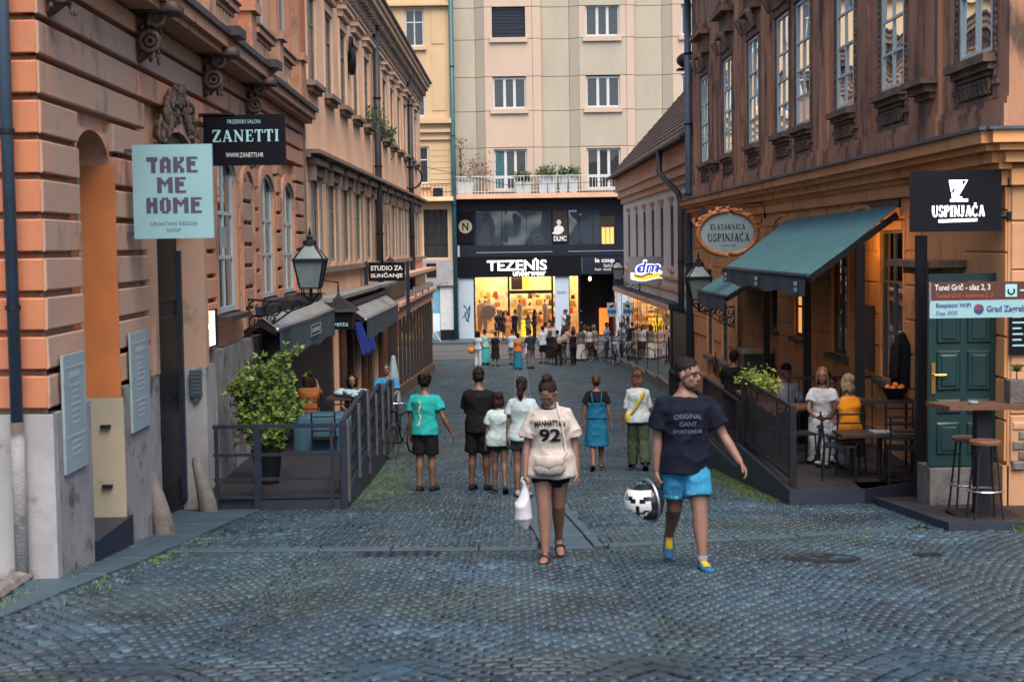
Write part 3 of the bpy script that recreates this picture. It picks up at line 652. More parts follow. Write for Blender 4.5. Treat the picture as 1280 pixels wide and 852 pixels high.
# carved cartouche over the gate
mb = MB(); c = (GATE[0] + GATE[1]) / 2
q = random.Random(5)
for i in range(230):
    t = q.uniform(.06, .94) * math.pi; rad = q.uniform(0, 1); a = c + (1.45 + .12 * rad) * math.cos(t) * .98; z = 6.02 + (1.08 + .44 * rad * math.sin(t)) * math.sin(t)
    mb.ell(FB1.P(a, .05 + q.uniform(0, .09), z), (q.uniform(.02, .05), q.uniform(.02, .045), q.uniform(.05, .11)), Matrix.Rotation(q.uniform(-1.2, 1.2) + (t - math.pi / 2), 3, 'X'), 7, 5)
for i in range(22):
    t = q.uniform(.2, .8) * math.pi; a = c + 1.5 * math.cos(t); z = 6.15 + 1.22 * math.sin(t); mb.torus(FB1.P(a, .12, z), q.uniform(.05, .11), .018, (1, 0, 0), 12, 6, 0, 4.5)
mb.build('carved_cartouche', M['carved'], b1, smooth=True)
# main cornice with sheet-metal top, corbels
mb = MB(); FB1.box(mb, Y0 - .1, 23.9, 0, .34, 8.12, 8.2); FB1.box(mb, Y0 - .1, 23.9, 0, .42, 8.2, 8.34); FB1.box(mb, 23.9, Y1, 0, .2, 8.12, 8.2); FB1.box(mb, 23.9, Y1, 0, .27, 8.2, 8.34); mb.build('cornice', M['salmon'], b1)
mb = MB(); FB1.box(mb, Y0 - .1, 23.95, 0, .47, 8.342, 8.42); FB1.box(mb, 23.95, Y1 + .05, 0, .33, 8.342, 8.42)
for y in (16.3, 20.0, 23.5): FB1.box(mb, y - .28, y + .28, 0, .58, 8.35, 8.47)
mb.build('cornice_sheet', M['leadsheet'], b1)
for y in (13.0, 16.3, 20.0, 23.5):
    mb = MB(); P = FB1.P
    pts = [P(y, .05, 7.62), P(y, .12, 7.7), P(y, .2, 7.78), P(y, .16, 7.88), P(y, .12, 7.95), P(y, .2, 8.03), P(y, .34, 8.1)]
    mb.tube(pts, [(.08, .035), (.1, .06), (.11, .07), (.09, .06), (.1, .07), (.12, .08), (.14, .06)], 10, (0, 1, 0))
    for i in range(46): mb.ell(P(y + q.uniform(-.14, .14), q.uniform(.1, .27), q.uniform(7.62, 8.08)), (.022, .03, q.uniform(.03, .06)), Matrix.Rotation(q.uniform(-1, 1), 3, 'X'), 7, 5)
    mb.torus(P(y - .13, .2, 7.8), .1, .028, (0, 1, 0), 14, 6); mb.torus(P(y - .13, .28, 8.04), .08, .025, (0, 1, 0), 14, 6); mb.torus(P(y - .13, .2, 7.8), .045, .02, (0, 1, 0), 10, 6)
    FB1.box(mb, y - .24, y + .24, 0, .5, 8.1, 8.2) if y > 13.5 else None
    mb.build('corbel', M['carved'], b1, smooth=True)
# upper storeys
for a, b in UW:
    for z0, z1 in ((9.15, 11.7),):
        window(FB1, a, b, z0, z1, b1, M['frame'], M['pane'], 2, (0, .68, 1), -.02, .07)
        mb = MB(); FB1.box(mb, a - .2, b + .2, 0, .16, z0 - .12, z0 - .02); FB1.box(mb, a - .16, a - .01, 0, .07, z0, z1 + .1); FB1.box(mb, b + .01, b + .16, 0, .07, z0, z1 + .1); FB1.box(mb, a - .3, b + .3, 0, .22, z1 + .15, z1 + .35); mb.build('window_surround', M['salmon'], b1)
        mb = MB(); FB1.box(mb, a - .22, b + .22, 0, .19, z0 - .018, z0 + .012); mb.build('sill_sheet', M['leadsheet'], b1)
    mb = MB(); FB1.box(mb, a - .1, b + .1, .03, .1, 8.95, 9.02)
    for k in range(5): mb.lathe(FB1.P(a + .1 + k * .24, .06, 8.5), [(.05, 0), (.08, .12), (.04, .26), (.05, .42)], 8)
    FB1.box(mb, a - .1, b + .1, .01, .11, 8.43, 8.5); mb.build('balustrade', M['salmon_grey'], b1)
for y in (12.95, 16.3, 20.0, 23.5, 26.65, 29.6):
    mb = MB(); FB1.box(mb, y - .24, y + .24, 0, .2, 8.43, 9.2); FB1.box(mb, y - .3, y + .3, 0, .27, 9.2, 9.34); FB1.box(mb, y - .19, y + .19, 0, .14, 9.34, 12.2); FB1.box(mb, y - .28, y + .28, 0, .24, 12.2, 12.45); mb.build('pilaster', M['salmon'], b1)
mb = MB(); FB1.box(mb, Y1 - .34, Y1 - .02, 0, .1, 8.43, 12.68); mb.build('corner_strip', M['orange_face'], b1)
mb = MB(); FB1.box(mb, Y1 - .33, Y1, 0, .05, 1, 8.1); mb.build('corner_strip', M['greytrim'], b1)
# ground-floor windows
for g in GW:
    window(FB1, g[0], g[1], g[2], g[3] - .01, b1, M['frame'], M['pane'], 2, (0, .34, .64, 1), -.015, .075)
    mb = MB(); FB1.archband(mb, g[0], g[1], g[3] - .35, g[3], -.02, .045, .1); FB1.box(mb, g[0] - .1, g[0], -.02, .04, g[2], g[3] - .35); FB1.box(mb, g[1], g[1] + .1, -.02, .04, g[2], g[3] - .35)
    FB1.archband(mb, g[0] - .13, g[1] + .13, g[3] - .35, g[3] + .1, -.02, .04, .06); FB1.box(mb, g[0] - .22, g[0] - .13, -.02, .035, g[2], g[3] - .35); FB1.box(mb, g[1] + .13, g[1] + .22, -.02, .035, g[2], g[3] - .35); mb.build('window_surround', M['salmon'], b1)
    mb = MB(); FB1.archband(mb, g[0] + .03, g[1] - .03, g[3] - .36, g[3] - .06, -.03, .005, .05, 10); mb.build('arched_head', M['frame'], b1)
    mb = MB(); FB1.box(mb, g[0] - .14, g[1] + .14, 0, .2, g[2] - .1, g[2] - .03); mb.build('sill', M['leadsheet'], b1)
# blind narrow panel between the windows
mb = MB(); FB1.archband(mb, 22.95, 24.0, 6.5, 6.8, 0, .06, .09); FB1.box(mb, 22.86, 22.95, 0, .055, 4.4, 6.5); FB1.box(mb, 24.0, 24.09, 0, .055, 4.4, 6.5); mb.build('blind_arch', M['salmon'], b1)
for k in range(7):
    mb = MB(); FB1.block(mb, 23.0, 23.95, 0, .035, 4.4 + k * .327, 4.4 + k * .327 + .27, .012); mb.build('stone_block', M['salmon_grey'], b1)
mb = MB(); FE1.box(mb, .28, .52, .03, .045, 6.72, 6.94); mb.build('vent', M['black'], b1)

# ================================================================ left: long peach house
FB2 = Fr((-4.16 - .008 * 29.8, 0, 0), (.008, 1, 0), (1, 0, 0))
b2 = thing('long_house', 'long peach house with bracketed eaves down the left side', 'building', (-4.15, 31, gz(31)))
CY = [32.35 + 2.82 * k for k in range(12)]
ops = [(y - .7, y + .7, 9.1, 10.95, .22) for y in CY] + [(y - .7, y + .7, 5.3, 7.1, .22) for y in CY]
mb = MB(); FB2.wall(mb, 31.0, 66.6, 0, 12.6, ops); p = FB2.P(66.6, 0, 0); mb.poly([p, p + Vector((-9, 0, 0)), p + Vector((-9, 0, 12.6)), p + Vector((0, 0, 12.6))]); mb.build('wall', M['peach'], b2)
for i, y in enumerate(CY):
    near = i < 6
    window(FB2, y - .7, y + .7, 9.1, 10.95, b2, M['shutter'], M['pane_d'], 2, (0, .68, 1), -.03, .07)
    window(FB2, y - .7, y + .7, 5.3, 7.1, b2, M['shutter'], M['pane_d'], 2, (0, .65, 1), -.03, .07)
    mb = MB(); FB2.box(mb, y - .84, y + .84, 0, .2, 8.96, 9.06); FB2.box(mb, y - .74, y + .74, 0, .12, 8.86, 8.96); mb.build('sill', M['greytrim'], b2)
    mb = MB(); FB2.box(mb, y - .83, y - .71, 0, .035, 9.07, 11.15); FB2.box(mb, y + .71, y + .83, 0, .035, 9.07, 11.15); FB2.box(mb, y - .71, y + .71, 0, .03, 10.96, 11.15); FB2.box(mb, y - .92, y + .92, 0, .22, 11.36, 11.48); FB2.box(mb, y - .84, y + .84, 0, .13, 11.2, 11.36); mb.build('window_surround', M['peach_trim'], b2)
    mb = MB(); FB2.box(mb, y - .95, y + .95, 0, .25, 11.48, 11.51); mb.build('hood_sheet', M['greytrim'], b2)
    mb = MB(); FB2.box(mb, y - .88, y - .71, 0, .045, 5.25, 7.12); mb.build('window_jamb', M['shutter'], b2); mb = MB(); FB2.box(mb, y + .71, y + .88, 0, .045, 5.25, 7.12); mb.build('window_jamb', M['shutter'], b2)
    mb = MB(); FB2.box(mb, y - .88, y + .88, 0, .1, 7.12, 7.3); FB2.box(mb, y - .92, y - .74, 0, .16, 7.0, 7.34); FB2.box(mb, y + .74, y + .92, 0, .16, 7.0, 7.34); FB2.box(mb, y - 1.0, y + 1.0, 0, .2, 7.34, 7.46); mb.build('window_hood', M['greytrim'], b2)
mb = MB(); FB2.box(mb, 31.05, 66.7, 0, .12, 7.46, 7.54); FB2.box(mb, 31.05, 66.75, 0, .3, 7.54, 7.62); mb.build('string_cornice', M['greytrim'], b2)
mb = MB(); FB2.box(mb, 31.05, 66.75, 0, .16, 5.08, 5.2); mb.build('ledge', M['greytrim'], b2)
for k in range(60):
    y = 31.5 + k * .59
    mb = MB(); FB2.box(mb, y - .1, y + .1, .05, .3, 12.1, 12.36); FB2.box(mb, y - .1, y + .1, .05, .17, 11.84, 12.1); mb.build('eave_bracket', M['greytrim'], b2)
mb = MB(); FB2.box(mb, 31.02, 66.8, 0, .05, 11.6, 11.66); FB2.box(mb, 31.02, 66.8, 0, .07, 11.76, 11.83); FB2.box(mb, 31.02, 66.8, 0, .38, 12.36, 12.52); FB2.box(mb, 31.02, 66.85, 0, .46, 12.52, 12.66); mb.build('eaves', M['peach_trim'], b2)
mb = MB(); FB2.box(mb, 31.02, 66.9, 0, .54, 12.66, 12.73); mb.prism([FB2.P(31.02, .54, 12.73), FB2.P(31.02, -6, 15.3), FB2.P(31.02, -6, 12.73)], [FB2.P(66.9, .54, 12.73), FB2.P(66.9, -6, 15.3), FB2.P(66.9, -6, 12.73)]); mb.build('roof', M['leadsheet'], b2)
# flower boxes on sills of the long house
for i, y in enumerate((43.65, 46.5, 49.3)):
    t = thing('flower_box', ['green trailing plant on a sill left of the tall drainpipe', 'small plant box on the sill right beside the tall drainpipe', 'dry trailing plant hanging from the sill between the two drainpipes'][i], 'flower box', FB2.P(y, .16, 9.06), 'window flower boxes on the peach house')
    mb = MB(); FB2.box(mb, y - .5, y + .5, .02, .24, 9.065, 9.22); mb.build('box', M['darkwood'], t)
    mb = MB()
    for _ in range(130):
        c = FB2.P(y + q.gauss(0, .28), .14 + q.gauss(.06, .08), 9.2 + (q.gauss(.05, .18) if i < 2 else -abs(q.gauss(.15, .3)) + .25)); d = Vector((q.gauss(0, 1), q.gauss(0, 1), q.gauss(0, 1))).normalized() * .07; e = d.orthogonal().normalized() * .03
        mb.poly([c - e, c + d, c + e, c - d])
    mb.build('foliage', M['leaf_d'], t)
# drainpipes of the left side
def drainpipe(name, label, pts, r, m, brackets=(), low=None, cat='drainpipe', fr=None):
    t = thing(name, label, cat, pts[-1]); mb = MB(); mb.tube(pts, r, 12, None, False, False); mb.build('pipe', M[m], t, smooth=True)
    for z in brackets:
        mb = MB(); b = Vector((pts[-1][0], pts[-1][1], z)); mb.lathe(b, [(r * 1.25, -.02), (r * 1.25, .02)], 12); mb.box(b.x - .02, b.x + .02, b.y - .02, b.y + .02, z - .01, z + .01); mb.build('bracket', M['iron'], t)
    if low:
        mb = MB(); mb.tube(low, r * 1.08, 12, None, False, False); mb.build('lower_pipe', M['plinth'], t, smooth=True)
    return t
drainpipe('drainpipe', 'blue-grey drainpipe with pale foot at the left edge, beside the salmon corner', [(-4.12, 12.56, 12), (-4.12, 12.56, 4.2)], .052, 'pipe', (5.15, 6.6, 8.2), [(-4.12, 12.56, 4.2), (-4.12, 12.56, 2.75)])
p = FB2.P(45.2, .16, 0); drainpipe('drainpipe', 'thick dark drainpipe between windows of the peach house', [(p.x, p.y, 12.4), (p.x, p.y, 4.0)], .1, 'pipe_g', (6, 8, 10, 12))
p = FB2.P(58.5, .16, 0); dp = drainpipe('drainpipe', 'farther dark drainpipe with a ring on the peach house', [(p.x, p.y, 12.2), (p.x, p.y, 3.2)], .1, 'pipe_g', (6, 9, 11))
mb = MB(); mb.torus((p.x, p.y - .15, 8.25), .42, .035, (0, 1, 0), 28, 6); mb.build('ring', M['iron'], dp, smooth=True)
mb = MB(); mb.box(-4.0, -3.7, 46.5, 46.8, 6.3, 6.9); o = mb.build('junction_box', M['greytrim'], None, (-3.9, 46.6, 6.3)); tag(o, 'small grey box fixed on the peach house beside the thick drainpipe', 'box')
# round plaque on peach wall
mb = MB(); P0 = FB2.P(39.2, .1, 10.35); mb.ell(P0, (.12, .3, .36)); mb.torus(P0 + Vector((0, -.1, .3)), .3, .04, (1, 0, 0), 20, 6); o = mb.build('wall_ornament', M['iron'], None, P0, True); tag(o, 'dark round iron ornament on the upper peach wall', 'ornament')

# guard stones at the gate
for x, y, h, lb in ((-3.84, 16.3, .72, 'tapered guard stone at the near side of the dark gate'), (-3.9, 18.95, .72, 'stained guard stone between the dark gate and the railing')):
    mb = MB(); zb = gz(y) - .05; pts = [(x + .06, y - .03, zb), (x + .04, y - .02, zb + .2), (x - .02, y, zb + .45), (x - .09, y + .02, zb + h)]
    mb.tube(pts, [(.13, .13), (.115, .12), (.09, .1), (.06, .07)], 12); o = mb.build('guard_stone', M['stone'], None, (x, y, zb), True); tag(o, lb, 'guard stone')
mb = MB(); qq = random.Random(9)
for i in range(5):
    y = 11.2 + i * .42; mb = MB(); zb = gz(y); x = -3.98 - .05 * i
    mb.tube([(x, y - .2, zb + .03), (x, y + .2, zb + .05)], [(.07, .06), (.085, .07)], 8); o = mb.build('kerb_boulder', M['stone'], None, (x, y, zb)); tag(o, 'rough kerb stone, %s along the foot of the corner house' % ['nearest', 'second', 'third', 'fourth', 'fifth and last'][i], 'stone', 'rough stones along the foot of the corner house')
# ================================================================ right: brown and ochre house
FR1 = Fr((5.65 + .014 * 17.6, 0, 0), (-.014, 1, 0), (-1, 0, 0))
r1 = thing('sooty_house', 'soot-stained brown and ochre house with tall windows on the right', 'building', (5.65, 17.3, gz(17.3)))
RW = [(17.85, 19.07), (21.62, 22.84), (24.58, 25.76), (27.93, 29.13), (29.88, 31.08), (33.2, 34.42), (36.85, 38.05), (40.8, 42.0)]
RG = [(21.6, 22.85), (25.0, 26.1), (28.3, 29.3), (31.0, 31.8), (35.4, 36.3), (37.6, 38.5), (40.2, 41.1)]
RGZ = [(3.55, 5.75), (3.7, 5.75), (3.8, 5.6), (3.8, 5.6), (2.6, 4.9), (2.6, 4.9), (2.6, 4.9)]
DOOR = (19.0, 20.6, 2.6, 5.0)
YN, YF = 17.3, 44.0
mb = MB(); FR1.wall(mb, YN, YF, 0, 6.45, [(a, b, c, d, .25) for (a, b), (c, d) in zip(RG, RGZ)] + [(*DOOR, .35)]); mb.build('ground_floor_wall', M['ochre'], r1)
mb = MB(); FR1.wall(mb, YN, YF, 6.45, 12.8, [(a, b, 7.78, 10.08, .22) for a, b in RW]); mb.build('upper_wall', M['brown'], r1)
FE2 = Fr((FR1.P(YN, 0, 0).x, YN, 0), (1, 0, 0), (0, -1, 0))
mb = MB(); FE2.wall(mb, 0, 9, 0, 6.45, []); mb.build('end_wall_lower', M['ochre_pale'], r1)
mb = MB(); FE2.wall(mb, 0, 9, 6.45, 12.8, []); p = FR1.P(YF, 0, 0); mb.poly([p + Vector((0, 0, 8)), p + Vector((9, 0, 8)), p + Vector((9, 0, 12.8)), p + Vector((0, 0, 12.8))]); mb.build('end_wall_upper', M['brown'], r1)
mb = MB(); FR1.box(mb, YN - .3, YF, -9, .4, 12.8, 13.1); mb.build('roof_cornice', M['soot'], r1)
mb = MB(); FR1.box(mb, YN, YF - .02, 0, .1, 6.2, 6.38); FR1.box(mb, YN - .1, YF, 0, .22, 6.45, 6.58); FR1.box(mb, YN - .2, YF, 0, .32, 6.58, 6.66); FR1.box(mb, YN - .28, YF, 0, .4, 6.66, 6.8); FR1.box(mb, YN - .1, YF, 0, .14, 6.38, 6.45)
FE2.box(mb, .002, 9, 0, .1, 6.2, 6.38); FE2.box(mb, -.1, 9, .002, .21, 6.452, 6.578); FE2.box(mb, -.2, 9, .002, .31, 6.582, 6.658); FE2.box(mb, -.3, 9, .002, .39, 6.662, 6.798); mb.build('cornice', M['ochre'], r1)
mb = MB(); y = YN - .33
while y < YF:
    FR1.box(mb, y, min(y + 1.23, YF), 0, .44 + rr.uniform(-.01, .015), 6.802, 6.84 + rr.uniform(-.012, .014)); y += 1.23
FE2.box(mb, -.35, 9, 0, .43, 6.803, 6.838); mb.build('cornice_sheet', M['pipe'], r1)
mb = MB(); FR1.box(mb, YN - .04, YF - .05, 0, .07, 6.84, 7.12); FR1.box(mb, YN - .04, YF - .05, 0, .035, 7.12, 7.2); mb.build('upper_base', M['brown'], r1)
q = random.Random(11)
for i, (a, b) in enumerate(RW):
    window(FR1, a, b, 7.78, 10.08, r1, M['frame'], M['pane'], 2, (0, .22, .44, .68, 1) if i not in (0,) else (0, .33, .66, 1), .012, .055, tilt=.006)
    mb = MB(); FR1.box(mb, a - .16, b + .16, 0, .17, 7.64, 7.74); FR1.box(mb, a - .12, b + .12, 0, .1, 7.56, 7.64); mb.build('sill', M['soot'], r1)
    mb = MB()
    for e, s_ in ((a - .02, -1), (b + .02, 1)):
        lo, hi = sorted((e, e + s_ * .2)); FR1.box(mb, lo, hi, 0, .016, 7.22, 10.3)
        z = 7.5
        while z < 10.2:
            mb.ell(FR1.P((lo + hi) / 2 + q.uniform(-.03, .03), .016, z), (.022, q.uniform(.03, .075), q.uniform(.03, .06)), Matrix.Rotation(q.uniform(-.8, .8), 3, 'X'), 7, 5); z += q.uniform(.05, .1)
        FR1.box(mb, lo - .03, hi + .03, 0, .04, 7.38, 7.44)
        mb.tube([FR1.P((lo + hi) / 2, .15, 10.25), FR1.P((lo + hi) / 2, .2, 10.4), FR1.P((lo + hi) / 2, .26, 10.55)], [.05, .07, .08], 8)
    mb.build('carved_strip', M['soot'], r1)
    mb = MB(); FR1.box(mb, a, b, .0, .03, 7.2, 7.26); FR1.box(mb, a, b, 0, .05, 7.5, 7.55); n = 7
    for k in range(n):
        c = a + (b - a) * (k + .5) / n; mb.torus(FR1.P(c, .035, 7.38), .085, .022, (1, 0, 0), 14, 5)
        mb.tube([FR1.P(c - .07, .03, 7.3), FR1.P(c + .07, .03, 7.46)], .016, 6)
    mb.build('fretwork_panel', M['soot'], r1)
    mb = MB(); FR1.box(mb, a - .2, b + .2, 0, .06, 10.1, 10.6); FR1.box(mb, a - .1, b + .1, .06, .1, 10.25, 10.5); FR1.box(mb, a - .3, b + .3, 0, .2, 10.62, 10.74); FR1.box(mb, a - .22, b + .22, 0, .1, 10.74, 11.1); FR1.box(mb, a - .36, b + .36, 0, .3, 11.1, 11.25)
    for k in range(9): mb.ell(FR1.P(a + (b - a) * (k + .5) / 9, .16, 11.3 + .12 * math.sin(math.pi * (k + .5) / 9) + q.uniform(-.03, .05)), (.09, .1, .12), None, 7, 5)
    mb.build('window_hood', M['soot'], r1)
# pilasters, niches with pedestals
for y in (20.0, 23.7, 26.8, 32.1, 35.6, 39.4, 43.3):
    for d in (-.25, .25) if y in (26.8, 32.1, 35.6) else (0,):
        mb = MB(); FR1.box(mb, y + d - .16, y + d + .16, 0, .05, 7.2, 11.6); FR1.box(mb, y + d - .2, y + d + .2, 0, .1, 6.84, 7.2); mb.build('pilaster', M['brown'], r1)
for y in (20.35, 39.4):
    mb = MB(); FR1.box(mb, y - .5, y + .5, 0, .28, 7.62, 7.7); FR1.box(mb, y - .42, y + .42, 0, .2, 7.52, 7.62); FR1.box(mb, y - .36, y + .36, 0, .12, 7.44, 7.52); mb.build('niche_pedestal', M['soot'], r1)
    mb = MB(); FR1.box(mb, y - .3, y + .3, 0, .06, 6.95, 7.44); mb.build('niche_panel', M['brown'], r1)
    mb = MB(); FR1.archband(mb, y - .35, y + .35, 9.4, 9.75, 0, .06, .1); FR1.box(mb, y - .45, y - .35, 0, .055, 7.72, 9.4); FR1.box(mb, y + .35, y + .45, 0, .055, 7.72, 9.4); mb.build('niche', M['soot'], r1)
# ground floor: courses, windows, frames
gh = [(a - .12, b + .12, c - .25, d + .15) for (a, b), (c, d) in zip(RG, RGZ)] + [(DOOR[0] - .15, DOOR[1] + .15, 0, 5.55)]
gz_c = [3.05 + .48 * k for k in range(7)]
for k, z in enumerate(gz_c):
    for a, b in free(YN + .02, YF - .1, z, z + .46, gh):
        n = max(1, round((b - a) / 2.2))
        for i in range(n):
            u, v = a + (b - a) * i / n, a + (b - a) * (i + 1) / n
            mb = MB(); FR1.block(mb, u, v - .015, -.01, .028, z, z + .455, .01); mb.build('stone_block', M['ochre'], r1)
for k in range(6):
    mb = MB(); FE2.block(mb, .03, 2.4, -.01, .025, 3.05 + .55 * k, 3.05 + .55 * k + .53, .01); mb.build('stone_block', M['ochre_pale'], r1)
glw = glow('warm_window_glow', (1.0, .42, .12), .5)
for i, ((a, b), (c, d)) in enumerate(zip(RG, RGZ)):
    window(FR1, a, b, c, d, r1, M['railwood'], M['pane_d'] if i != 2 else glw, 2, (0, .3, .66, 1), -.01, .055)
    mb = MB(); FR1.box(mb, a - .12, b + .12, 0, .14, c - .1, c - .02); mb.build('sill', M['railwood'], r1)
    mb = MB(); FR1.box(mb, a - .11, a - .005, 0, .035, c, d + .12); FR1.box(mb, b + .005, b + .11, 0, .035, c, d + .12); FR1.box(mb, a - .005, b + .005, 0, .048, d, d + .12); mb.build('window_surround', M['ochre'], r1)
for y in (24.0, 30.4):
    mb = MB(); FR1.archband(mb, y - 1.1, y + 1.1, 5.75, 6.1, 0, .05, .07); mb.build('blind_arch', M['ochre'], r1)
mb = MB(); FR1.box(mb, 23.15, 23.6, .03, .07, 3.6, 4.6); mb.build('shutter', M['darkwood'], r1)
mb = MB(); FR1.box(mb, 32.1, 32.6, .03, .06, 3.55, 4.05); mb.build('notice', M['clothblue'], r1)
# doorway on the long side and the open leaf
mb = MB(); FR1.box(mb, DOOR[0], DOOR[1], -.6, -.36, 2.6, 5.0); mb.build('doorway_back', M['black'], r1)
mb = MB(); FR1.box(mb, DOOR[0] - .3, DOOR[1] + .1, 0, .5, 5.25, 5.34); FR1.box(mb, DOOR[0] - .2, DOOR[1], 0, .3, 5.15, 5.25); mb.build('door_canopy', M['soot'], r1)
XD = FR1.P(17.62, 0, 0).x + .01
dr = thing('green_door', 'open dark green panelled door leaf with brass handle', 'door', (XD, 17.62, 2.95))
mb = MB(); mb.box(XD - .82, XD - .01, 17.62, 17.67, 2.96, 5.2); mb.build('leaf', M['doorgreen'], dr)
FD = Fr((XD - .82, 17.62, .19), (1, 0, 0), (0, -1, 0))
for x in (.09, .44):
    for z0, z1 in ((2.9, 3.28), (3.38, 3.55), (3.65, 4.12), (4.2, 4.62), (4.7, 4.93)):
        mb = MB(); FD.block(mb, x, x + .28, 0, .022, z0, z1, .02); FD.block(mb, x + .05, x + .23, .022, .034, z0 + .05, z1 - .05, .01); mb.build('panel', M['doorgreen'], dr)
mb = MB(); FD.box(mb, .03, .075, 0, .02, 3.62, 3.98); mb.tube([(XD - .77, 17.6, 4.03), (XD - .77, 17.555, 4.03), (XD - .63, 17.555, 4.03)], .014, 8); mb.build('handle', M['brass'], dr)
# plinth boards, cobbled-stone base near the door
mb = MB(); P = FR1.P
mb.quad8([P(YN, -.02, 1.5), P(YF, -.02, .3), P(YF, .05, .3), P(YN, .05, 1.5), P(YN, -.02, 3.0), P(YF, -.02, 1.9), P(YF, .05, 1.9), P(YN, .05, 3.0)]); mb.build('plinth', M['ochre_pale'], r1)
for i in range(5):       # patch of bare stones on the end wall
    for k in range(8):
        z = 2.95 + k * .115 ; x = .05 + i * .16 + (k % 2) * .07
        if q.random() < .85:
            mb = MB(); FE2.block(mb, x, x + .145 + q.uniform(-.02, .01), 0, .04, z, z + .1, .015); mb.build('brick', M['stone'] if q.random() < .6 else M['salmon'], r1)
# graffiti on the far ochre wall
mb = MB(); q = random.Random(4)
for k in range(9):
    y, z = 38.9 + q.uniform(0, 1.6), 2.2 + q.uniform(0, .5); pts = [FR1.P(y + q.uniform(-.3, .3), .05, z + q.uniform(-.25, .3)) for _ in range(4)]; mb.tube(pts, .012, 5)
mb.build('graffiti', M['black'], r1)
p = FR1.P(43.85, .14, 0); drainpipe('drainpipe', 'dark blue-grey drainpipe at the far corner of the sooty house', [(p.x, p.y, 12.8), (p.x, p.y, 1.2)], .1, 'pipe', (5, 7, 9, 11))

# ================================================================ right: low white house with vitrine
FR2 = Fr((5.28 + .01 * 44 + .45, 0, 0), (-.01, 1, 0), (-1, 0, 0))
r2 = thing('white_house', 'low white house with pink cornice and steep tiled roof on the right', 'building', (5.5, 44.2, gz(44.2)))
WY = [46.6, 49.9, 53.2, 56.4, 59.6, 62.9, 66.4, 70.2]
mb = MB(); FR2.wall(mb, 44.2, 73.2, -.2, 9, [(y - .5, y + .5, 4.75, 6.95, .2) for y in WY]); p = FR2.P(73.2, 0, 0); mb.poly([p, p + Vector((9, 0, 0)), p + Vector((9, 0, 9)), p + Vector((0, 0, 9))]); mb.build('wall', M['whitewall'], r2)
for y in WY:
    window(FR2, y - .5, y + .5, 4.75, 6.95, r2, M['wood'], M['pane_d'], 2, (0, .65, 1), -.02, .07)
    mb = MB(); FR2.box(mb, y - .62, y + .62, 0, .1, 4.62, 4.73); FR2.box(mb, y - .55, y + .55, 0, .07, 7.05, 7.15); FR2.box(mb, y - .62, y + .62, 0, .1, 7.15, 7.22); mb.build('window_trim', M['pinkband'], r2)
mb = MB(); FR2.box(mb, 44.2, 73.3, 0, .12, 7.5, 7.75); FR2.box(mb, 44.2, 73.4, 0, .25, 7.75, 8.05); FR2.box(mb, 44.2, 73.5, 0, .36, 8.05, 8.7); mb.build('cornice', M['pinkband'], r2)
mb = MB(); FR2.box(mb, 44.2, 73.2, 0, .06, 3.95, 4.1); FR2.box(mb, 44.2, 73.2, 0, .09, 4.35, 4.45); mb.build('string_course', M['pinkband'], r2)
# tiled roof: one child per tile course, ribbed
RO = FR2.P(0, .62, 8.78); pitch = math.radians(48)
mb = MB(); e = .62; P2 = FR2.P
mb.prism([P2(44.2, e, 8.7), P2(44.2, e, 8.78), P2(44.2, e - 5.4, 14.78), P2(44.2, e - 10.8, 8.7)], [P2(73.9, e, 8.7), P2(73.9, e, 8.78), P2(73.9, e - 5.4, 14.78), P2(73.9, e - 10.8, 8.7)]); rf = mb.build('roof', M['roof'], r2)
for k in range(22):
    d0, d1 = k * .36, k * .36 + .4; mb = MB()
    for j in range(66):
        y = 44.3 + j * .45; h0 = rr.uniform(.05, .075)
        a = [P2(y, e - d0 * math.cos(pitch) + h0 * .74, 8.78 + d0 * math.sin(pitch) + h0 * .67), P2(y + .41, e - d0 * math.cos(pitch) + h0 * .74, 8.78 + d0 * math.sin(pitch) + h0 * .67), P2(y + .41, e - d1 * math.cos(pitch) + .02, 8.78 + d1 * math.sin(pitch) + .02), P2(y, e - d1 * math.cos(pitch) + .02, 8.78 + d1 * math.sin(pitch) + .02)]
        b = [v + Vector((.02, 0, -.05)) for v in a]; mb.prism(b, a)
    tag(mb.build('tile_course', M['roof'], rf), kind='stuff')
mb = MB(); mb.tube([P2(44.3, .72, 8.72), P2(74, .72, 8.72)], .08, 8); mb.build('gutter', M['pipe_g'], r2)
p = P2(48.6, .25, 0); drainpipe('drainpipe', 'dark green drainpipe with a bend on the white house', [P2(50.6, .7, 8.7), P2(50.6, .7, 7.9), P2(48.8, .3, 7.2), (p.x, p.y, 6.9), (p.x, p.y, 1.2)], .1, 'pipe_g', (5, 3))
mb = MB(); c = P2(72.5, -3.35, 0); mb.tube([(c.x, c.y, 12.2), (c.x, c.y, 14.2)], .36, 14, None, False, False); mb.ell((c.x - .12, c.y, 14.2), (.72, .6, .42)); mb.box(c.x - .8, c.x + .3, c.y - .5, c.y + .5, 13.75, 13.8); o = mb.build('chimney_cowl', M['black'], None, (c.x, c.y, 12.2), True); tag(o, 'dark curved metal chimney cowl above the tiled roof', 'chimney')
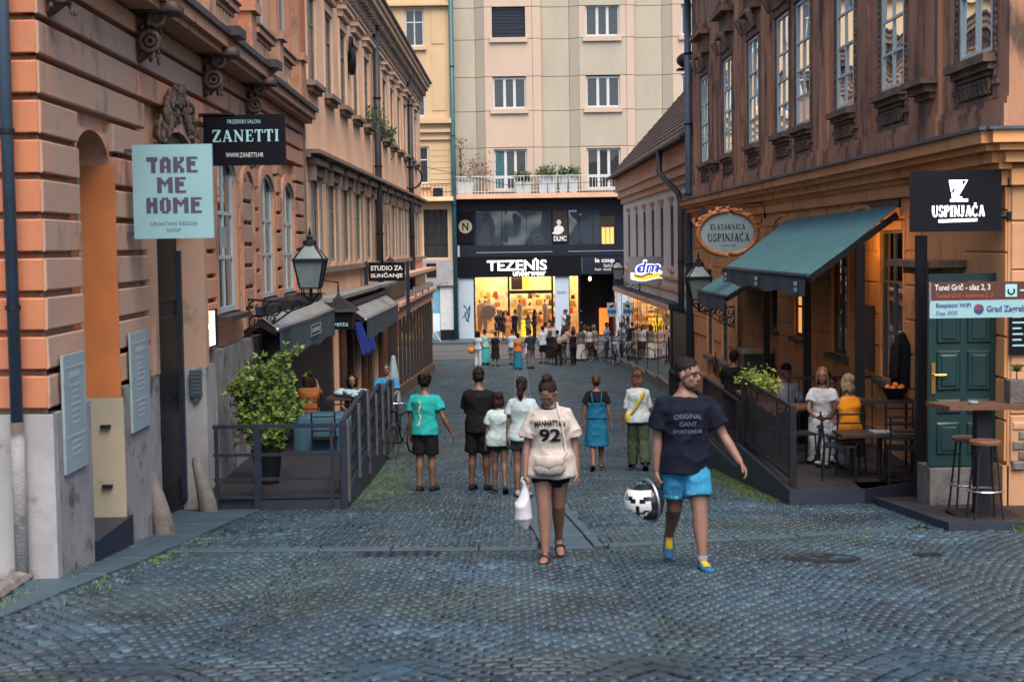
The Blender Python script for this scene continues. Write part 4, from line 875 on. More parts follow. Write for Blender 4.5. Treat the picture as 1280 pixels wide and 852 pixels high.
# shop vitrine in front of it
vt = thing('shop_vitrine', 'long glazed shop vitrine reflecting the crowd, against the white house', 'shop front', (5.1, 50, gz(50)))
FV = Fr((5.28 + .01 * 44, 0, 0), (-.01, 1, 0), (-1, 0, 0))
mb = MB(); FV.box(mb, 50.0, 73.2, -.5, .06, 3.45, 3.6); mb.build('roof_slab', M['dgrey'], vt)
mb = MB(); FV.box(mb, 49.98, 73.25, .06, .1, 3.38, 3.56); mb.build('copper_trim', M['pinkband'], vt)
mb = MB(); FV.box(mb, 49.6, 50.0, -.46, .02, .4, 3.44); mb.build('end_pier', M['black'], vt)
pz = glossy_pane('vitrine_glass', (.10, .06, .035), (.98, .96, .92)); pz.node_tree.nodes['Fresnel'].inputs[0].default_value = 1.55
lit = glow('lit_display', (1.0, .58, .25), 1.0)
n = 6
mb = MB(); FV.box(mb, 50.0, 73.2, -.48, -.44, .2, 3.44); mb.build('display_back', M['beige'], vt)
for k in range(n):
    a, b = 50.0 + k * 23.2 / n, 50.0 + (k + 1) * 23.2 / n
    g0 = max(gz(a), gz(b)) + .22
    mb = MB(); FV.box(mb, a, a + .04, -.05, .012, g0 - .3, 3.44); mb.build('mullion', M['iron'], vt)
    mb = MB(); mb.poly([FV.P(a + .06, 0, g0), FV.P(b, 0, g0), FV.P(b, 0, 3.44), FV.P(a + .06, 0, 3.44)]); mb.build('pane', pz, vt)
    mb = MB(); FV.box(mb, a, b, -.44, .1, g0 - .5, g0); mb.build('sill_block', M['stone'], vt)
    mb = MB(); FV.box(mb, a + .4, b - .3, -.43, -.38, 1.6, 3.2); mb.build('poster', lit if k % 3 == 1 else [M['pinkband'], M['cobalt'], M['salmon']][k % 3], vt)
mb = MB(); FV.box(mb, 44.4, 49.5, -.4, -.02, .5, 3.4); mb.build('dark_bay', M['black'], vt)

# ================================================================ far side: flats over the lit shop
YB_ = 90.0
FF = Fr((0, YB_, 0), (1, 0, 0), (0, -1, 0))
fb = thing('apartment_block', 'cream and pink panelled apartment block closing the street', 'building', (4, YB_, gz(80)))
def fx(px): return (px - 640) / 1900 * 90.0
def fz(py): return CAMZ + (307 - py) / 1900 * 90.0
XL, XR = fx(573), 16.0
BAYS = [(fx(611), fx(681)), (fx(728), fx(796)), (fx(843), fx(912))]
RECESS = [(XL, fx(600)), (fx(681), fx(716)), (fx(796), fx(831)), (fx(912), fx(946))]
ZF = [fz(240), fz(186), fz(141), fz(99), fz(53), fz(14), fz(-36), fz(-75), fz(-125)]
bayw = [(fx(621), fx(662)), (fx(736), fx(778)), (fx(854), fx(896))]
WZ = [(fz(238), fz(188)), (fz(138), fz(100)), (fz(51), fz(13)), (fz(-37), fz(-75)), (fz(-120), fz(-160))]
ZT = fz(-190)
for (a, b) in RECESS:
    for z0, z1 in zip(ZF, ZF[1:] + [ZT]):
        mb = MB(); FF.block(mb, a + .01, b - .01, -.2, 0, z0 + .015, z1 - .015, .01); mb.build('panel', M['cream'], fb)
mb = MB(); FF.box(mb, XL, XR, -.6, -.05, fz(245), ZT); mb.build('core_wall', M['greytrim'], fb)
for i, (a, b) in enumerate(BAYS):
    w0, w1 = bayw[i]; pr = .38
    for j, (z0, z1) in enumerate(zip(ZF, ZF[1:] + [ZT])):
        isw = next((wz for wz in WZ if wz[0] < (z0 + z1) / 2 < wz[1]), None)
        # splayed left cheek
        cl = fx(600) + (fx(716) - fx(600)) * i if i < 2 else fx(831)
        P = FF.P; mb = MB(); mb.prism([P(cl + .01, -.04, z0 + .015), P(a - .01, -.04, z0 + .015), P(a - .01, pr, z0 + .015), P(cl + .01, .02, z0 + .015)], [P(cl + .01, -.04, z1 - .015), P(a - .01, -.04, z1 - .015), P(a - .01, pr, z1 - .015), P(cl + .01, .02, z1 - .015)]); mb.build('cheek_panel', M['cream'], fb)
        mb = MB(); FF.block(mb, w1 + .40, b, -.04, pr, z0 + .015, z1 - .015, .01); mb.build('panel', M['pinkp'], fb)
        if isw:
            mb = MB(); FF.block(mb, a, w0, -.04, pr, z0 + .015, z1 - .015, .01); mb.build('panel', M['pinkp'], fb); mb = MB(); FF.block(mb, w1, w1 + .385, -.04, pr, z0 + .015, z1 - .015, .01); mb.build('panel', M['pinkp'], fb)
            mb = MB(); FF.box(mb, w0, w1, -.04, pr - .005, z0 + .02, isw[0]); FF.box(mb, w0, w1, -.04, pr - .006, isw[1], z1 - .02) if z1 - isw[1] > .05 else None; mb.build('panel', M['pinkp'], fb)
        else:
            mb = MB(); FF.block(mb, a, w1 + .385, -.04, pr, z0 + .015, z1 - .015, .01); mb.build('panel', M['pinkp'] if (i + j) % 2 else M['cream'], fb)
    for j, (z0, z1) in enumerate(WZ):
        if i == 0 and j == 2:
            mb = MB(); FF.box(mb, w0 + .03, w1 - .03, .18, .22, z0 + .02, z1); sh = mb.build('roller_shutter', M['navy'], fb)
            for k in range(9): mb = MB(); zz = z0 + .05 + k * .19; FF.block(mb, w0 + .05, w1 - .05, .22, .245, zz, zz + .17, .012); mb.build('slat', M['navy'], sh)
        else:
            window(FF, w0, w1, z0, z1, fb, M['white'], M['pane_d'], 3, (0, 1) if j else (0, .3, 1), .22, .1, .08, tilt=.01, mull=.16)
            if q.random() < .45:
                mb = MB(); FF.box(mb, w0 + .12, w0 + .12 + (w1 - w0) * q.choice([.25, .5, .85]), .175, .185, z0 + .1, z1 - .1); mb.build('curtain', M['pipe_t'] if q.random() < .6 else M['bluewhite'], fb)
        if j:
            mb = MB(); FF.box(mb, w0 - .15, w1 + .12, pr - .01, pr + .14, z0 - .3, z0 - .03); mb.build('sill', M['pinkp'], fb)
# balcony
bz = fz(243)
mb = MB(); FF.box(mb, XL, XR, -.3, 1.1, bz - .28, bz); mb.build('balcony_slab', M['pinkband'], fb)
rl = MB(); FF.box(rl, XL, XR, 1.02, 1.07, bz + .98, bz + 1.03); FF.box(rl, XL, XR, 1.02, 1.06, bz + .1, bz + .14); rl = rl.build('balcony_rail', M['white'], fb)
x = XL
while x < 9:
    mb = MB(); FF.box(mb, x, x + .03, 1.03, 1.055, bz, bz + .98); mb.build('baluster', M['white'], rl); x += .19
for i, px in enumerate((580, 590, 652, 661, 681, 692, 706, 719)):
    t = thing('balcony_planter', None, None, FF.P(fx(px), .75, bz), 'white planters on the balcony')
    small = i < 2
    tag(t, ['white planter with a bare twig, far left on the balcony', 'white planter with wispy shrub at the left of the balcony', 'low white planter right of the left balcony door', 'low white planter second right of the left balcony door', 'tall white planter with round bush, leftmost of four', 'tall white planter with round bush, second of four', 'tall white planter with round bush, third of four', 'tall white planter with round bush, rightmost of four'][i], 'planter')
    h = .95 if i > 3 else .7; c = fx(px); mb = MB(); mb.prism([FF.P(c - .2, .6, bz), FF.P(c + .2, .6, bz), FF.P(c + .2, .9, bz), FF.P(c - .2, .9, bz)], [FF.P(c - .28, .56, bz + h), FF.P(c + .28, .56, bz + h), FF.P(c + .28, .94, bz + h), FF.P(c - .28, .94, bz + h)]); mb.build('pot', M['white'], t)
    mb = MB()
    for _ in range(160 if i != 1 else 220):
        if i > 1: d = Vector((q.gauss(0, .16), q.gauss(0, .16), q.gauss(.25, .17)))
        elif i == 0: zz = q.uniform(0, 2.6); d = Vector((q.gauss(0, .03 + (.25 if zz > 2 else 0)), q.gauss(0, .05), zz))
        else: d = Vector((q.gauss(.5, .5), q.gauss(0, .2), abs(q.gauss(.7, .5))))
        c0 = FF.P(c, .75, bz + h) + d; u = Vector((q.gauss(0, 1), q.gauss(0, 1), q.gauss(0, 1))).normalized() * .09; v = u.orthogonal().normalized() * .05; mb.poly([c0 - v, c0 + u, c0 + v, c0 - u])
    mb.build('foliage', M['leaf_d'] if i > 1 else M['soot'], t)
mb = MB(); mb.lathe(FF.P(fx(609), .7, bz), [(.12, 0), (.2, .25), (.16, .3)], 12); o = mb.build('flower_pot', M['niche'], None, FF.P(fx(609), .7, bz)); tag(o, 'small orange pot on the balcony floor', 'pot')
# mezzanine band
zm0, zm1 = fz(318), fz(262)
mb = MB(); FF.box(mb, XL, XR, -.5, -.1, zm0 - .2, bz - .28); mb.build('mezzanine_wall', M['navy'], fb)
mb = MB(); FF.box(mb, XL, XR, -.1, .12, zm0 - .15, zm0 + .55); mb.build('mezzanine_apron', M['navy'], fb)
def pane_box(a, b, z0, z1, name, m, w=.02):
    mb = MB(); FF.box(mb, a, b, w - .06, w, z0, z1); return mb.build(name, m, fb)
mezz = glossy_pane('mezzanine_glass', (.012, .03, .05), (.5, .62, .75)); mezz.node_tree.nodes['Fresnel'].inputs[0].default_value = 2.4
mezz.node_tree.nodes['Bump'].inputs['Strength'].default_value = .5; mezz.node_tree.nodes['Bump'].inputs['Distance'].default_value = .3; mezz.node_tree.nodes['Noise Texture'].inputs['Scale'].default_value = .45
pane_box(fx(597), fx(629), fz(313), fz(264), 'mezzanine_pane', mezz, -.02); pane_box(fx(629.5), fx(660), fz(313), fz(264), 'mezzanine_pane', mezz, -.02); pane_box(fx(660.5), fx(691), fz(313), fz(264), 'mezzanine_pane', mezz, -.02)
pane_box(fx(574), fx(594), fz(303), fz(264), 'dark_panel', M['signblack']); pane_box(fx(693), fx(711), fz(303), fz(264), 'dark_panel', M['darkwood'])
for a, b in ((713, 726), (726.6, 743), (743.6, 752)): pane_box(fx(a), fx(b), fz(313), fz(264), 'mezzanine_pane', mezz, -.02)
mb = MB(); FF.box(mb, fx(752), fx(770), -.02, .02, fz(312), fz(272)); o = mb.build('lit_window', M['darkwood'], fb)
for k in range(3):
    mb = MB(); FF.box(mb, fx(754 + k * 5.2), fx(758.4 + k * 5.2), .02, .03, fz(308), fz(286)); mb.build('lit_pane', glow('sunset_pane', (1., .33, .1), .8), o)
mb = MB(); FF.box(mb, fx(574), fx(576.5), .12, .15, fz(322), fz(306)); mb.build('white_strip', M['white'], fb)
mb = MB(); FF.box(mb, fx(597), fx(692), .12, .16, fz(316), fz(314.5)); FF.box(mb, fx(712), fx(790), .12, .16, fz(316), fz(314.5)); mb.build('metal_trim', M['chrome'], fb)
# round N badge and figure sign
bd = MB(); bd.lathe((0, 0, 0), [(.4, 0), (.4, .03)], 24); bd.v = [(fx(584) + x, YB_ - .06 - z, fz(282.5) + y) for x, y, z in bd.v]; bd = bd.build('round_badge', M['beige'], fb)
put_text('N', (fx(584), YB_ - .1, fz(282.5)), RX, UZ, .35, .45, M['signblack'], bd, bold=.02)
put_text('DLMC', (fx(702), YB_ - .03, fz(299)), RX, UZ, .75, .3, M['wprint'], fb, bold=.03)
mb = MB(); c = FF.P(fx(700.5), .04, fz(288)); mb.ell(c, (.3, .03, .25)); mb.ell(c + Vector((0, 0, .42)), (.14, .03, .17)); mb.ell(c + Vector((-.12, 0, -.2)), (.28, .03, .1)); mb.build('figure_emblem', M['wprint'], fb)
# shop front
zs0, zs1 = gz(80) + .13, fz(345)
mb = MB(); FF.box(mb, XL, fx(728), -.05, .22, fz(346), fz(320)); mb.build('fascia', M['signblack'], fb)
mb = MB(); FF.box(mb, fx(729), fx(800), -.05, .2, fz(344), fz(322)); mb.build('fascia', M['navy'], fb)
lw = glow('white_light_letters', (1, 1, 1), .8)
put_text('TEZENIS', (fx(647.5), YB_ - .23, fz(331.5)), RX, UZ, fx(684.5) - fx(610), .62, lw, fb, 'fascia_lettering', bold=.022, off=.04)
mb = MB(); FF.box(mb, fx(669.5), fx(672.3), .25, .27, fz(325.8), fz(323)); mb.build('letter_dot', lw, fb)
put_text('underwear', (fx(663), YB_ - .23, fz(341)), RX, UZ, fx(684) - fx(643), .36, lw, fb, 'fascia_lettering', bold=.012, off=.04)
put_text('le coup', (fx(757), YB_ - .21, fz(327.5)), RX, UZ, 1.15, .36, M['wprint'], fb, bold=.03, off=.02); put_text('fashion', (fx(763), YB_ - .21, fz(333.3)), RX, UZ, .7, .2, M['wprint'], fb, off=.02); put_text('hair studio', (fx(757), YB_ - .21, fz(337.8)), RX, UZ, 1.15, .16, M['wprint'], fb, off=.02)
pale = mat('pale_blue_panel', (.38, .50, .62), (.44, .55, .66), scale=1.5, rough=.4)
def pillar(a, b): mb = MB(); FF.box(mb, a, b, -.1, .1, zs0, zs1); return mb.build('pale_panel', pale, fb)
pillar(fx(574.5), fx(593)); p_ = pillar(fx(694.5), fx(712))
mb = MB()
for k in range(7): mb.tube([FF.P(fx(578 + q.uniform(0, 12)), .108, zs0 + q.uniform(.9, 2)) for _ in range(3)], .02, 5)
mb.build('print', M['clothblue'], fb)
put_text('Intim', (fx(703), YB_ - .1, fz(366)), RX, UZ, .5, .2, M['clothblue'], fb, off=.01)
# interior
gl_w = glow('shop_light_panel', (1., .80, .52), 2.8); warm = mat('shop_wall_warm', (.85, .68, .42), (.7, .45, .2), scale=2.2, rough=.7)
XI0, XI1 = fx(593.5), fx(724)
mb = MB(); mb.poly([(XI0, YB_ + 4, zs0), (XI1, YB_ + 4, zs0), (XI1, YB_ + 4, zs1), (XI0, YB_ + 4, zs1)]); mb.poly([(XI0, YB_, zs0 + .02), (XI1, YB_, zs0 + .02), (XI1, YB_ + 4, zs0 + .02), (XI0, YB_ + 4, zs0 + .02)]); mb.poly([(XI0, YB_ - .05, zs0), (XI0, YB_ + 4, zs0), (XI0, YB_ + 4, zs1), (XI0, YB_ - .05, zs1)]); mb.poly([(XI1, YB_ - .05, zs0), (XI1, YB_ + 4, zs0), (XI1, YB_ + 4, zs1), (XI1, YB_ - .05, zs1)]); mb.build('shop_interior', warm, fb)
mb = MB(); mb.poly([(XI0, YB_ + .1, zs1 - .02), (XI1, YB_ + .1, zs1 - .02), (XI1, YB_ + 4, zs1 - .02), (XI0, YB_ + 4, zs1 - .02)]); mb.build('light_ceiling', gl_w, fb)
tones = [(.75, .3, .08), (.6, .12, .05), (.85, .7, .45), (.08, .05, .05), (.5, .35, .3), (.8, .45, .1), (.85, .8, .75), (.75, .62, .1)]
for k in range(150):          # garments, boxes and displays behind the glass
    x = q.uniform(XI0 + .2, XI1 - .3); y = YB_ + q.uniform(.6, 3.6); z = zs0 + q.choice([.3, .8, 1.3, 1.8, 2.3]) + q.uniform(-.1, .1); c = tones[q.randrange(8)]
    mb = MB(); w = q.uniform(.1, .22); h = q.uniform(.15, .4)
    if k % 3: mb.prism([(x - w, y, z), (x + w, y, z), (x + w, y + .06, z), (x - w, y + .06, z)], [(x - w * .6, y, z + h), (x + w * .6, y, z + h), (x + w * .6, y + .06, z + h), (x - w * .6, y + .06, z + h)])
    else: mb.box(x - w, x + w, y, y + .3, z, z + h)
    o = mb.build('display_garment', cloth(c), fb)
for k in range(5):
    x = XI0 + .6 + k * 1.25; mb = MB(); mb.box(x, x + .9, YB_ + 2.4, YB_ + 2.8, zs0 + .7, zs0 + .75); mb.box(x, x + .9, YB_ + 2.4, YB_ + 2.8, zs0 + 1.4, zs0 + 1.45); mb.box(x, x + .05, YB_ + 2.4, YB_ + 2.8, zs0, zs0 + 2); mb.build('display_rack', M['white'], fb)
for k, px in enumerate((600, 607, 650, 682)):
    x = fx(px); mb = MB(); z = zs0 + .5; mb.tube([(x, YB_ + .5, z), (x, YB_ + .5, z + .5), (x, YB_ + .5, z + .8), (x, YB_ + .5, z + 1.05), (x, YB_ + .5, z + 1.4), (x, YB_ + .5, z + 1.5)], [(.1, .1), (.15, .1), (.12, .09), (.14, .1), (.18, .09), (.05, .05)], 10); mb.ell((x, YB_ + .5, z + 1.68), (.08, .1, .12)); mb.lathe((x, YB_ + .5, zs0 + .02), [(.2, 0), (.2, .02), (.02, .03), (.02, .5)], 12); mb.build('mannequin', cloth((.7, .5, .35)), fb, smooth=True)
mb = MB(); mb.lathe((0, 0, 0), [(.42, 0), (.42, .03)], 24); mb.v = [(fx(611) + x, YB_ + .2 - z, fz(390) + y) for x, y, z in mb.v]; mb.build('round_sticker', M['pinkband'], fb)
mb = MB(); FF.box(mb, fx(640), fx(654), -.35, -.3, fz(362), fz(346)); mb.build('poster', M['wood'], fb); mb = MB(); FF.box(mb, fx(655), fx(662), -.35, -.3, fz(362), fz(346)); mb.build('poster', glow('yellow_poster', (1, .6, .05), .9), fb)
mb = MB(); FF.box(mb, fx(652), fx(668), -.9, -.4, zs0 + .02, zs0 + 1.0); mb.build('counter', glow('yellow_counter', (1, .62, .03), .7), fb)
# frames and panes
fr_ = MB()
for a, b in ((593, 595), (635.5, 638), (690, 692.5), (712, 713), (723.5, 726)): FF.box(fr_, fx(a), fx(b), -.08, .05, zs0, zs1)
FF.box(fr_, fx(638), fx(690), -.07, .04, fz(367), fz(363)); fr_.build('shop_frame', M['black'], fb)
for a, b, c, d in ((595, 635.5, zs0, zs1), (638, 690, zs0, fz(367)), (638, 690, fz(363), zs1), (713, 723.5, zs0, zs1)):
    mb = MB(); mb.poly([FF.P(fx(a), -.02, c), FF.P(fx(b), -.02, c), FF.P(fx(b), -.02, d), FF.P(fx(a), -.02, d)]); mb.build('pane', M['clear'], fb)
# dark passage to the right
mb = MB(); x0, x1 = fx(726), XR; mb.box(x0, x1, YB_ + 3, YB_ + 3.2, 0, 4); mb.box(x0, x1, YB_ - .1, YB_ + 3, zs1 + .03, zs1 + .1); mb.build('passage', M['black'], fb)
mb = MB(); FF.box(mb, fx(768), XR, -.5, 0, 0, zs1); mb.build('passage_pier', M['navy'], fb)
mb = MB(); mb.ell((fx(739), YB_ + .5, fz(350)), (.09, .09, .13)); o = mb.build('passage_lamp', glow('warm_bulb', (1, .6, .2), 6), fb)
mb = MB(); mb.box(fx(752), fx(764), YB_ + 2, YB_ + 2.05, zs0, zs0 + 1.6); mb.build('lit_passage_sign', glow('orange_glow', (1, .2, .03), .7), fb)

# yellow neighbour
FY = Fr((0, 89.0, 0), (1, 0, 0), (0, -1, 0))
yb = thing('yellow_house', 'pale yellow stucco house left of the apartment block', 'building', (-8, 89, gz(80)))
def yx(px): return (px - 640) / 1900 * 89.0
def yz(py): return CAMZ + (308.5 - py) / 1900 * 89.0
wins = [(yx(513), yx(537), yz(61), yz(15)), (yx(513), yx(537), yz(147), yz(98)), (yx(513), yx(540), yz(230), yz(184)), (yx(450), yx(475), yz(61), yz(15)), (yx(450), yx(475), yz(147), yz(98)), (yx(513), yx(537), yz(-30), yz(-75))]
mb = MB(); FY.wall(mb, -26, yx(569), gz(80), yz(-110), [(*w, .25) for w in wins] + [(yx(532), yx(562), yz(322), yz(262), .5)]); mb.build('wall', M['yellow'], yb)
for i, w in enumerate(wins):
    window(FY, *w, yb, M['white'], M['pane_d'], 2, (0, .66, 1), -.12, .1, .08, tilt=.01)
    mb = MB(); FY.box(mb, w[0] - .12, w[1] + .12, 0, .18, w[2] - .22, w[2] - .02); mb.build('sill', M['yellow'], yb)
for y0, y1, w in ((9, 12, .3), (150, 156, .35), (163, 167, .2), (174, 176, .15)):
    mb = MB(); FY.box(mb, -26, yx(569), 0, w, yz(y1), yz(y0)); mb.build('string_course', M['yellow'], yb)
for z0, z1 in ((140, 66), (58, 18), (-25, -90)):
    mb = MB(); FY.box(mb, yx(546), yx(562), 0, .04, yz(z0), yz(z1)); mb.build('raised_panel', M['yellow'], yb)
for k in range(8): mb = MB(); zz = yz(240) + k * .34; FY.block(mb, yx(541), yx(568), 0, .03, zz, zz + .31, .012); mb.build('stone_block', M['yellow'], yb)
mb = MB(); FY.box(mb, -26, yx(570), 0, .9, yz(252), yz(247)); mb.build('balcony_slab', M['peach'], yb)
rl = MB(); FY.box(rl, yx(500), yx(567), .82, .86, yz(232), yz(231)); rl = rl.build('balcony_rail', M['iron'], yb)
x = yx(505)
while x < yx(566):
    mb = MB(); FY.box(mb, x, x + .025, .83, .855, yz(247), yz(232)); mb.build('baluster', M['iron'], rl); x += .22
mb = MB(); FY.box(mb, yx(545), yx(557), .2, .6, yz(247), yz(236)); ac = mb.build('air_conditioner', M['dgrey'], None, FY.P(yx(551), .4, yz(247))); tag(ac, 'dark air conditioning unit on the yellow house balcony', 'air conditioner')
mb = MB(); mb.torus(FY.P(yx(551), .61, yz(241.5)), .18, .02, (0, 1, 0), 18, 5); mb.build('fan_ring', M['black'], ac)
mb = MB(); FY.box(mb, yx(532), yx(562), -.48, -.4, yz(322), yz(262)); lo = mb.build('dark_glazing', M['pane_d'], yb)
for px in (536, 545, 553, 561): mb = MB(); FY.box(mb, yx(px), yx(px) + .07, -.4, -.35, yz(322), yz(262)); mb.build('glazing_bar', M['dgrey'], lo)
for py in (276, 306, 292): mb = MB(); FY.box(mb, yx(532), yx(562), -.4, -.36, yz(py), yz(py) + .07); mb.build('glazing_bar', M['dgrey'], lo)
mb = MB(); FY.box(mb, -26, yx(569), 0, .3, yz(357), yz(325)); mb.build('shop_fascia', M['plinth_s'], yb)
mb = MB(); FY.box(mb, yx(535), yx(547), .3, .34, yz(346), yz(329)); mb.build('vent_opening', M['black'], yb)
mb = MB(); FY.box(mb, yx(551), yx(568), 0, .12, yz(412), yz(358)); mb.build('white_shutter', M['white'], yb)
mb = MB(); FY.box(mb, yx(551), yx(569), 0, .13, gz(80) + .13, yz(412)); mb.build('dark_base', M['black'], yb)
mb = MB(); FY.box(mb, yx(541), yx(550), 0, .05, gz(80) + .13, yz(360)); mb.build('blue_shop_window', mat('blue_shop_print', (.05, .3, .5), (.3, .5, .6), scale=1.2, rough=.3), yb)
p = FY.P(yx(570.5), .25, 0); drainpipe('drainpipe', 'long teal drainpipe between the yellow house and the apartment block', [(p.x, p.y, 22), (p.x, p.y, .2)], .13, 'pipe_t', (8, 12, 16))
# swing sign board in front of the blue shop window
sb = thing('pavement_sign', 'blue and white folding sign standing by the yellow house', 'sign', (yx(545), 87.9, gz(80) + .13))
mb = MB(); o = ORG[sb]; mb.prism([o + Vector(v) for v in ((-.3, -.25, .6), (.3, -.25, .6), (.3, -.2, .6), (-.3, -.2, .6))], [o + Vector(v) for v in ((-.3, 0, 1.6), (.3, 0, 1.6), (.3, .05, 1.6), (-.3, .05, 1.6))]); mb.build('board', M['pale'] if 'pale' in M else pale, sb)
for s_ in (-1, 1):
    mb = MB(); mb.bar(o + Vector((0, -.22, .6)), o + Vector((s_ * .35, -.35, 0)), .04); mb.build('leg', M['white'], sb)
# ================================================================ signs
def sign_thing(name, label, c, cat='sign'): return thing(name, label, cat, c)
# pale teal shop sign on the left
c = Vector((-3.42, 15.5, 6.2)); W, H = .81, .95
t = sign_thing('hanging_sign', 'pale teal square sign with mauve pixel letters on the left wall', c)
mb = MB(); board(mb, c, RX, UZ, W, H, .05); mb.build('board', M['signteal'], t)
pixel_text('TAKE', c + Vector((0, 0, .27)), RX, UZ, .0225, M['mauve'], t); pixel_text('ME', c + Vector((-.01, 0, .065)), RX, UZ, .0225, M['mauve'], t); pixel_text('HOME', c + Vector((.01, 0, -.14)), RX, UZ, .0225, M['mauve'], t)
put_text('CROATIAN DESIGN', c + Vector((0, 0, -.325)), RX, UZ, .47, .036, M['mauve'], t, space=1.15); put_text('SHOP', c + Vector((0, 0, -.39)), RX, UZ, .14, .036, M['mauve'], t, space=1.15)
for z in (.42, -.42):
    mb = MB(); mb.box(c.x - W / 2 - .14, c.x - W / 2 + .02, c.y + .055, c.y + .085, c.z + z - .02, c.z + z + .02); mb.box(c.x - W / 2 - .19, c.x - W / 2 - .14, c.y - .01, c.y + .15, c.z + z - .09, c.z + z + .09); mb.build('bracket', M['pipe'], t)
# black hairdresser sign
c = Vector((-3.39, 19.6, 7.0)); W, H = 1.05, .645
t = sign_thing('hanging_sign', 'black board with pale serif hairdresser lettering on the left wall', c)
mb = MB(); board(mb, c, RX, UZ, W, H, .06); mb.build('board', M['signblack'], t)
serif_text('ZANETTI', c + Vector((.02, 0, .055)), RX, UZ, .86, .15, M['tealprint'], t, fat=1.1); put_text('FRIZERSKI SALON', c + Vector((0, 0, .235)), RX, UZ, .42, .05, M['tealprint'], t); put_text('WWW.ZANETTI.HR', c + Vector((0, 0, -.19)), RX, UZ, .48, .058, M['wprint'], t)
mb = MB(); mb.box(c.x - W / 2 - .13, c.x - W / 2 + .4, c.y + .0, c.y + .04, c.z + H / 2 - .02, c.z + H / 2 + .025); mb.build('bracket', M['iron'], t)
# small lit vertical sign, small nameplate, intercom, price boards
c = Vector((-3.955, 20.0, 4.56)); t = sign_thing('lit_sign', 'small upright glowing cream sign on the corner house', c)
mb = MB(); mb.prism([c + Vector(v) for v in ((-.075, -.02, -.26), (.06, -.02, -.22), (.06, .12, -.22), (-.075, .12, -.26))], [c + Vector(v) for v in ((-.075, -.02, .26), (.06, -.02, .27), (.06, .12, .27), (-.075, .12, .26))]); mb.build('case', M['iron'], t)
mb = MB(); mb.prism([c + Vector(v) for v in ((-.055, -.03, -.23), (.05, -.03, -.2), (.05, -.02, -.2), (-.055, -.02, -.23))], [c + Vector(v) for v in ((-.055, -.03, .24), (.05, -.03, .25), (.05, -.02, .25), (-.055, -.02, .24))]); mb.build('face', glow('cream_glow', (1, .83, .55), 1.0), t)
c = Vector((-3.9, 20.6, 5.75)); mb = MB(); mb.box(c.x - .03, c.x + .06, c.y, c.y + .04, c.z - .12, c.z + .16); o = mb.build('nameplate', M['bluewhite'], None, c); tag(o, 'tiny pale nameplate just below the teal sign', 'sign')
c = Vector((-4.1, 19.47, 3.9)); t = sign_thing('intercom', 'grey slatted intercom panel beside the dark gate', c, 'intercom')
mb = MB(); mb.box(c.x - .04, c.x + .11, c.y - .06, c.y, c.z - .17, c.z + .17); mb.box(c.x + .0, c.x + .07, c.y - .05, c.y, c.z - .24, c.z - .17); mb.build('case', M['pipe'], t)
for k in range(6): mb = MB(); mb.box(c.x - .02, c.x + .09, c.y - .068, c.y - .06, c.z - .13 + k * .048, c.z - .105 + k * .048); mb.build('slat', M['railwood'], t)
for (a0, a1, z0, z1, lb) in ((12.9, 13.6, 3.7, 4.72, 'pale menu board nearest the left edge of the picture'), (15.35, 16.15, 3.76, 4.77, 'pale menu board between the orange niche and the dark gate')):
    c = FB1.P((a0 + a1) / 2, .1, z0); t = sign_thing('information_board', lb, c, 'board')
    mb = MB(); FB1.box(mb, a0, a1, .074, .10, z0, z1); mb.build('board', M['bluewhite'], t)
    lines = MB(); q = random.Random(2)
    for k in range(15):
        if k in (2, 10): continue
        z = z1 - .1 - k * (z1 - z0 - .2) / 15; h = (.05 if k == 1 else .018); w = (a1 - a0) * (.8 if k in (0, 11) else q.uniform(.2, .45)); m_ = (a0 + a1) / 2
        FB1.box(lines, m_ - w / 2, m_ + w / 2, .1, .103, z - h, z)
    lines.build('printed_lines', M['greyprint'], t)
# solarium sign over the left shops
c = Vector((-3.35, 41.0, 4.95)); t = sign_thing('hanging_sign', 'black sign with white lettering hung between grey posts over the left shops', c)
mb = MB(); board(mb, c, RX, UZ, .98, .5, .06); mb.build('board', M['signblack'], t); put_text('STUDIO ZA', c + Vector((0, 0, .1)), RX, UZ, .86, .13, M['wprint'], t, bold=.03); put_text('SUN\u010cANJE', c + Vector((0, 0, -.1)), RX, UZ, .86, .165, M['wprint'], t, bold=.03)
for s_ in (-1, 1): mb = MB(); mb.box(c.x + s_ * .56 - .05, c.x + s_ * .56 + .05, c.y, c.y + .08, c.z - (.35 if s_ < 0 else 1.3), c.z + .28); mb.build('post', M['dgrey'], t)
mb = MB(); mb.tube([c + Vector((.1, .03, .26)), c + Vector((.1, .03, .42))], .02, 6); mb.lathe(c + Vector((.1, .03, .27)), [(.12, 0), (.07, .08), (.02, .1)], 10); mb.build('small_lamp', M['iron'], t)
mb = MB(); mb.tube([(-3.95, 41.05, 5.0), (-3.85, 41.05, 5.1), (-3.4, 41.05, 5.08)], .015, 6); mb.tube([(-3.95, 41.05, 4.9), (-3.88, 41.05, 4.9)], .015, 6); mb.build('bracket', M['iron'], t)

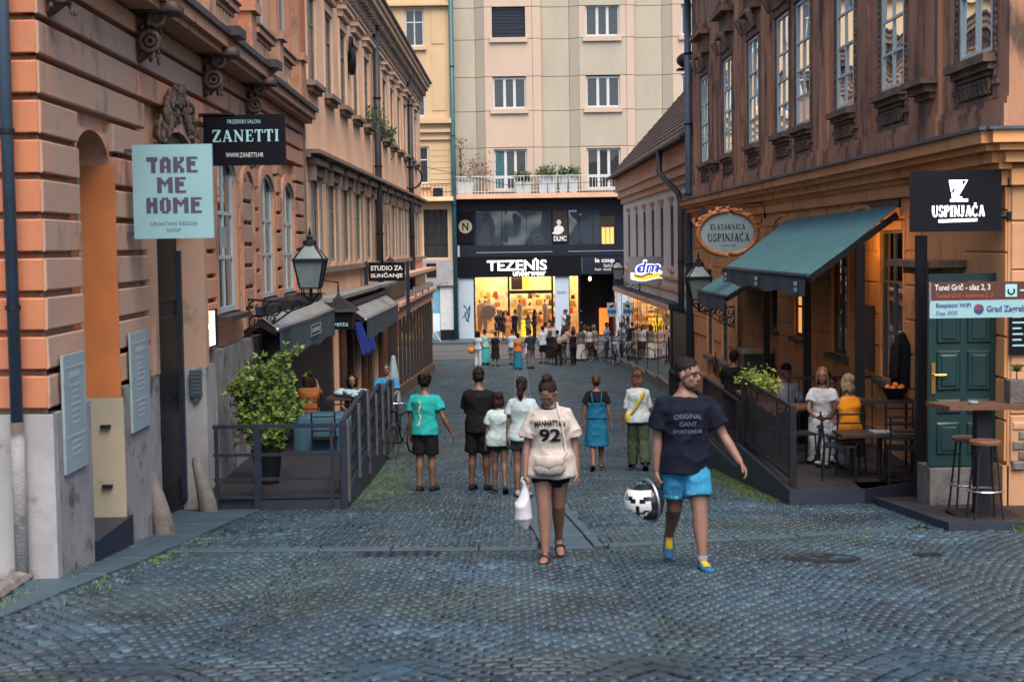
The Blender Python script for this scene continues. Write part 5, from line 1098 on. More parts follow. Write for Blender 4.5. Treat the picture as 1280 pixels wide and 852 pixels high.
# right side: black cafe sign
c = Vector((5.06, 17.25, 6.03)); W, H = 1.0, .69
t = sign_thing('hanging_sign', 'black cafe sign with white cup emblem on the right wall', c)
mb = MB(); board(mb, c, RX, UZ, W, H, .16); mb.build('board', M['signblack'], t)
lw2 = glow('soft_white_letters', (.95, .97, 1), .5)
FN = Fr((c.x, c.y, c.z), (1, 0, 0), (0, -1, 0))
def flat(pts, off, m, nm): mb = MB(); mb.poly([FN.P(a, off, z) for a, z in pts]); return mb.build(nm, m, t)
flat([(-.10, .235), (.12, .235), (.045, .10), (-.075, .10), (-.085, .15)], .004, lw2, 'cup_emblem'); flat([(-.07, .09), (.04, .09), (.01, .055), (.055, .045), (.055, .03), (-.065, .03)], .005, lw2, 'cup_emblem'); flat([(.055, .225), (.095, .225), (.055, .16)], .006, M['signblack'], 'emblem_cut'); flat([(-.06, .13), (-.02, .13), (-.06, .085)], .0065, M['signblack'], 'emblem_cut')
flat([(-.085, .022), (.12, .022), (.12, -.012), (-.085, -.012)], .004, lw2, 'saucer_line'); flat([(-.215, -.245), (.225, -.235), (.225, -.20), (-.215, -.208)], .004, lw2, 'underline')
serif_text('USPINJA\u010cA', c + Vector((.01, 0, -.115)), RX, UZ, .60, .125, lw2, t, fat=1.35, track=.04)
for z in (.2, -.18): mb = MB(); mb.tube([(c.x + W / 2, c.y + .08, c.z + z), (c.x + W / 2 + .12, c.y + .08, c.z + z)], .028, 8); mb.lathe((c.x + W / 2 + .12, c.y + .08, c.z + z - .05), [(.05, 0), (.05, .1)], 8); mb.build('bracket', M['iron'], t)
# two direction boards
FS = None
c = Vector((4.9, 15.6, 5.065)); t = sign_thing('direction_sign', 'brown tunnel direction board above the white-blue one, far right', c)
mb = MB(); board(mb, c, RX, UZ, 1.2, .185, .03); mb.build('board', mat('brown_sign', (.085, .03, .022), rough=.4), t); mb = MB(); mb.box(c.x - .61, c.x - .595, c.y - .01, c.y + .03, c.z - .1, c.z + .1); mb.build('edge', M['chrome'], t)
put_text('Tunel Gri\u010d - ulaz 2, 3', c + Vector((-.27, 0, .038)), RX, UZ, .57, .075, M['wprint'], t, bold=.012); put_text('Tunnel Gri\u010d - entrance 2, 3', c + Vector((-.25, 0, -.045)), RX, UZ, .58, .055, mat('orange_print', (.42, .10, .03), rough=.6), t, shear=.2)
mb = MB(); mb.poly([c + Vector((a, -.005, b)) for a, b in ((.17, -.065), (.29, -.065), (.29, .065), (.17, .065))]); mb.build('pictogram', M['tealprint'], t); mb = MB(); mb.torus(c + Vector((.23, -.008, -.005)), .032, .008, (0, 1, 0), 14, 4, 0, 4.5); mb.build('pictogram_mark', M['signblack'], t)
mb = MB(); mb.bar(c + Vector((.32, -.006, 0)), c + Vector((.42, -.006, 0)), .018, .004, (0, 1, 0)); mb.bar(c + Vector((.42, -.006, 0)), c + Vector((.375, -.006, .05)), .018, .004, (0, 1, 0)); mb.bar(c + Vector((.42, -.006, 0)), c + Vector((.375, -.006, -.05)), .018, .004, (0, 1, 0)); mb.build('arrow', M['tealprint'], t)
c2 = c + Vector((0, 0, -.185)); t = sign_thing('direction_sign', 'white-blue city wifi board under the brown direction board', c2)
navyp = mat('navy_print', (.02, .05, .16), rough=.6)
mb = MB(); board(mb, c2, RX, UZ, 1.21, .18, .03); mb.build('board', mat('pale_sign', (.27, .47, .52), rough=.4), t)
put_text('Besplatni WiFi', c2 + Vector((-.36, 0, .035)), RX, UZ, .36, .058, navyp, t, bold=.015); put_text('Free WiFi', c2 + Vector((-.43, 0, -.04)), RX, UZ, .22, .05, navyp, t, shear=.25); put_text('Grad Zagreb', c2 + Vector((.18, 0, -.01)), RX, UZ, .40, .085, navyp, t, bold=.02)
mb = MB(); mb.lathe((0, 0, 0), [(.05, 0), (.05, .003)], 16); mb.v = [(c2.x - .10 + x, c2.y - .004 - z, c2.z + y) for x, y, z in mb.v]; mb.build('emblem', navyp, t); mb = MB()
for i in range(3):
    for j in range(3):
        if (i + j) % 2 == 0: mb.poly([c2 + Vector((-.14 + a * .018 + i * .018, -.009, .045 - j * .018 - b * .018)) for a, b in ((0, 0), (1, 0), (1, 1), (0, 1))])
mb.build('emblem_checks', mat('red_print', (.5, .03, .03), rough=.6), t)
pp = thing('sign_post', 'grey metal post carrying the two direction boards at the right edge', 'post', (5.56, 15.66, gz(15.6)))
mb = MB(); mb.tube([(5.56, 15.66, gz(15.6)), (5.56, 15.66, 5.4)], .035, 12, None, False, False); mb.build('pole', M['dgrey'], pp)
# oval jeweller sign
c = Vector((4.56, 32.0, 5.80)); t = sign_thing('oval_sign', 'oval jeweller sign with carved orange wooden frame on the right wall', c)
mb = MB(); n = 40
ol = [(.58 * math.cos(2 * math.pi * k / n), .42 * math.sin(2 * math.pi * k / n)) for k in range(n)]
mb.prism([c + Vector((a, .06, b)) for a, b in ol], [c + Vector((a, 0, b)) for a, b in ol]); mb.build('board', M['bluewhite'], t)
mb = MB(); q = random.Random(8)
mb.tube([c + Vector((.62 * math.cos(2 * math.pi * k / n), .0, .46 * math.sin(2 * math.pi * k / n))) for k in range(n + 1)], .055, 8)
for k in range(34):
    a = q.uniform(.05, .95) * math.pi; mb.ell(c + Vector((.66 * math.cos(a), -.02 + q.uniform(-.02, .04), .48 * math.sin(a) + q.uniform(0, .05))), (q.uniform(.03, .07), .04, q.uniform(.03, .06)), None, 7, 5)
for s_ in (-1, 1): mb.torus(c + Vector((s_ * .62, 0, .25)), .09, .03, (0, 1, 0), 12, 6, 0, 4.6)
mb.build('carved_frame', mat('orange_wood', (.5, .18, .06), (.33, .11, .04), scale=9, rough=.5), t, smooth=True)
ink = mat('black_ink', (.02, .02, .025), rough=.7)
serif_text('ZLATARNICA', c + Vector((0, 0, .13)), RX, UZ, .74, .11, ink, t, off=.012, fat=.9); serif_text('USPINJA\u010cA', c + Vector((.02, 0, -.09)), RX, UZ, .88, .16, ink, t, off=.012, fat=.95); put_text('BY GOLDEN DESIGN', c + Vector((0, 0, -.26)), RX, UZ, .34, .03, ink, t, off=.012)
mb = MB(); mb.tube([(5.44, 32.03, 6.42), (4.4, 32.03, 6.42)], .02, 6); mb.tube([(5.35, 32.03, 6.42), (5.35, 32.03, 6.1)], .02, 6); mb.tube([(4.56, 32.03, 6.42), (4.56, 32.03, 6.26)], .015, 6); mb.build('bracket', M['iron'], t)
mb = MB(); mb.prism([c + Vector(v) for v in ((-.72, .1, .12), (-.72, .13, .12), (-.45, .13, .45), (-.45, .1, .45))], [c + Vector(v) for v in ((-.72, .1, .2), (-.72, .13, .2), (-.45, .13, .6), (-.45, .1, .6))]); mb.build('metal_roof', M['dgrey'], t)
# drugstore sign
c = Vector((5.07, 56.5, 4.62)); t = sign_thing('lit_sign', 'grey board with blue two-letter drugstore logo over the vitrine', c)
mb = MB(); board(mb, c, RX, UZ, 1.45, 1.0, .1); mb.build('board', mat('grey_sign', (.27, .28, .30), rough=.5), t)
lwh = glow('white_logo', (1, 1, 1), .9)
put_text('dm', c + Vector((.02, 0, .12)), RX, UZ, .95, .52, lwh, t, bold=.05, off=.01, shear=.2); put_text('dm', c + Vector((.02, 0, .12)), RX, UZ, .84, .44, glow('blue_logo', (.02, .05, .7), .4), t, bold=.02, off=.03, shear=.2)
def wave(z0, h, x0, x1, off, m):
    mb = MB(); n = 16; f = lambda k: c + Vector((x0 + (x1 - x0) * k / n, -off, z0 + .05 * math.sin(2 * math.pi * k / n + 2.6)))
    for k in range(n): mb.poly([f(k), f(k + 1), f(k + 1) + Vector((0, 0, h)), f(k) + Vector((0, 0, h))])
    mb.build('wave_band', m, t)
wave(-.36, .26, -.62, .62, .01, lwh); wave(-.32, .17, -.52, .56, .02, glow('yellow_band', (1, .62, .05), .5)); wave(-.22, .07, -.5, .2, .03, glow('brown_band', (.2, .08, .03), .2))
mb = MB(); mb.tube([c + Vector((.7, .05, .3)), c + Vector((.8, .05, .3))], .03, 6); mb.build('bracket', M['iron'], t)
# parking camera sign on a pole
c = Vector((4.65, 70.5, gz(70.5))); t = thing('street_sign', 'blue and white street sign on a thin pole by the vitrine corner', 'sign', c)
mb = MB(); mb.tube([c, c + Vector((0, 0, 2.9))], .035, 8); mb.build('pole', M['dgrey'], t)
mb = MB(); mb.box(c.x - .22, c.x + .22, c.y - .08, c.y - .05, c.z + 2.2, c.z + 2.85); mb.build('plate', M['white'], t); mb = MB(); mb.box(c.x - .2, c.x + .2, c.y - .09, c.y - .08, c.z + 2.36, c.z + 2.52); mb.build('blue_band', mat('blue_sign', (.02, .2, .5), rough=.5), t)
mb = MB(); mb.bar(c + Vector((-.1, -.09, 2.65)), c + Vector((.1, -.09, 2.74)), .08, .01, (0, 1, 0)); mb.bar(c + Vector((-.02, -.09, 2.6)), c + Vector((-.06, -.09, 2.66)), .04, .01, (0, 1, 0)); mb.build('camera_pictogram', M['black'], t)

# ================================================================ lanterns
def lantern(c, wall, s=1.0, label='', group='old street lanterns on brackets', scroll=True):
    # c: bottom centre of the glass body; wall: (x, z) where the bracket meets the wall
    c = Vector(c); t = thing('street_lantern', label, 'lantern', c, group); a0 = math.pi / 4
    H = .5 * s; wb, wt = .17 * s, .27 * s; k2 = 1.414
    mb = MB(); mb.lathe(c, [(wb * k2 * .93, .01), (wt * k2 * .95, H)], 4, a0); mb.build('glass', M['lampglass'], t)
    mb = MB()
    for i in range(4):
        a = a0 + i * math.pi / 2; d = Vector((math.cos(a), math.sin(a), 0)); mb.bar(c + d * wb * k2, c + d * wt * k2 + Vector((0, 0, H)), .025 * s)
        d2 = Vector((math.cos(a + math.pi / 2), math.sin(a + math.pi / 2), 0))
        mb.bar(c + d * wb * k2, c + d2 * wb * k2, .03 * s); mb.bar(c + d * wt * k2 + Vector((0, 0, H)), c + d2 * wt * k2 + Vector((0, 0, H)), .045 * s)
        mb.bar(c + d * wt * k2 + Vector((0, 0, H)), c + d * .07 * s + Vector((0, 0, H + .3 * s)), .025 * s)
    mb.build('frame', M['iron'], t)
    mb = MB(); mb.lathe(c, [(wt * k2 * .97, H + .01), (.09 * s, H + .29 * s)], 4, a0); mb.build('roof_glass', M['lampglass'], t)
    mb = MB(); mb.lathe(c, [(.13 * s, H + .27 * s), (.12 * s, H + .33 * s), (.05 * s, H + .37 * s), (.06 * s, H + .4 * s), (.025 * s, H + .44 * s), (.03 * s, H + .48 * s), (.004, H + .58 * s)], 10); mb.build('finial', M['iron'], t)
    mb = MB(); zb = c.z - .22 * s
    for i in range(4):
        a = a0 + i * math.pi / 2; d = Vector((math.cos(a), math.sin(a), 0)); mb.tube([c + d * wb * 1.2, c + d * wb * 1.25 + Vector((0, 0, -.1 * s)), c + d * .05 * s + Vector((0, 0, -.22 * s))], .012 * s, 6)
    mb.tube([c + Vector((-.25 * s, 0, -.1 * s)), c + Vector((.25 * s, 0, -.1 * s))], .012 * s, 6); mb.lathe(c + Vector((0, 0, -.28 * s)), [(.03 * s, 0), (.03 * s, .28 * s)], 8); mb.build('cradle', M['iron'], t)
    sg = 1 if wall[0] > c.x else -1; L = abs(wall[0] - c.x); mb = MB()
    W = lambda u, z: Vector((wall[0] - sg * u, c.y, z)); zt = c.z - .28 * s; zw = wall[1]
    mb.bar(W(0, zw + .12), W(L, zt), .03, .03); mb.bar(W(.02, zw + .14), W(.02, zw - .42), .04, .04); mb.tube([W(.02, zw - .38), W(L * .35, zw - .3), W(L * .7, zt - .1), W(L, zt)], .016, 6)
    for u, z, r in ((.17, -.02, .13), (.14, -.26, .1), (.42, -.03, .11), (.38, -.2, .06), (.64, -.0, .085), (.8, .03, .055)):
        ctr = W(u * L, zw + z * .9); mb.torus(ctr, r * L, .014, (0, 1, 0), 18, 5, .4, 6.0); mb.torus(ctr + Vector((r * .3 * L, 0, 0)), r * .5 * L, .012, (0, 1, 0), 14, 5, 0, 5)
    mb.build('scroll_bracket', M['iron'], t)
    return t
lantern((-3.07, 23.3, 5.0), (FB1.P(23.3, 0, 0).x, 4.72), .86, 'large glass lantern on an iron scroll bracket over the left terrace')
lantern((4.5, 36.5, 4.25), (FR1.P(36.5, 0, 0).x, 3.95), 1.05, 'glass lantern on a scroll bracket before the small teal awning')
lantern((4.56, 65.0, 4.1), (FR2.P(65, 0, 0).x, 3.9), .95, 'small distant lantern beside the drugstore vitrine')
# dark pagoda-shaped lantern box of the left cafe
c = Vector((-3.55, 31.2, 3.95)); t = thing('lantern_box', 'black roofed lantern box with pale lettering at the left cafe', 'lantern box', c)
mb = MB(); mb.lathe(c, [(.42, 0), (.45, .36)], 4, math.pi / 4); mb.build('body', M['black'], t); mb = MB(); mb.lathe(c, [(.56, .36), (.5, .42), (.1, .64), (.04, .7), (.01, .8)], 4, math.pi / 4); mb.build('roof', M['iron'], t)
put_text('Sivetta', c + Vector((.02, -.34, .12)), RX, UZ, .42, .1, M['tealprint'], t, bold=.01)
mb = MB(); mb.tube([c + Vector((0, 0, .78)), c + Vector((0, 0, .95)), c + Vector((-.3, 0, 1.0)), c + Vector((-.6, 0, .85))], .02, 6); mb.build('hanger', M['iron'], t)

# ================================================================ awnings
def awning(name, label, Y0, Y1, xb, zb, xf, zf, drop, mc, mv, seams=8, arms=True, sag=.0):
    t = thing(name, label, 'awning', ((xb + xf) / 2, Y0, zf)); n = seams
    for k in range(n):
        a, b = Y0 + (Y1 - Y0) * k / n, Y0 + (Y1 - Y0) * (k + 1) / n; mb = MB(); m = 5
        for j in range(m):
            u0, u1 = j / m, (j + 1) / m; s0, s1 = -sag * math.sin(math.pi * u0), -sag * math.sin(math.pi * u1)
            X0, X1, Z0, Z1 = xb + (xf - xb) * u0, xb + (xf - xb) * u1, zb + (zf - zb) * u0 + s0, zb + (zf - zb) * u1 + s1; mid = (a + b) / 2
            mb.poly([(X0, a + .004, Z0), (X0, mid, Z0 + .012), (X1, mid, Z1 + .012), (X1, a + .004, Z1)]); mb.poly([(X0, mid, Z0 + .012), (X0, b, Z0), (X1, b, Z1), (X1, mid, Z1 + .012)])
            mb.poly([(X0, a + .004, Z0 - .006), (X0, b, Z0 - .006), (X1, b, Z1 - .006), (X1, a + .004, Z1 - .006)])
        mb.build('canvas_strip', M[mc], t)
    mb = MB(); n = 40; dx = .012
    for k in range(n):
        a, b = Y0 + (Y1 - Y0) * k / n, Y0 + (Y1 - Y0) * (k + 1) / n; w = lambda y: xf + (1 if xf > xb else -1) * (.03 + .014 * math.sin(y * 4.1)); h = lambda y: drop + .025 * math.sin(y * 2.3)
        mb.poly([(xf + (.03 if xf > xb else -.03), a, zf - .03), (xf + (.03 if xf > xb else -.03), b, zf - .03), (w(b), b, zf - h(b)), (w(a), a, zf - h(a))])
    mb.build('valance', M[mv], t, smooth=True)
    mb = MB(); mb.tube([(xf, Y0 - .03, zf - .01), (xf, Y1 + .03, zf - .01)], .045, 10); mb.build('front_bar', M['chrome'] if mc == 'grey_c' else M['dgrey'], t, smooth=True)
    mb = MB(); mb.box(min(xb, xb + .1), max(xb, xb + .1), Y0 - .05, Y1 + .05, zb - .02, zb + .1); mb.build('cassette', M['dgrey'], t)
    if arms:
        for y in (Y0 + .02, Y1 - .02): mb = MB(); mb.bar((xb, y, zb - .12), (xf, y, zf - .06), .05, .09); mb.build('arm', M['iron'], t)
    return t
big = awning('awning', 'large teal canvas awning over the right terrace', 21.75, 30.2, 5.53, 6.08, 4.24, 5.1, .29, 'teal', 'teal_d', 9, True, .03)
FG = Fr((4.205, 0, 0), (0, 1, 0), (-1, 0, 0))
for y in (22.3, 25.9, 29.6):
    mb = MB(); 
    for k in range(4): mb.box(4.175, 4.19, y + (k % 2) * .12, y + .08 + (k % 2) * .12, 4.86 + (k // 2) * .09, 4.92 + (k // 2) * .09)
    mb.build('valance_print', M['greyprint'], big)
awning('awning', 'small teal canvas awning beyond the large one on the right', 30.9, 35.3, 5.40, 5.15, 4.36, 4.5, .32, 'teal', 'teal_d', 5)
a1 = awning('awning', 'grey canvas awning with pale front bar, nearest on the left', 23.2, 30.5, -3.9, 4.62, -3.58, 4.38, .5, 'grey_c', 'teal_d', 12)
mb = MB(); FQ = Fr((-3.52, 0, 0), (0, 1, 0), (1, 0, 0))
for a, b, c, d in ((26.6, 28.0, 4.06, 4.075), (26.6, 28.0, 4.24, 4.255), (26.6, 26.63, 4.075, 4.24), (27.97, 28.0, 4.075, 4.24), (26.8, 27.8, 4.12, 4.19)): FQ.box(mb, a, b, 0, .006, c, d)
mb.build('valance_print', M['greyprint'], a1)
a2 = awning('awning', 'grey canvas awning farther along the left shops', 34.5, 44.2, -3.72, 4.28, -3.32, 3.98, .5, 'grey_c', 'teal_d', 12)
mb = MB(); n = 14
for k in range(n):
    a, b = 33.2 + k * .2, 33.2 + (k + 1) * .2; f = lambda y: -3.25 + .06 * math.sin(y * 5); mb.poly([(f(a) - .2, a, 3.95), (f(b) - .2, b, 3.95), (f(b), b, 3.35), (f(a), a, 3.2)])
o = mb.build('blue_tarpaulin', M['cobalt'], None, (-3.3, 34, 3.4), True); tag(o, 'bright blue tarpaulin hanging under the left awnings', 'tarpaulin')

# ================================================================ left shop fronts
sf = thing('cafe_frontage', 'dark wooden cafe and shop front under the left awnings', 'shop front', (-3.9, 24.5, gz(24.5)))
P = FB2.P
mb = MB(); mb.box(-4.3, -3.92, 24.3, 33.0, .8, 4.45); mb.build('dark_wall', M['black'], sf)
mb = MB(); FB2.box(mb, 33.0, 47.5, -.1, .2, .4, 4.3); mb.build('dark_wall', M['darkwood'], sf)
mb = MB(); FB2.box(mb, 31.0, 47.0, .02, .5, 4.5, 4.58); mb.build('canopy_roof', M['grey_c'], sf)
for k in range(9):
    y = 33.4 + k * 1.5; mb = MB(); FB2.box(mb, y, y + .14, .2, .3, .6, 3.9); mb.build('post', M['wood'] if k % 3 else M['pinkband'], sf)
    mb = MB(); FB2.box(mb, y + .2, y + 1.4, .2, .22, 1.8, 3.7); mb.build('pane', M['pane_d'], sf)
vz = thing('glazed_frontage', 'low glazed shop front with wooden cornice at the far left', 'shop front', (-3.7, 48, gz(48)))
FZ = Fr((-4.16 - .008 * 29.8 + .38, 0, 0), (.008, 1, 0), (1, 0, 0))
mb = MB(); FZ.box(mb, 47.5, 67.2, -.36, .12, 3.62, 3.74); FZ.box(mb, 47.5, 67.3, -.36, .2, 3.74, 3.86); FZ.box(mb, 47.5, 67.1, -.36, .02, 3.3, 3.62); mb.build('cornice', M['pinkband'], vz)
mb = MB(); FZ.box(mb, 47.5, 67.2, -.36, .05, 4.5, 4.6); FZ.box(mb, 47.5, 67.3, -.36, .2, 4.6, 4.72); mb.build('upper_cornice', M['pinkband'], vz)
mb = MB(); FZ.box(mb, 47.5, 67.1, -.36, -.3, -.2, 4.5); mb.build('back_wall', M['navy'], vz)
zp = glossy_pane('shop_glass_left', (.03, .045, .05), (.95, .95, .95)); zp.node_tree.nodes['Fresnel'].inputs[0].default_value = 2.0
for k in range(12):
    a = 47.6 + k * 1.63; b = a + 1.63; g = gz(a)
    mb = MB(); FZ.box(mb, a, a + .09, -.3, .05, g - .3, 3.3); mb.build('mullion', M['darkwood'], vz)
    mb = MB(); mb.poly([FZ.P(a + .09, 0, gz(b) + .4), FZ.P(b, 0, gz(b) + .4), FZ.P(b, 0, 3.3), FZ.P(a + .09, 0, 3.3)]); mb.build('pane', zp, vz)
    mb = MB(); FZ.box(mb, a, b, -.3, .06, gz(b) - .3, gz(b) + .4); mb.build('base_panel', M['wood'], vz)
for k in range(4):
    y = 50 + k * 3.6; o = FZ.P(y, .12, 4.05); t = thing('floodlight', ['first', 'second', 'third', 'farthest'][k] + ' small grey floodlight along the far left shop cornice', 'floodlight', o, 'floodlights on the shop cornice')
    mb = MB(); mb.box(o.x, o.x + .3, y, y + .22, 4.0, 4.2); mb.build('head', M['chrome'], t); mb = MB(); mb.bar((o.x + .1, y + .1, 3.86), (o.x + .1, y + .1, 4.0), .04); mb.build('stem', M['iron'], t)
# ================================================================ left terrace
lt = thing('terrace_deck', 'dark wooden cafe terrace with stepped levels on the left', 'terrace', (-3, 19.2, gz(19.2)))
LV = [(19.15, 23.4, 2.48), (23.42, 27.6, 2.2), (27.62, 31.7, 1.92), (31.72, 36.0, 1.66)]
def lx(y): return interp(y, [(19.15, -2.12), (31.7, -2.52), (36, -2.66)])
for a, b, z in LV:
    y = a
    while y < b - .02:
        e = min(y + .142, b); mb = MB(); mb.box(-4.0, lx(y) - .05, y, e - .008, z - .03, z + rr.uniform(-.002, .002)); mb.build('board', M['deck'], lt); y += .142
    mb = MB(); mb.prism([(lx(a) - .05, a, gz(a) - .25), (lx(a), a, gz(a) - .25), (lx(a), a, z + .02), (lx(a) - .05, a, z + .02)], [(lx(b) - .05, b, gz(b) - .25), (lx(b), b, gz(b) - .25), (lx(b), b, z + .02), (lx(b) - .05, b, z + .02)]); mb.build('side_fascia', M['fascia'], lt)
    mb = MB(); mb.box(-4.0, lx(a) - .051, a + .01, a + .04, gz(b) - .2, z - .032); mb.build('riser', M['fascia'], lt)
mb = MB(); mb.box(-3.3, -2.11, 19.10, 19.145, gz(19.2) - .1, 2.44); mb.build('front_fascia', M['fascia'], lt)
# railings
fr = thing('railing', 'blue-black metal railing across the front of the left terrace', 'railing', (-3, 19.12, 2.3))
for x, w in ((-3.76, .045), (-3.24, .09), (-2.15, .075), (-2.30, .04)):
    mb = MB(); mb.box(x - w / 2, x + w / 2, 19.08, 19.08 + w, 2.3, 3.37); mb.build('post', M['dgrey'], fr)
for z, h in ((3.37, .05), (3.01, .035), (2.70, .035), (2.47, .035)):
    mb = MB(); mb.box(-3.8, -2.12, 19.085, 19.14, z - h / 2, z + h / 2); mb.build('rail', M['dgrey'], fr)
for i, (a, b, z) in enumerate(LV[:3]):
    t = thing('railing', ['nearest', 'middle', 'farthest'][i] + ' grey wooden side railing panel of the left terrace', 'railing', (lx(a), a, z)); z1 = z + .92
    for y in (a + .06, (a + b) / 2, b - .1):
        mb = MB(); mb.box(lx(y) - .09, lx(y) - .01, y, y + .09, z, z1); mb.build('post', M['dgrey'], t)
        mb = MB(); mb.box(lx(y) + .0, lx(y) + .035, y - .02, y + .12, z - .1, z1 + .02); mb.build('post_board', M['railwood'], t)
    for zz in (z1, z + .62, z + .33, z + .1): mb = MB(); mb.bar((lx(a) - .05, a + .05, zz), (lx(b) - .05, b - .05, zz), .06, .05); mb.build('rail', M['dgrey'], t)

# ---- furniture makers
def chair(label, x, y, z, rz, m='iron', group='cafe chairs'):
    t = thing('cafe_chair', label, 'chair', (x, y, z), group); c, s_ = math.cos(rz), math.sin(rz)
    W = lambda a, b, h: Vector((x + a * c - b * s_, y + a * s_ + b * c, z + h))
    mb = MB(); mb.prism([W(a, b, .43) for a, b in ((-.21, -.2), (.21, -.2), (.19, .2), (-.19, .2))], [W(a, b, .46) for a, b in ((-.21, -.2), (.21, -.2), (.19, .2), (-.19, .2))]); mb.build('seat', M[m], t)
    for a, b, k in ((-.19, -.18, 0), (.19, -.18, 0), (-.18, .19, 1), (.18, .19, 1)):
        mb = MB(); mb.tube([W(a * 1.1, b * 1.15, 0), W(a, b, .44)] + ([W(a, b * 1.25, .86)] if k else []), .013, 6); mb.build('leg', M[m], t)
    for h in (.58, .68, .8): mb = MB(); mb.tube([W(-.18, .21 + (h - .44) * .1, h), W(0, .25 + (h - .44) * .1, h), W(.18, .21 + (h - .44) * .1, h)], [(.012, .026)] * 3, 6, (0, 0, 1)); mb.build('back_slat', M[m], t)
    return t
def table(label, x, y, z, w, d, h, m='wood', cloth_m=None, group='cafe tables'):
    t = thing('cafe_table', label, 'table', (x, y, z), group)
    mb = MB(); mb.box(x - w / 2, x + w / 2, y - d / 2, y + d / 2, z + h - .035, z + h); mb.build('table_top', M[m], t)
    mb = MB(); mb.lathe((x, y, z), [(.03, .02), (.03, h - .035)], 8); mb.build('column', M['iron'], t); mb = MB(); mb.box(x - .22, x + .22, y - .03, y + .03, z, z + .03); mb.box(x - .03, x + .03, y - .22, y + .22, z, z + .025); mb.build('base', M['iron'], t)
    return t
z = LV[1][2]
table('cafe table under a blue cloth on the left terrace', -2.98, 24.2, z, .8, .8, .74)
mb = MB(); n = 32; top = z + .752; x0, y0, hw = -2.98, 24.2, .46
ring = []
for k in range(n):
    a = 2 * math.pi * k / n; s_ = max(abs(math.cos(a)), abs(math.sin(a))); ring.append((hw * math.cos(a) / s_, hw * math.sin(a) / s_))
o0 = len(mb.v); mb.v += [(x0 + p, y0 + r, top) for p, r in ring]
for lev, (dz, ex) in enumerate(((.02, .01), (.3, .03), (.56, .06))): mb.v += [(x0 + p * (1 + ex + .05 * math.sin(k * 2.4) * lev / 2), y0 + r * (1 + ex + .05 * math.sin(k * 2.4) * lev / 2), top - dz - (.12 if lev == 2 and k % 8 in (3, 4, 5) else 0)) for k, (p, r) in enumerate(ring)]
mb.f.append(tuple(range(n))); mb.m.append(0)
for l in range(3):
    for k in range(n): j = (k + 1) % n; mb.f.append((l * n + k, (l + 1) * n + k, (l + 1) * n + j, l * n + j)); mb.m.append(0)
o = mb.build('tablecloth', M['clothblue'], None, (x0, y0, top), True); tag(o, 'blue cloth draped over the near left terrace table', 'tablecloth')
table('dark cafe table before the dark-haired woman on the left terrace', -2.95, 27.2, LV[1][2], .75, .7, .74, 'darkwood'); table('dark cafe table by the man in blue, farthest on the left terrace', -2.95, 32.9, LV[3][2], .7, .7, .74, 'darkwood')
chair('black chair left of the blue-clothed table', -3.55, 24.1, z, R_(90)); chair('black chair on the camera side of the blue-clothed table', -2.95, 23.6 + .1, z, R_(180)); chair('black chair beyond the blue-clothed table', -2.9, 25.0, z, 0); chair('black chair under the dark-haired woman', -3.02, 28.55, LV[2][2], 0); chair('black chair under the man in blue', -2.78, 33.7, LV[3][2], 0); chair('black chair beside the rail past the blue cloth', -2.62, 26.4, z, R_(200)); chair('black chair of the hidden guest behind the shrub', -3.5, 26.0, z, R_(180))
mb = MB(); q = random.Random(6)
for k in range(9): mb.ell((-2.9 + q.gauss(0, .13), 27.15 + q.gauss(0, .1), LV[1][2] + .78 + q.uniform(0, .06)), (q.uniform(.08, .16), q.uniform(.06, .12), .05), Matrix.Rotation(q.uniform(0, 3), 3, 'Z'), 10, 6)
o = mb.build('napkin_heap', cloth((.32, .5, .6)), None, (-2.9, 27.15, LV[1][2] + .74), True); tag(o, 'crumpled pale blue cloth on the dark left terrace table', 'cloth')
mb = MB(); mb.tube([(-2.78, 35.4, LV[3][2]), (-2.78, 35.4, 3.0)], .03, 8); fp = thing('furled_parasol', 'furled white parasol behind the man in blue', 'parasol', (-2.78, 35.4, LV[3][2])); mb.build('pole', M['iron'], fp); mb = MB(); mb.tube([(-2.78, 35.4, 2.0), (-2.78, 35.4, 2.6), (-2.78, 35.4, 3.05)], [.16, .13, .05], 10); mb.build('canopy', M['bluewhite'], fp)
# potted shrub
sp = thing('potted_shrub', 'bushy green shrub in a black pot behind the left railing', 'plant', (-3.3, 20.2, 2.48))
mb = MB(); mb.lathe((-3.3, 20.2, 2.48), [(.15, 0), (.2, .4), (.215, .42), (.215, .46), (.19, .46), (.18, .42)], 18); mb.build('pot', M['black'], sp)
mb = MB(); q = random.Random(12); tips = []
for k in range(20):
    a = q.uniform(0, 6.28); r = q.uniform(.08, .44); top = Vector((-3.3 + r * math.cos(a), 20.2 + r * math.sin(a) * .8, 2.9 + q.uniform(.45, 1.3))); base = Vector((-3.3 + q.gauss(0, .04), 20.2 + q.gauss(0, .04), 2.88)); mid = (base + top) / 2 + Vector((q.gauss(0, .06), q.gauss(0, .06), .05)); mb.tube([base, mid, top], [.016, .012, .006], 6)
    for j in range(9): u = q.uniform(.25, 1.05); tips.append(base.lerp(mid, u * 2) if u < .5 else mid.lerp(top, (u - .5) * 2))
mb.build('stems', M['bark'], sp)
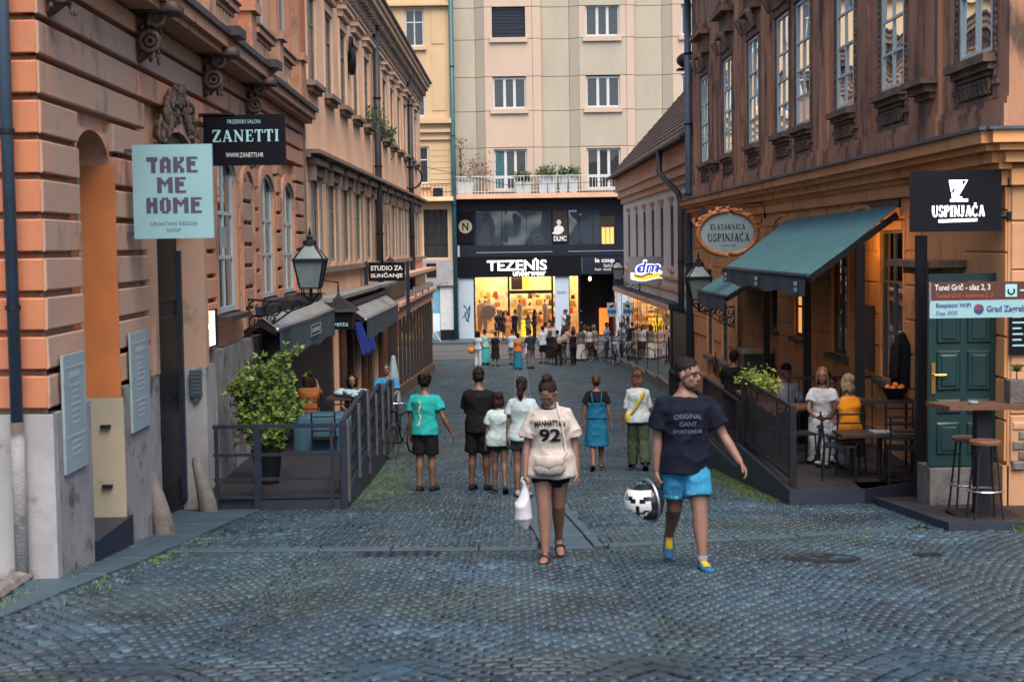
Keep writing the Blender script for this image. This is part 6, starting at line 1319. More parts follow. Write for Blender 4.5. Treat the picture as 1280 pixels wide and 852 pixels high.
for mname, nm, frac in (('leaf', 'foliage', .62), ('leaf_d', 'dark_foliage', .38)):  # two leaf tones, the darker one mixed at random over every twig
    mb = MB()
    for tpt in tips:
        for g in range(int(13 * frac)):
            c0 = tpt + Vector((q.gauss(0, .085), q.gauss(0, .085), q.gauss(.02, .08))); ax = Vector((q.gauss(0, 1), q.gauss(0, 1), q.gauss(.5, .7))).normalized(); sd = ax.cross(Vector((q.gauss(0, 1), q.gauss(0, 1), q.gauss(0, 1)))).normalized()
            for l in range(5):
                d = (ax + sd * math.cos(l * 1.3) * .9 + ax.cross(sd) * math.sin(l * 1.3) * .9).normalized(); w = d.orthogonal().normalized() * q.uniform(.012, .02); L_ = q.uniform(.06, .1); mb.poly([c0, c0 + d * L_ * .5 + w, c0 + d * L_, c0 + d * L_ * .5 - w])
    tag(mb.build(nm, M[mname], sp), kind='stuff')

# ================================================================ right terrace
rt = thing('terrace_deck', 'slate-edged cafe terrace with stepped levels on the right', 'terrace', (4, 18.8, gz(18.8)))
RV = [(18.8, 23.2, 2.5), (23.22, 28.0, 2.12), (28.02, 34.0, 1.76)]
for a, b, z in RV:
    y = a
    while y < b - .02:
        e = min(y + .16, b); x1 = 4.36 if y < 19.6 else 5.5; mb = MB(); mb.box(3.47, x1, y, e - .008, z - .03, z + rr.uniform(-.002, .002)); mb.build('board', M['deck'], rt); y += .16
    mb = MB(); mb.prism([(3.42, a, gz(a) - .3), (3.47, a, gz(a) - .3), (3.47, a, z + .02), (3.42, a, z + .02)], [(3.42, b, gz(b) - .3), (3.47, b, gz(b) - .3), (3.47, b, z + .02), (3.42, b, z + .02)]); mb.build('side_fascia', M['fascia'], rt)
    mb = MB(); mb.box(3.43, 4.36 if a < 19 else 5.5, a - .045, a - .002, gz(a) - .3, z + .018); mb.build('riser', M['fascia'], rt)
mb = MB(); mb.prism([(4.36, 18.76, 1.9), (5.5, 19.6, 1.9), (5.5, 19.63, 1.9), (4.36, 18.8, 1.9)], [(4.36, 18.76, 2.51), (5.5, 19.6, 2.51), (5.5, 19.63, 2.51), (4.36, 18.8, 2.51)]); mb.build('riser', M['fascia'], rt)
pf = thing('platform', 'low dark boarded platform before the green door', 'platform', (5, 15.6, gz(15.6)))
for k in range(10):
    x = 4.5 + k * .14; mb = MB(); f = lambda y: gz(y) + .1
    mb.quad8([(x, 15.5, f(15.5) - .04), (x + .132, 15.5, f(15.5) - .04), (x + .132, 18.74, f(18.74) - .04), (x, 18.74, f(18.74) - .04), (x, 15.5, f(15.5)), (x + .132, 15.5, f(15.5)), (x + .132, 18.74, f(18.74)), (x, 18.74, f(18.74))]); mb.build('board', M['deck'], pf)
mb = MB(); mb.quad8([(4.46, 15.46, gz(15.5) - .1), (4.5, 15.46, gz(15.5) - .1), (4.5, 18.74, gz(18.7) - .1), (4.46, 18.74, gz(18.7) - .1), (4.46, 15.46, f(15.5) + .004), (4.5, 15.46, f(15.5) + .004), (4.5, 18.74, f(18.74) + .004), (4.46, 18.74, f(18.74) + .004)]); mb.box(4.5, 5.9, 15.46, 15.498, gz(15.5) - .1, f(15.5)); mb.build('edge_board', M['fascia'], pf)
# step under door
mb = MB(); mb.box(4.84, 5.62, 17.55, 18.1, 2.3, 2.94); o = mb.build('door_step', M['stone'], None, (5.2, 17.8, 2.3)); tag(o, 'worn stone step under the green door', 'step')
# posts carrying the awning
for i, y in enumerate((18.45, 21.7, 25.6, 29.7)):
    zt = 5.55 if i else 5.65; zb = [gz(18.4), 2.5, 2.12, 1.76][i]; mb = MB(); mb.box(4.93, 5.05, y, y + .12, zb, zt); o = mb.build('terrace_post', M['iron'], None, (4.98, y, zb))
    tag(o, ['square black post left of the green door', 'square black post at the near end of the large awning', 'square black post under the middle of the large awning', 'square black post under the far end of the large awning'][i], 'post', 'black posts of the right terrace')
# railings with thin bars
for i, (a, b, z) in enumerate(((18.95, 22.9, 2.5), (23.4, 27.6, 2.12), (28.2, 33.6, 1.76))):
    t = thing('railing', ['nearest', 'middle', 'farthest'][i] + ' black barred railing along the right terrace', 'railing', (3.5, a, z), 'barred railings of the right terrace')
    for y in (a, b): mb = MB(); mb.box(3.47, 3.55, y, y + .08, z - .05, z + 1.04); mb.build('post', M['iron'], t)
    for zz in (z + 1.02, z + .12): mb = MB(); mb.box(3.49, 3.53, a + .08, b, zz - .02, zz + .02); mb.build('rail', M['iron'], t)
    n = int((b - a) / .13)
    for k in range(1, n): y = a + .04 + (b - a) * k / n; mb = MB(); mb.box(3.503, 3.517, y, y + .014, z + .14, z + 1.0); mb.build('bar', M['iron'], t)
t = thing('railing', 'black railing along the wall side behind the seated women', 'railing', (4.6, 23.2, 2.5))
mb = MB(); mb.box(4.2, 5.5, 23.1, 23.14, 3.5, 3.54); mb.build('rail', M['iron'], t)
for k in range(9): mb = MB(); mb.box(4.2 + k * .16, 4.215 + k * .16, 23.11, 23.125, 2.5, 3.5); mb.build('bar', M['iron'], t)
# counter ledge with planters
cl = thing('rail_counter', 'brown wooden counter ledge on the right terrace railing', 'counter', (3.75, 22.0, 3.2)); mb = MB(); mb.box(3.56, 4.0, 21.3, 24.2, 3.2, 3.245); mb.build('ledge', M['wood'], cl)
for y in (21.6, 23.9): mb = MB(); mb.bar((3.9, y, 3.19), (3.55, y, 2.95), .03); mb.build('brace', M['iron'], cl)
for i, (x, y, m_) in enumerate(((3.74, 22.3, 'leaf_y'), (3.7, 23.5, 'leaf'))):
    t = thing('planter', ['wooden box of yellow-green leaves on the counter ledge', 'darker green box plant behind the yellow-green one'][i], 'planter', (x, y, 3.245), 'planters on the counter ledge')
    mb = MB(); mb.box(x - .14, x + .14, y - .14, y + .14, 3.247, 3.38); mb.build('box', M['wood'], t); mb = MB()
    for _ in range(420):
        c0 = Vector((x + q.gauss(0, .1), y + q.gauss(0, .1), 3.42 + abs(q.gauss(0, .1)))); d = Vector((q.gauss(0, 1), q.gauss(0, 1), q.gauss(0, 1))).normalized() * .035; e = d.orthogonal().normalized() * .018; mb.poly([c0 - e, c0 + d, c0 + e, c0 - d])
    tag(mb.build('foliage', M[m_], t), kind='stuff')
# tables and chairs
table('brown table left of the woman in white', 4.12, 22.4, 2.5, .75, .6, .68); table('low dark table in front, with a white menu', 4.78, 19.75, 2.5, 1.1, .6, .6, 'darkwood'); table('dark table of the man in the cap', 4.6, 25.4, 2.12, .6, .6, .74, 'darkwood')
chair('black chair of the woman in yellow', 4.5, 20.35, 2.5, R_(180)); chair('black chair of the woman in white', 4.5, 21.75, 2.5, R_(10)); chair('black chair right of the low dark table', 5.2, 20.45, 2.5, R_(-20)); chair('black chair left of the low dark table', 4.25, 19.7, 2.5, R_(80)); chair('black chair of the man in the cap', 4.78, 26.3, 2.12, 0); chair('black chair before the man in the cap', 4.35, 24.6, 2.12, R_(150)); chair('black chair of the dark-haired guest by the waiter', 4.95, 28.9, 1.76, 0)
chair('black chair nearest the low table at the platform side', 5.0, 19.25 + .1, 2.5, R_(170)); chair('black chair by the barred railing on the right terrace', 3.95, 21.0, 2.5, R_(100)); chair('black chair left of the brown table', 3.8, 23.0 - .4, 2.5, R_(85)); chair('black chair of the grey T-shirt guest', 5.05, 23.95, 2.12, 0); chair('black chair of the woman in dark red', 4.5, 30.65, 1.76, 0); table('dark table farthest on the right terrace', 4.45, 29.9, 1.76, .6, .6, .74, 'darkwood')
mb = MB(); mb.prism([(4.68, 19.6, 3.103), (4.98, 19.62, 3.103), (4.95, 19.84, 3.103), (4.65, 19.8, 3.103)], [(4.68, 19.6, 3.12), (4.98, 19.62, 3.115), (4.95, 19.84, 3.115), (4.65, 19.8, 3.13)]); o = mb.build('menu', M['bluewhite'], None, (4.8, 19.7, 3.1)); tag(o, 'white menu lying on the low dark table', 'menu')
wc = thing('wall_counter', 'dark counter shelf with legs along the ochre wall', 'counter', (5.1, 20.6, 2.5)); mb = MB(); mb.box(4.62, 5.5, 20.75, 21.15, 3.36, 3.41); mb.build('shelf', M['darkwood'], wc)
for x in (4.66, 5.42): mb = MB(); mb.box(x, x + .03, 20.9, 20.93, 2.5, 3.36); mb.build('leg', M['iron'], wc)
bw = thing('fruit_bowl', 'black bowl of oranges on the wall counter', 'bowl', (5.28, 20.9, 3.41)); mb = MB(); mb.lathe((5.28, 20.9, 3.412), [(.1, 0), (.17, .12), (.19, .16), (.17, .15)], 16); mb.build('bowl', M['black'], bw)
org = mat('orange_peel', (.75, .22, .02), (.65, .16, .02), scale=9, rough=.5)
for k, (dx, dy, dz) in enumerate(((-.05, -.08, .15), (.05, -.09, .155), (0, .0, .19), (.09, 0, .16), (-.1, .02, .16))): mb = MB(); mb.ell((5.28 + dx, 20.9 + dy, 3.41 + dz), (.045, .045, .043)); tag(mb.build('orange', org, None, (5.28 + dx, 20.9 + dy, 3.41 + dz), True), 'orange lying in the black fruit bowl', 'orange', 'oranges in the fruit bowl')
jk = MB(); jk.tube([(5.45, 21.25, 3.55), (5.44, 21.25, 3.8), (5.45, 21.25, 4.1), (5.47, 21.25, 4.28)], [(.14, .07), (.16, .08), (.15, .08), (.05, .04)], 10); jk.tube([(5.38, 21.18, 4.15), (5.34, 21.12, 3.7)], .05, 8); o = jk.build('hanging_coat', cloth((.02, .022, .025)), None, (5.45, 21.25, 3.55), True); tag(o, 'dark coat hanging on the ochre wall by the window', 'coat')
# high table and stools on the platform
zt = gz(16.3) + .1
ht = thing('high_table', 'high wooden bar table at the right edge', 'table', (5.05, 16.25, zt)); mb = MB(); mb.prism([(4.5, 16.5, 3.79), (4.62, 16.0, 3.79), (5.75, 16.0, 3.79), (5.75, 16.5, 3.79)], [(4.5, 16.5, 3.835), (4.62, 16.0, 3.835), (5.75, 16.0, 3.835), (5.75, 16.5, 3.835)]); mb.build('table_top', M['wood'], ht)
mb = MB(); mb.box(4.96, 5.12, 16.17, 16.33, zt, 3.79); mb.build('column', M['iron'], ht); mb = MB(); mb.box(4.72, 5.36, 15.98, 16.52, zt - .02, zt + .03); mb.build('base_plate', M['iron'], ht)
def stool(label, x, y):
    z = gz(y) + .1; t = thing('bar_stool', label, 'stool', (x, y, z), 'bar stools at the high table'); mb = MB(); mb.lathe((x, y, z), [(.14, .78), (.165, .79), (.165, .82), (.15, .83)], 20); mb.build('seat', M['wood'], t)
    for k in range(4): a = math.pi / 4 + k * math.pi / 2; mb = MB(); mb.tube([(x + .21 * math.cos(a), y + .21 * math.sin(a), z), (x + .12 * math.cos(a), y + .12 * math.sin(a), z + .78)], .012, 6); mb.build('leg', M['iron'], t)
    mb = MB(); mb.torus((x, y, z + .3), .18, .011, (0, 0, 1), 20, 5); mb.build('foot_ring', M['chrome'], t); return t
stool('wooden-topped bar stool in front of the high table', 4.95, 15.85); stool('second bar stool behind the high table', 5.02, 16.75)
t = thing('stone_planter', 'grey stone planter with a sprig on the high table', 'planter', (5.42, 16.28, 3.835)); mb = MB(); mb.box(5.32, 5.55, 16.18, 16.4, 3.838, 4.08); mb.build('box', M['stone'], t); mb = MB(); mb.tube([(5.42, 16.28, 4.05), (5.42, 16.28, 4.16)], .008, 5)
for _ in range(130): c0 = Vector((5.42, 16.28, 4.17)); d = Vector((q.gauss(0, .5), q.gauss(0, .5), abs(q.gauss(.6, .4)))).normalized() * q.uniform(.08, .15); e = d.orthogonal().normalized() * .004; mb.poly([c0 - e, c0 + d, c0 + e])
mb.build('sprig', M['leaf_d'], t)
mb = MB(); mb.lathe((4.93, 16.2, 3.836), [(.045, 0), (.055, .025), (.05, .03), (.04, .01)], 14); o = mb.build('ashtray', M['bluewhite'], None, (4.93, 16.2, 3.836), True); tag(o, 'small pale glass ashtray on the high table', 'ashtray')
t = thing('menu_blackboard', 'black chalkboard with blue chalk on the end wall at the right edge', 'board', (5.75, 17.2, 4.3)); mb = MB(); FE2.box(mb, .0, .26, .03, .07, 4.28, 4.78); mb.build('board', M['signblack'], t); mb = MB()
for k in range(6): zz = 4.7 - k * .065; FE2.box(mb, .03, .03 + q.uniform(.1, .2), .07, .073, zz, zz + .018)
mb.build('chalk_lines', M['tealprint'], t)
# electric cabinet by the wall
t = thing('cabinet', 'grey-green cabinet with pale top beside the ochre wall', 'cabinet', (5.0, 31.6, 1.76)); mb = MB(); mb.box(4.78, 5.35, 31.3, 31.9, 1.76, 3.3); mb.build('body', M['pipe_g'], t); mb = MB(); mb.box(4.72, 5.38, 31.24, 31.95, 3.3, 3.4); mb.build('top', M['greytrim'], t)
# small warm lamps under the awning
for i, y in enumerate((22.0, 22.9)):
    t = thing('awning_lamp', ['nearer', 'farther'][i] + ' small warm lamp under the large teal awning', 'lamp', (5.1, y, 5.6)); mb = MB(); mb.ell((5.05, y, 5.58), (.03, .03, .035)); mb.build('bulb', glow('warm_lamp_bulb', (1, .6, .2), 30), t); mb = MB(); mb.lathe((5.05, y, 5.6), [(.035, 0), (.02, .06)], 8); mb.build('socket', M['iron'], t)
    l = bpy.data.lights.new('bulb_light', 'POINT'); l.energy = 6; l.color = (1, .45, .12); l.shadow_soft_size = .04; lo = bpy.data.objects.new('bulb_light', l); COL.objects.link(lo); lo.location = (-.05, 0, -.1); lo.parent = t

# ================================================================ bicycles
def bicycle(label, x, y, z, rz, tilt=0.0, group='parked bicycles'):
    t = thing('bicycle', label, 'bicycle', (x, y, z), group); c, s_ = math.cos(rz), math.sin(rz)
    def W(a, h, b=0): b = b + h * tilt; return Vector((x + a * c - b * s_, y + a * s_ + b * c, z + h))
    ax = Vector((-s_, c, 0))
    for a in (-.52, .52):
        mb = MB(); mb.torus(W(a, .335), .315, .02, ax, 28, 6); w = mb.build('wheel', M['rubber'], t, smooth=True)
        mb = MB(); mb.torus(W(a, .335), .29, .009, ax, 28, 5); mb.build('rim', M['chrome'], w)
        mb = MB()
        for k in range(14): g = 2 * math.pi * k / 14; mb.bar(W(a, .335), W(a + .29 * math.cos(g), .335 + .29 * math.sin(g)), .003)
        mb.build('spokes', M['chrome'], w)
    mb = MB(); B = (-.05, .3); S = (-.2, .82); H_ = (.36, .86)
    for p, q_ in ((B, S), (S, H_), (B, (.4, .72)), ((-.52, .335), B), ((-.52, .335), (-.16, .72)), ((.52, .335), H_)): mb.tube([W(*p), W(*q_)], .017, 6)
    mb.build('frame', M['black'], t); mb = MB(); mb.tube([W(.36, .86), W(.33, 1.0)], .013, 6); mb.tube([W(.28, 1.02, -.27), W(.36, 1.02, -.1), W(.36, 1.02, .1), W(.28, 1.02, .27)], .013, 6); mb.build('handlebar', M['chrome'], t)
    mb = MB(); mb.tube([W(-.2, .82), W(-.23, .92)], .013, 6); mb.tube([W(-.36, .94), W(-.22, .95), W(-.08, .94)], [(.07, .03), (.06, .025), (.02, .02)], 8, ax); mb.build('saddle', M['black'], t)
    mb = MB(); mb.torus(W(-.05, .3), .09, .008, ax, 16, 5); mb.tube([W(-.05, .3, -.08), W(.05, .16, -.09)], .01, 5); mb.tube([W(-.05, .3, .08), W(-.15, .44, .09)], .01, 5); mb.build('crank', M['iron'], t); return t
bicycle('black bicycle parked past the left terrace behind the turquoise shirt', -2.15, 29.6, gz(29.6) + .01, R_(70), .06); bicycle('dark bicycle by the street sign pole, left of two', 4.05, 71.6, gz(71.6), R_(15), .05); bicycle('dark bicycle against the vitrine, right of two', 4.72, 69.4, gz(69.4), R_(75), .05)
# cable across the street end
mb = MB(); mb.tube([(-3.9, 58.4, 8.8), (0, 70, 8.35), (4.9, 72, 8.55)], .012, 5); o = mb.build('overhead_cable', M['iron'], None, (0, 70, 8.35)); tag(o, 'thin dark cable strung across the street from the ringed drainpipe', 'cable')
# ================================================================ people
SKIN = mat('skin', (.215, .115, .082), (.175, .092, .066), scale=9, rough=.55); SKIN_D = mat('tanned_skin', (.16, .082, .056), (.13, .066, .046), scale=9, rough=.55)
EYE = mat('eye_dark', (.02, .015, .012), rough=.3); LIP = mat('lip', (.19, .075, .06), rough=.5)
FOLD = bpy.data.textures.new('cloth_folds', 'MUSGRAVE'); FOLD.musgrave_type = 'RIDGED_MULTIFRACTAL'; FOLD.noise_scale = .16; FOLD.octaves = 2
HAIRT = bpy.data.textures.new('hair_locks', 'CLOUDS'); HAIRT.noise_scale = .022; HAIRT.noise_depth = 1
PROF = {'m': [(-.07, .080, .062), (-.03, .092, .067), (.02, .092, .063), (.08, .086, .060), (.13, .087, .061), (.19, .098, .067), (.23, .103, .065), (.258, .090, .056), (.282, .062, .046), (.305, .038, .038)],
        'f': [(-.07, .082, .066), (-.03, .097, .071), (.02, .090, .063), (.08, .074, .054), (.13, .076, .056), (.19, .086, .068), (.23, .086, .060), (.258, .076, .048), (.282, .052, .040), (.305, .032, .032)]}
def prof(sex, t):
    P = PROF[sex]; t = max(t, -.03) if t < 0 else t; return interp(t, [(a, b) for a, b, c in P]), interp(t, [(a, c) for a, b, c in P])
def finish(o, vox, folds=0.0, it=4):
    m = o.modifiers.new('remesh', 'REMESH'); m.mode = 'VOXEL'; m.voxel_size = vox; m.use_smooth_shade = True
    if folds: d = o.modifiers.new('folds', 'DISPLACE'); d.texture = FOLD; d.strength = folds; d.mid_level = .5; d.texture_coords = 'LOCAL'
    s = o.modifiers.new('smooth', 'SMOOTH'); s.factor = .5; s.iterations = it
    return o
def person(label, x, y, rot, H, pose, wear, sex='m', detail=0, z=None, seat=None, skin=None, group=None):
    vox = (.013, .011, .0062)[detail] if detail else .021
    cv = .022 if detail == 0 else (.013 if detail == 1 else .010)
    skin = skin or SKIN; bk = wear.get('bulk', 1.0)
    def pf(t): u = prof(sex, t); return (u[0] * bk, u[1] * bk)
    p = dict(lean=.03, hl=(0, .03), hr=(0, .03), kl=.04, kr=.04, al=(0, .12), ar=(0, .12), el=.2, er=.2, inl=0, inr=0, turn=0, nod=0, fl=0, fr=0, curl=.5); p.update(pose)
    U = Vector((0, -math.sin(p['lean']), math.cos(p['lean']))); S = Vector((1, 0, 0)); Fw = Vector((0, -math.cos(p['lean']), -math.sin(p['lean'])))
    dr = lambda f, a, sd: Vector((sd * math.sin(a), -math.sin(f) * math.cos(a), -math.cos(f) * math.cos(a)))
    P0 = Vector((0, 0, .53 * H)); sw = (.106 if sex == 'm' else .092) * H; J = {}
    for sd, k in ((1, 'l'), (-1, 'r')):
        f, a = p['h' + k]; hip = P0 + S * (sd * .046 * H) - Vector((0, 0, .012 * H)); kn = hip + dr(f, a, sd) * (.238 * H); an = kn + dr(f - p['k' + k], a * .6, sd) * (.235 * H)
        fp = p['f' + k]; fd = Vector((sd * .12, -math.cos(fp), -math.sin(fp))).normalized(); dn = Vector((0, math.sin(fp), -math.cos(fp)))
        heel = an + dn * (.027 * H) - fd * (.022 * H); ball = an + dn * (.03 * H) + fd * (.068 * H); toe = an + dn * (.032 * H) + fd * (.105 * H)
        J[k] = dict(hip=hip, knee=kn, ank=an, heel=heel, ball=ball, toe=toe, fd=fd, dn=dn)
        f, a = p['a' + k]; sh = P0 + U * (.256 * H) + S * (sd * sw); elb = sh + dr(f, a, sd) * (.168 * H); wr = elb + dr(f + p['e' + k], a * .8 - p['in' + k], sd) * (.148 * H)
        J[k].update(sh=sh, elb=elb, wr=wr, hd=(wr - elb).normalized())
    low = min(min(J[k]['heel'].z, J[k]['toe'].z) for k in 'lr') - .016 * H
    dz = (seat - P0.z + .055 * H) if seat is not None else -low
    off = Vector((0, 0, dz)); P0 = P0 + off
    for k in 'lr':
        for n in ('hip', 'knee', 'ank', 'heel', 'ball', 'toe', 'sh', 'elb', 'wr'): J[k][n] = J[k][n] + off
    base = gz(y) + .012 if z is None else z
    root = thing('person', label, 'person', (x, y, base), group); root.rotation_euler.z = rot
    def part(mb, name, m, smooth=True, par=None): o = link(name, mb.mesh(name), m, par or root, None, smooth); o.location = (0, 0, 0); return o
    th = (1.0 if sex == 'm' else .96) * bk
    # ---- body
    b = MB(); n = 12 if detail else 8
    T = [(t, *pf(t)) for t in (-.07, -.03, .02, .08, .13, .19, .23, .258, .282, .305)]
    b.tube([P0 + U * (t * H) for t, _, _ in T], [(rx * H, ry * H) for _, rx, ry in T], 16, S)
    for sd, k in ((1, 'l'), (-1, 'r')):
        j = J[k]; b.tube([j['hip'], j['hip'].lerp(j['knee'], .45), j['knee'], j['knee'].lerp(j['ank'], .3) + j['fd'] * (-.006 * H), j['knee'].lerp(j['ank'], .65), j['ank']], [r * H * th for r in (.052, .047, .033, .034, .025, .019)], n)
        b.tube([j['heel'], j['heel'].lerp(j['ball'], .5) + Vector((0, 0, .006 * H)), j['ball'], j['toe']], [(.018 * H, .016 * H), (.02 * H, .018 * H), (.025 * H, .013 * H), (.019 * H, .009 * H)], 8, S)
        at = (1.0 if sex == 'm' else .84) * bk
        b.tube([j['sh'] - S * (sd * .02 * H), j['sh'], j['sh'].lerp(j['elb'], .5), j['elb'], j['elb'].lerp(j['wr'], .35), j['wr']], [r * H * at for r in (.026, .029, .027, .022, .023, .0155)], n)
        hd = j['hd']; wv = (Fw - hd * Fw.dot(hd)).normalized() if abs(hd.dot(Fw)) < .9 else Vector((0, 0, 1)); nv = hd.cross(wv).normalized()
        if nv.x * sd > 0: nv = -nv                              # points at the body: the palm side
        kn = j['wr'] + hd * (.052 * H); b.tube([j['wr'], j['wr'].lerp(kn, .55), kn], [(.013 * H, .011 * H), (.023 * H, .0115 * H), (.0235 * H, .0095 * H)], 10, wv)
        if detail:
            cu = p['curl'] if not isinstance(p['curl'], dict) else p['curl'][k]
            for i, L in enumerate((.036, .042, .039, .030)):
                s0 = kn + wv * ((.0165 - i * .0115) * H); d1 = (hd * math.cos(cu) + nv * math.sin(cu)); d2 = (hd * math.cos(cu * 2.1) + nv * math.sin(cu * 2.1)); d3 = (hd * math.cos(cu * 3) + nv * math.sin(cu * 3))
                b.tube([s0 - hd * (.008 * H), s0 + d1 * (L * .45 * H), s0 + d1 * (L * .45 * H) + d2 * (L * .33 * H), s0 + d1 * (L * .45 * H) + d2 * (L * .33 * H) + d3 * (L * .25 * H)], [.0056 * H, .0054 * H, .005 * H, .0042 * H], 7)
            tb = j['wr'] + hd * (.018 * H) + wv * (.016 * H); b.tube([tb, tb + (hd * .7 + wv * .6 + nv * .3).normalized() * (.026 * H), tb + (hd * .7 + wv * .6 + nv * .3).normalized() * (.026 * H) + (hd * .9 + wv * .15 + nv * .45).normalized() * (.024 * H)], [.008 * H, .0065 * H, .005 * H], 7)
        else: b.tube([kn, kn + (hd + nv * .5).normalized() * (.04 * H)], [(.02 * H, .009 * H), (.014 * H, .007 * H)], 8, wv)
    nb = P0 + U * (.29 * H); HM = Matrix.Rotation(p['turn'], 3, 'Z') @ Matrix.Rotation(p['nod'], 3, 'X')
    nk = .03 if sex == 'm' else .025
    hc = nb + U * (.055 * H) + HM @ Vector((0, -.012 * H, .05 * H))       # centre of the head
    b.tube([nb - U * (.02 * H), nb + U * (.03 * H), hc + HM @ Vector((0, .012 * H, -.03 * H))], [(.036 * H), nk * H, nk * H * .95], 10)
    hs = H * (1.07 if sex == 'm' else 1.0)
    Q = lambda a, c, d: hc + HM @ Vector((a * hs, c * hs, d * hs))
    b.ell(Q(0, .006, .014), (.0435 * hs, .0545 * hs, .05 * hs), HM, 16, 12); b.ell(Q(0, -.012, -.028), (.0345 * hs, .0385 * hs, .038 * hs), HM, 14, 10); b.ell(Q(0, -.036, -.056), (.015 * hs, .013 * hs, .011 * hs), HM, 10, 8)
    if detail or True:
        b.tube([Q(0, -.047, .006), Q(0, -.056, -.012), Q(0, -.054, -.02)], [.005 * hs, .0075 * hs, .008 * hs], 8)
        for sd in (-1, 1):
            b.ell(Q(sd * .0445, .004, -.008), (.006 * hs, .012 * hs, .018 * hs), HM, 8, 6); b.ell(Q(sd * .021, -.032, -.016), (.013 * hs, .010 * hs, .013 * hs), HM, 8, 6)
        b.tube([Q(-.027, -.040, .014), Q(0, -.047, .016), Q(.027, -.040, .014)], .0055 * hs, 6)
    finish(part(b, 'body', skin), vox, 0, 5 if detail == 2 else 2)
    if detail == 2:
        for sd in (-1, 1):
            e = MB(); e.ell(Q(sd * .019, -.0465, .004), (.0068 * hs, .004 * hs, .003 * hs), HM, 10, 8); part(e, 'eye', EYE)
            e = MB(); e.tube([Q(sd * .007, -.052, .0165), Q(sd * .02, -.0505, .0195), Q(sd * .031, -.044, .0165)], .0017 * hs, 6); part(e, 'eyebrow', EYE)
        e = MB(); e.tube([Q(-.014, -.047, -.036), Q(0, -.0525, -.0355), Q(.014, -.047, -.036)], [(.003 * hs), .0045 * hs, .003 * hs], 6); part(e, 'mouth', LIP)
    # ---- hair
    st, hcol = wear.get('hair', ('short', (.02, .014, .01))); hm = mat('hair_%d_%d_%d' % tuple(int(v * 255) for v in hcol), tuple(v * .8 for v in hcol), tuple(v * .35 for v in hcol), scale=22, rough=.6, streak=.2, bump=.6, bscale=70, spec=.15)
    h = MB()
    if st == 'short': h.ell(Q(0, .013, .026), (.0465 * hs, .0555 * hs, .0465 * hs), HM, 16, 10); h.ell(Q(0, .03, -.002), (.041 * hs, .034 * hs, .045 * hs), HM, 14, 10)
    elif st == 'afro':
        for k in range(26): a = k * 2.4; r_ = .03; h.ell(Q(r_ * math.cos(a) * 1.1, .014 + r_ * math.sin(a), .03 + .016 * math.sin(k * 1.7)), (.024 * hs, .024 * hs, .022 * hs), None, 8, 6)
        h.ell(Q(0, .026, .004), (.045 * hs, .04 * hs, .045 * hs), HM)
    else:
        h.ell(Q(0, .016, .027), (.048 * hs, .055 * hs, .046 * hs), HM, 16, 10); h.ell(Q(0, .026, -.008), (.046 * hs, .037 * hs, .05 * hs), HM)
        if st == 'bun': h.ell(Q(0, .038, .072), (.028 * hs, .028 * hs, .024 * hs), HM); h.ell(Q(.02, .04, .08), (.014 * hs, .014 * hs, .014 * hs), HM, 8, 6)
        if st == 'lowbun': h.ell(Q(0, .066, -.0), (.026 * hs, .022 * hs, .026 * hs), HM)
        if st == 'pony': h.tube([Q(0, .055, .015), Q(.004, .078, -.01), Q(.006, .075, -.07), Q(.004, .06, -.135)], [.015 * hs, .026 * hs, .028 * hs, .01 * hs], 9)
        if st in ('long', 'bob'):
            L = .16 if st == 'long' else .075
            h.tube([Q(0, .03, 0), Q(0, .04, -.05), Q(0, .043, -L)], [(.05 * hs, .03 * hs), (.055 * hs, .028 * hs), (.048 * hs, .018 * hs)], 12, HM @ S)
            for sd in (-1, 1): h.tube([Q(sd * .038, -.008, .02), Q(sd * .046, -.002, -.03), Q(sd * .048, .002, -L * .9)], [(.014 * hs, .022 * hs), (.014 * hs, .026 * hs), (.011 * hs, .018 * hs)], 8, HM @ S)
        if st == 'curly':
            for k in range(30): a = k * 2.4; h.ell(Q(.048 * math.cos(a), .02 + .035 * math.sin(a), .02 - k * .0028), (.022 * hs, .022 * hs, .02 * hs), None, 8, 6)
    ho = finish(part(h, 'hair', hm), min(vox, .008) if detail else .016, .014 if detail else 0, 1)
    if detail: ho.modifiers['folds'].texture = HAIRT
    if 'beard' in wear: e = MB(); e.ell(Q(0, -.0165, -.046), (.0335 * hs, .0365 * hs, .0225 * hs), HM); e.ell(Q(0, -.008, -.034), (.0362 * hs, .028 * hs, .024 * hs), HM); finish(part(e, 'beard', mat('stubble', (.075, .048, .036), (.11, .065, .048), scale=60, rough=.8, spec=.1)), .008, 0, 2)
    if 'cap' in wear:
        e = MB(); e.ell(Q(0, .008, .034), (.05 * hs, .06 * hs, .044 * hs), HM); e.tube([Q(0, -.03, .03), Q(0, -.085, .024)], [(.04 * hs, .006 * hs), (.034 * hs, .004 * hs)], 10, HM @ S); finish(part(e, 'cap', cloth(wear['cap'])), .012, 0, 2)
    # ---- top
    fo = (.0, .010, .014)[detail]
    tp = wear.get('top')
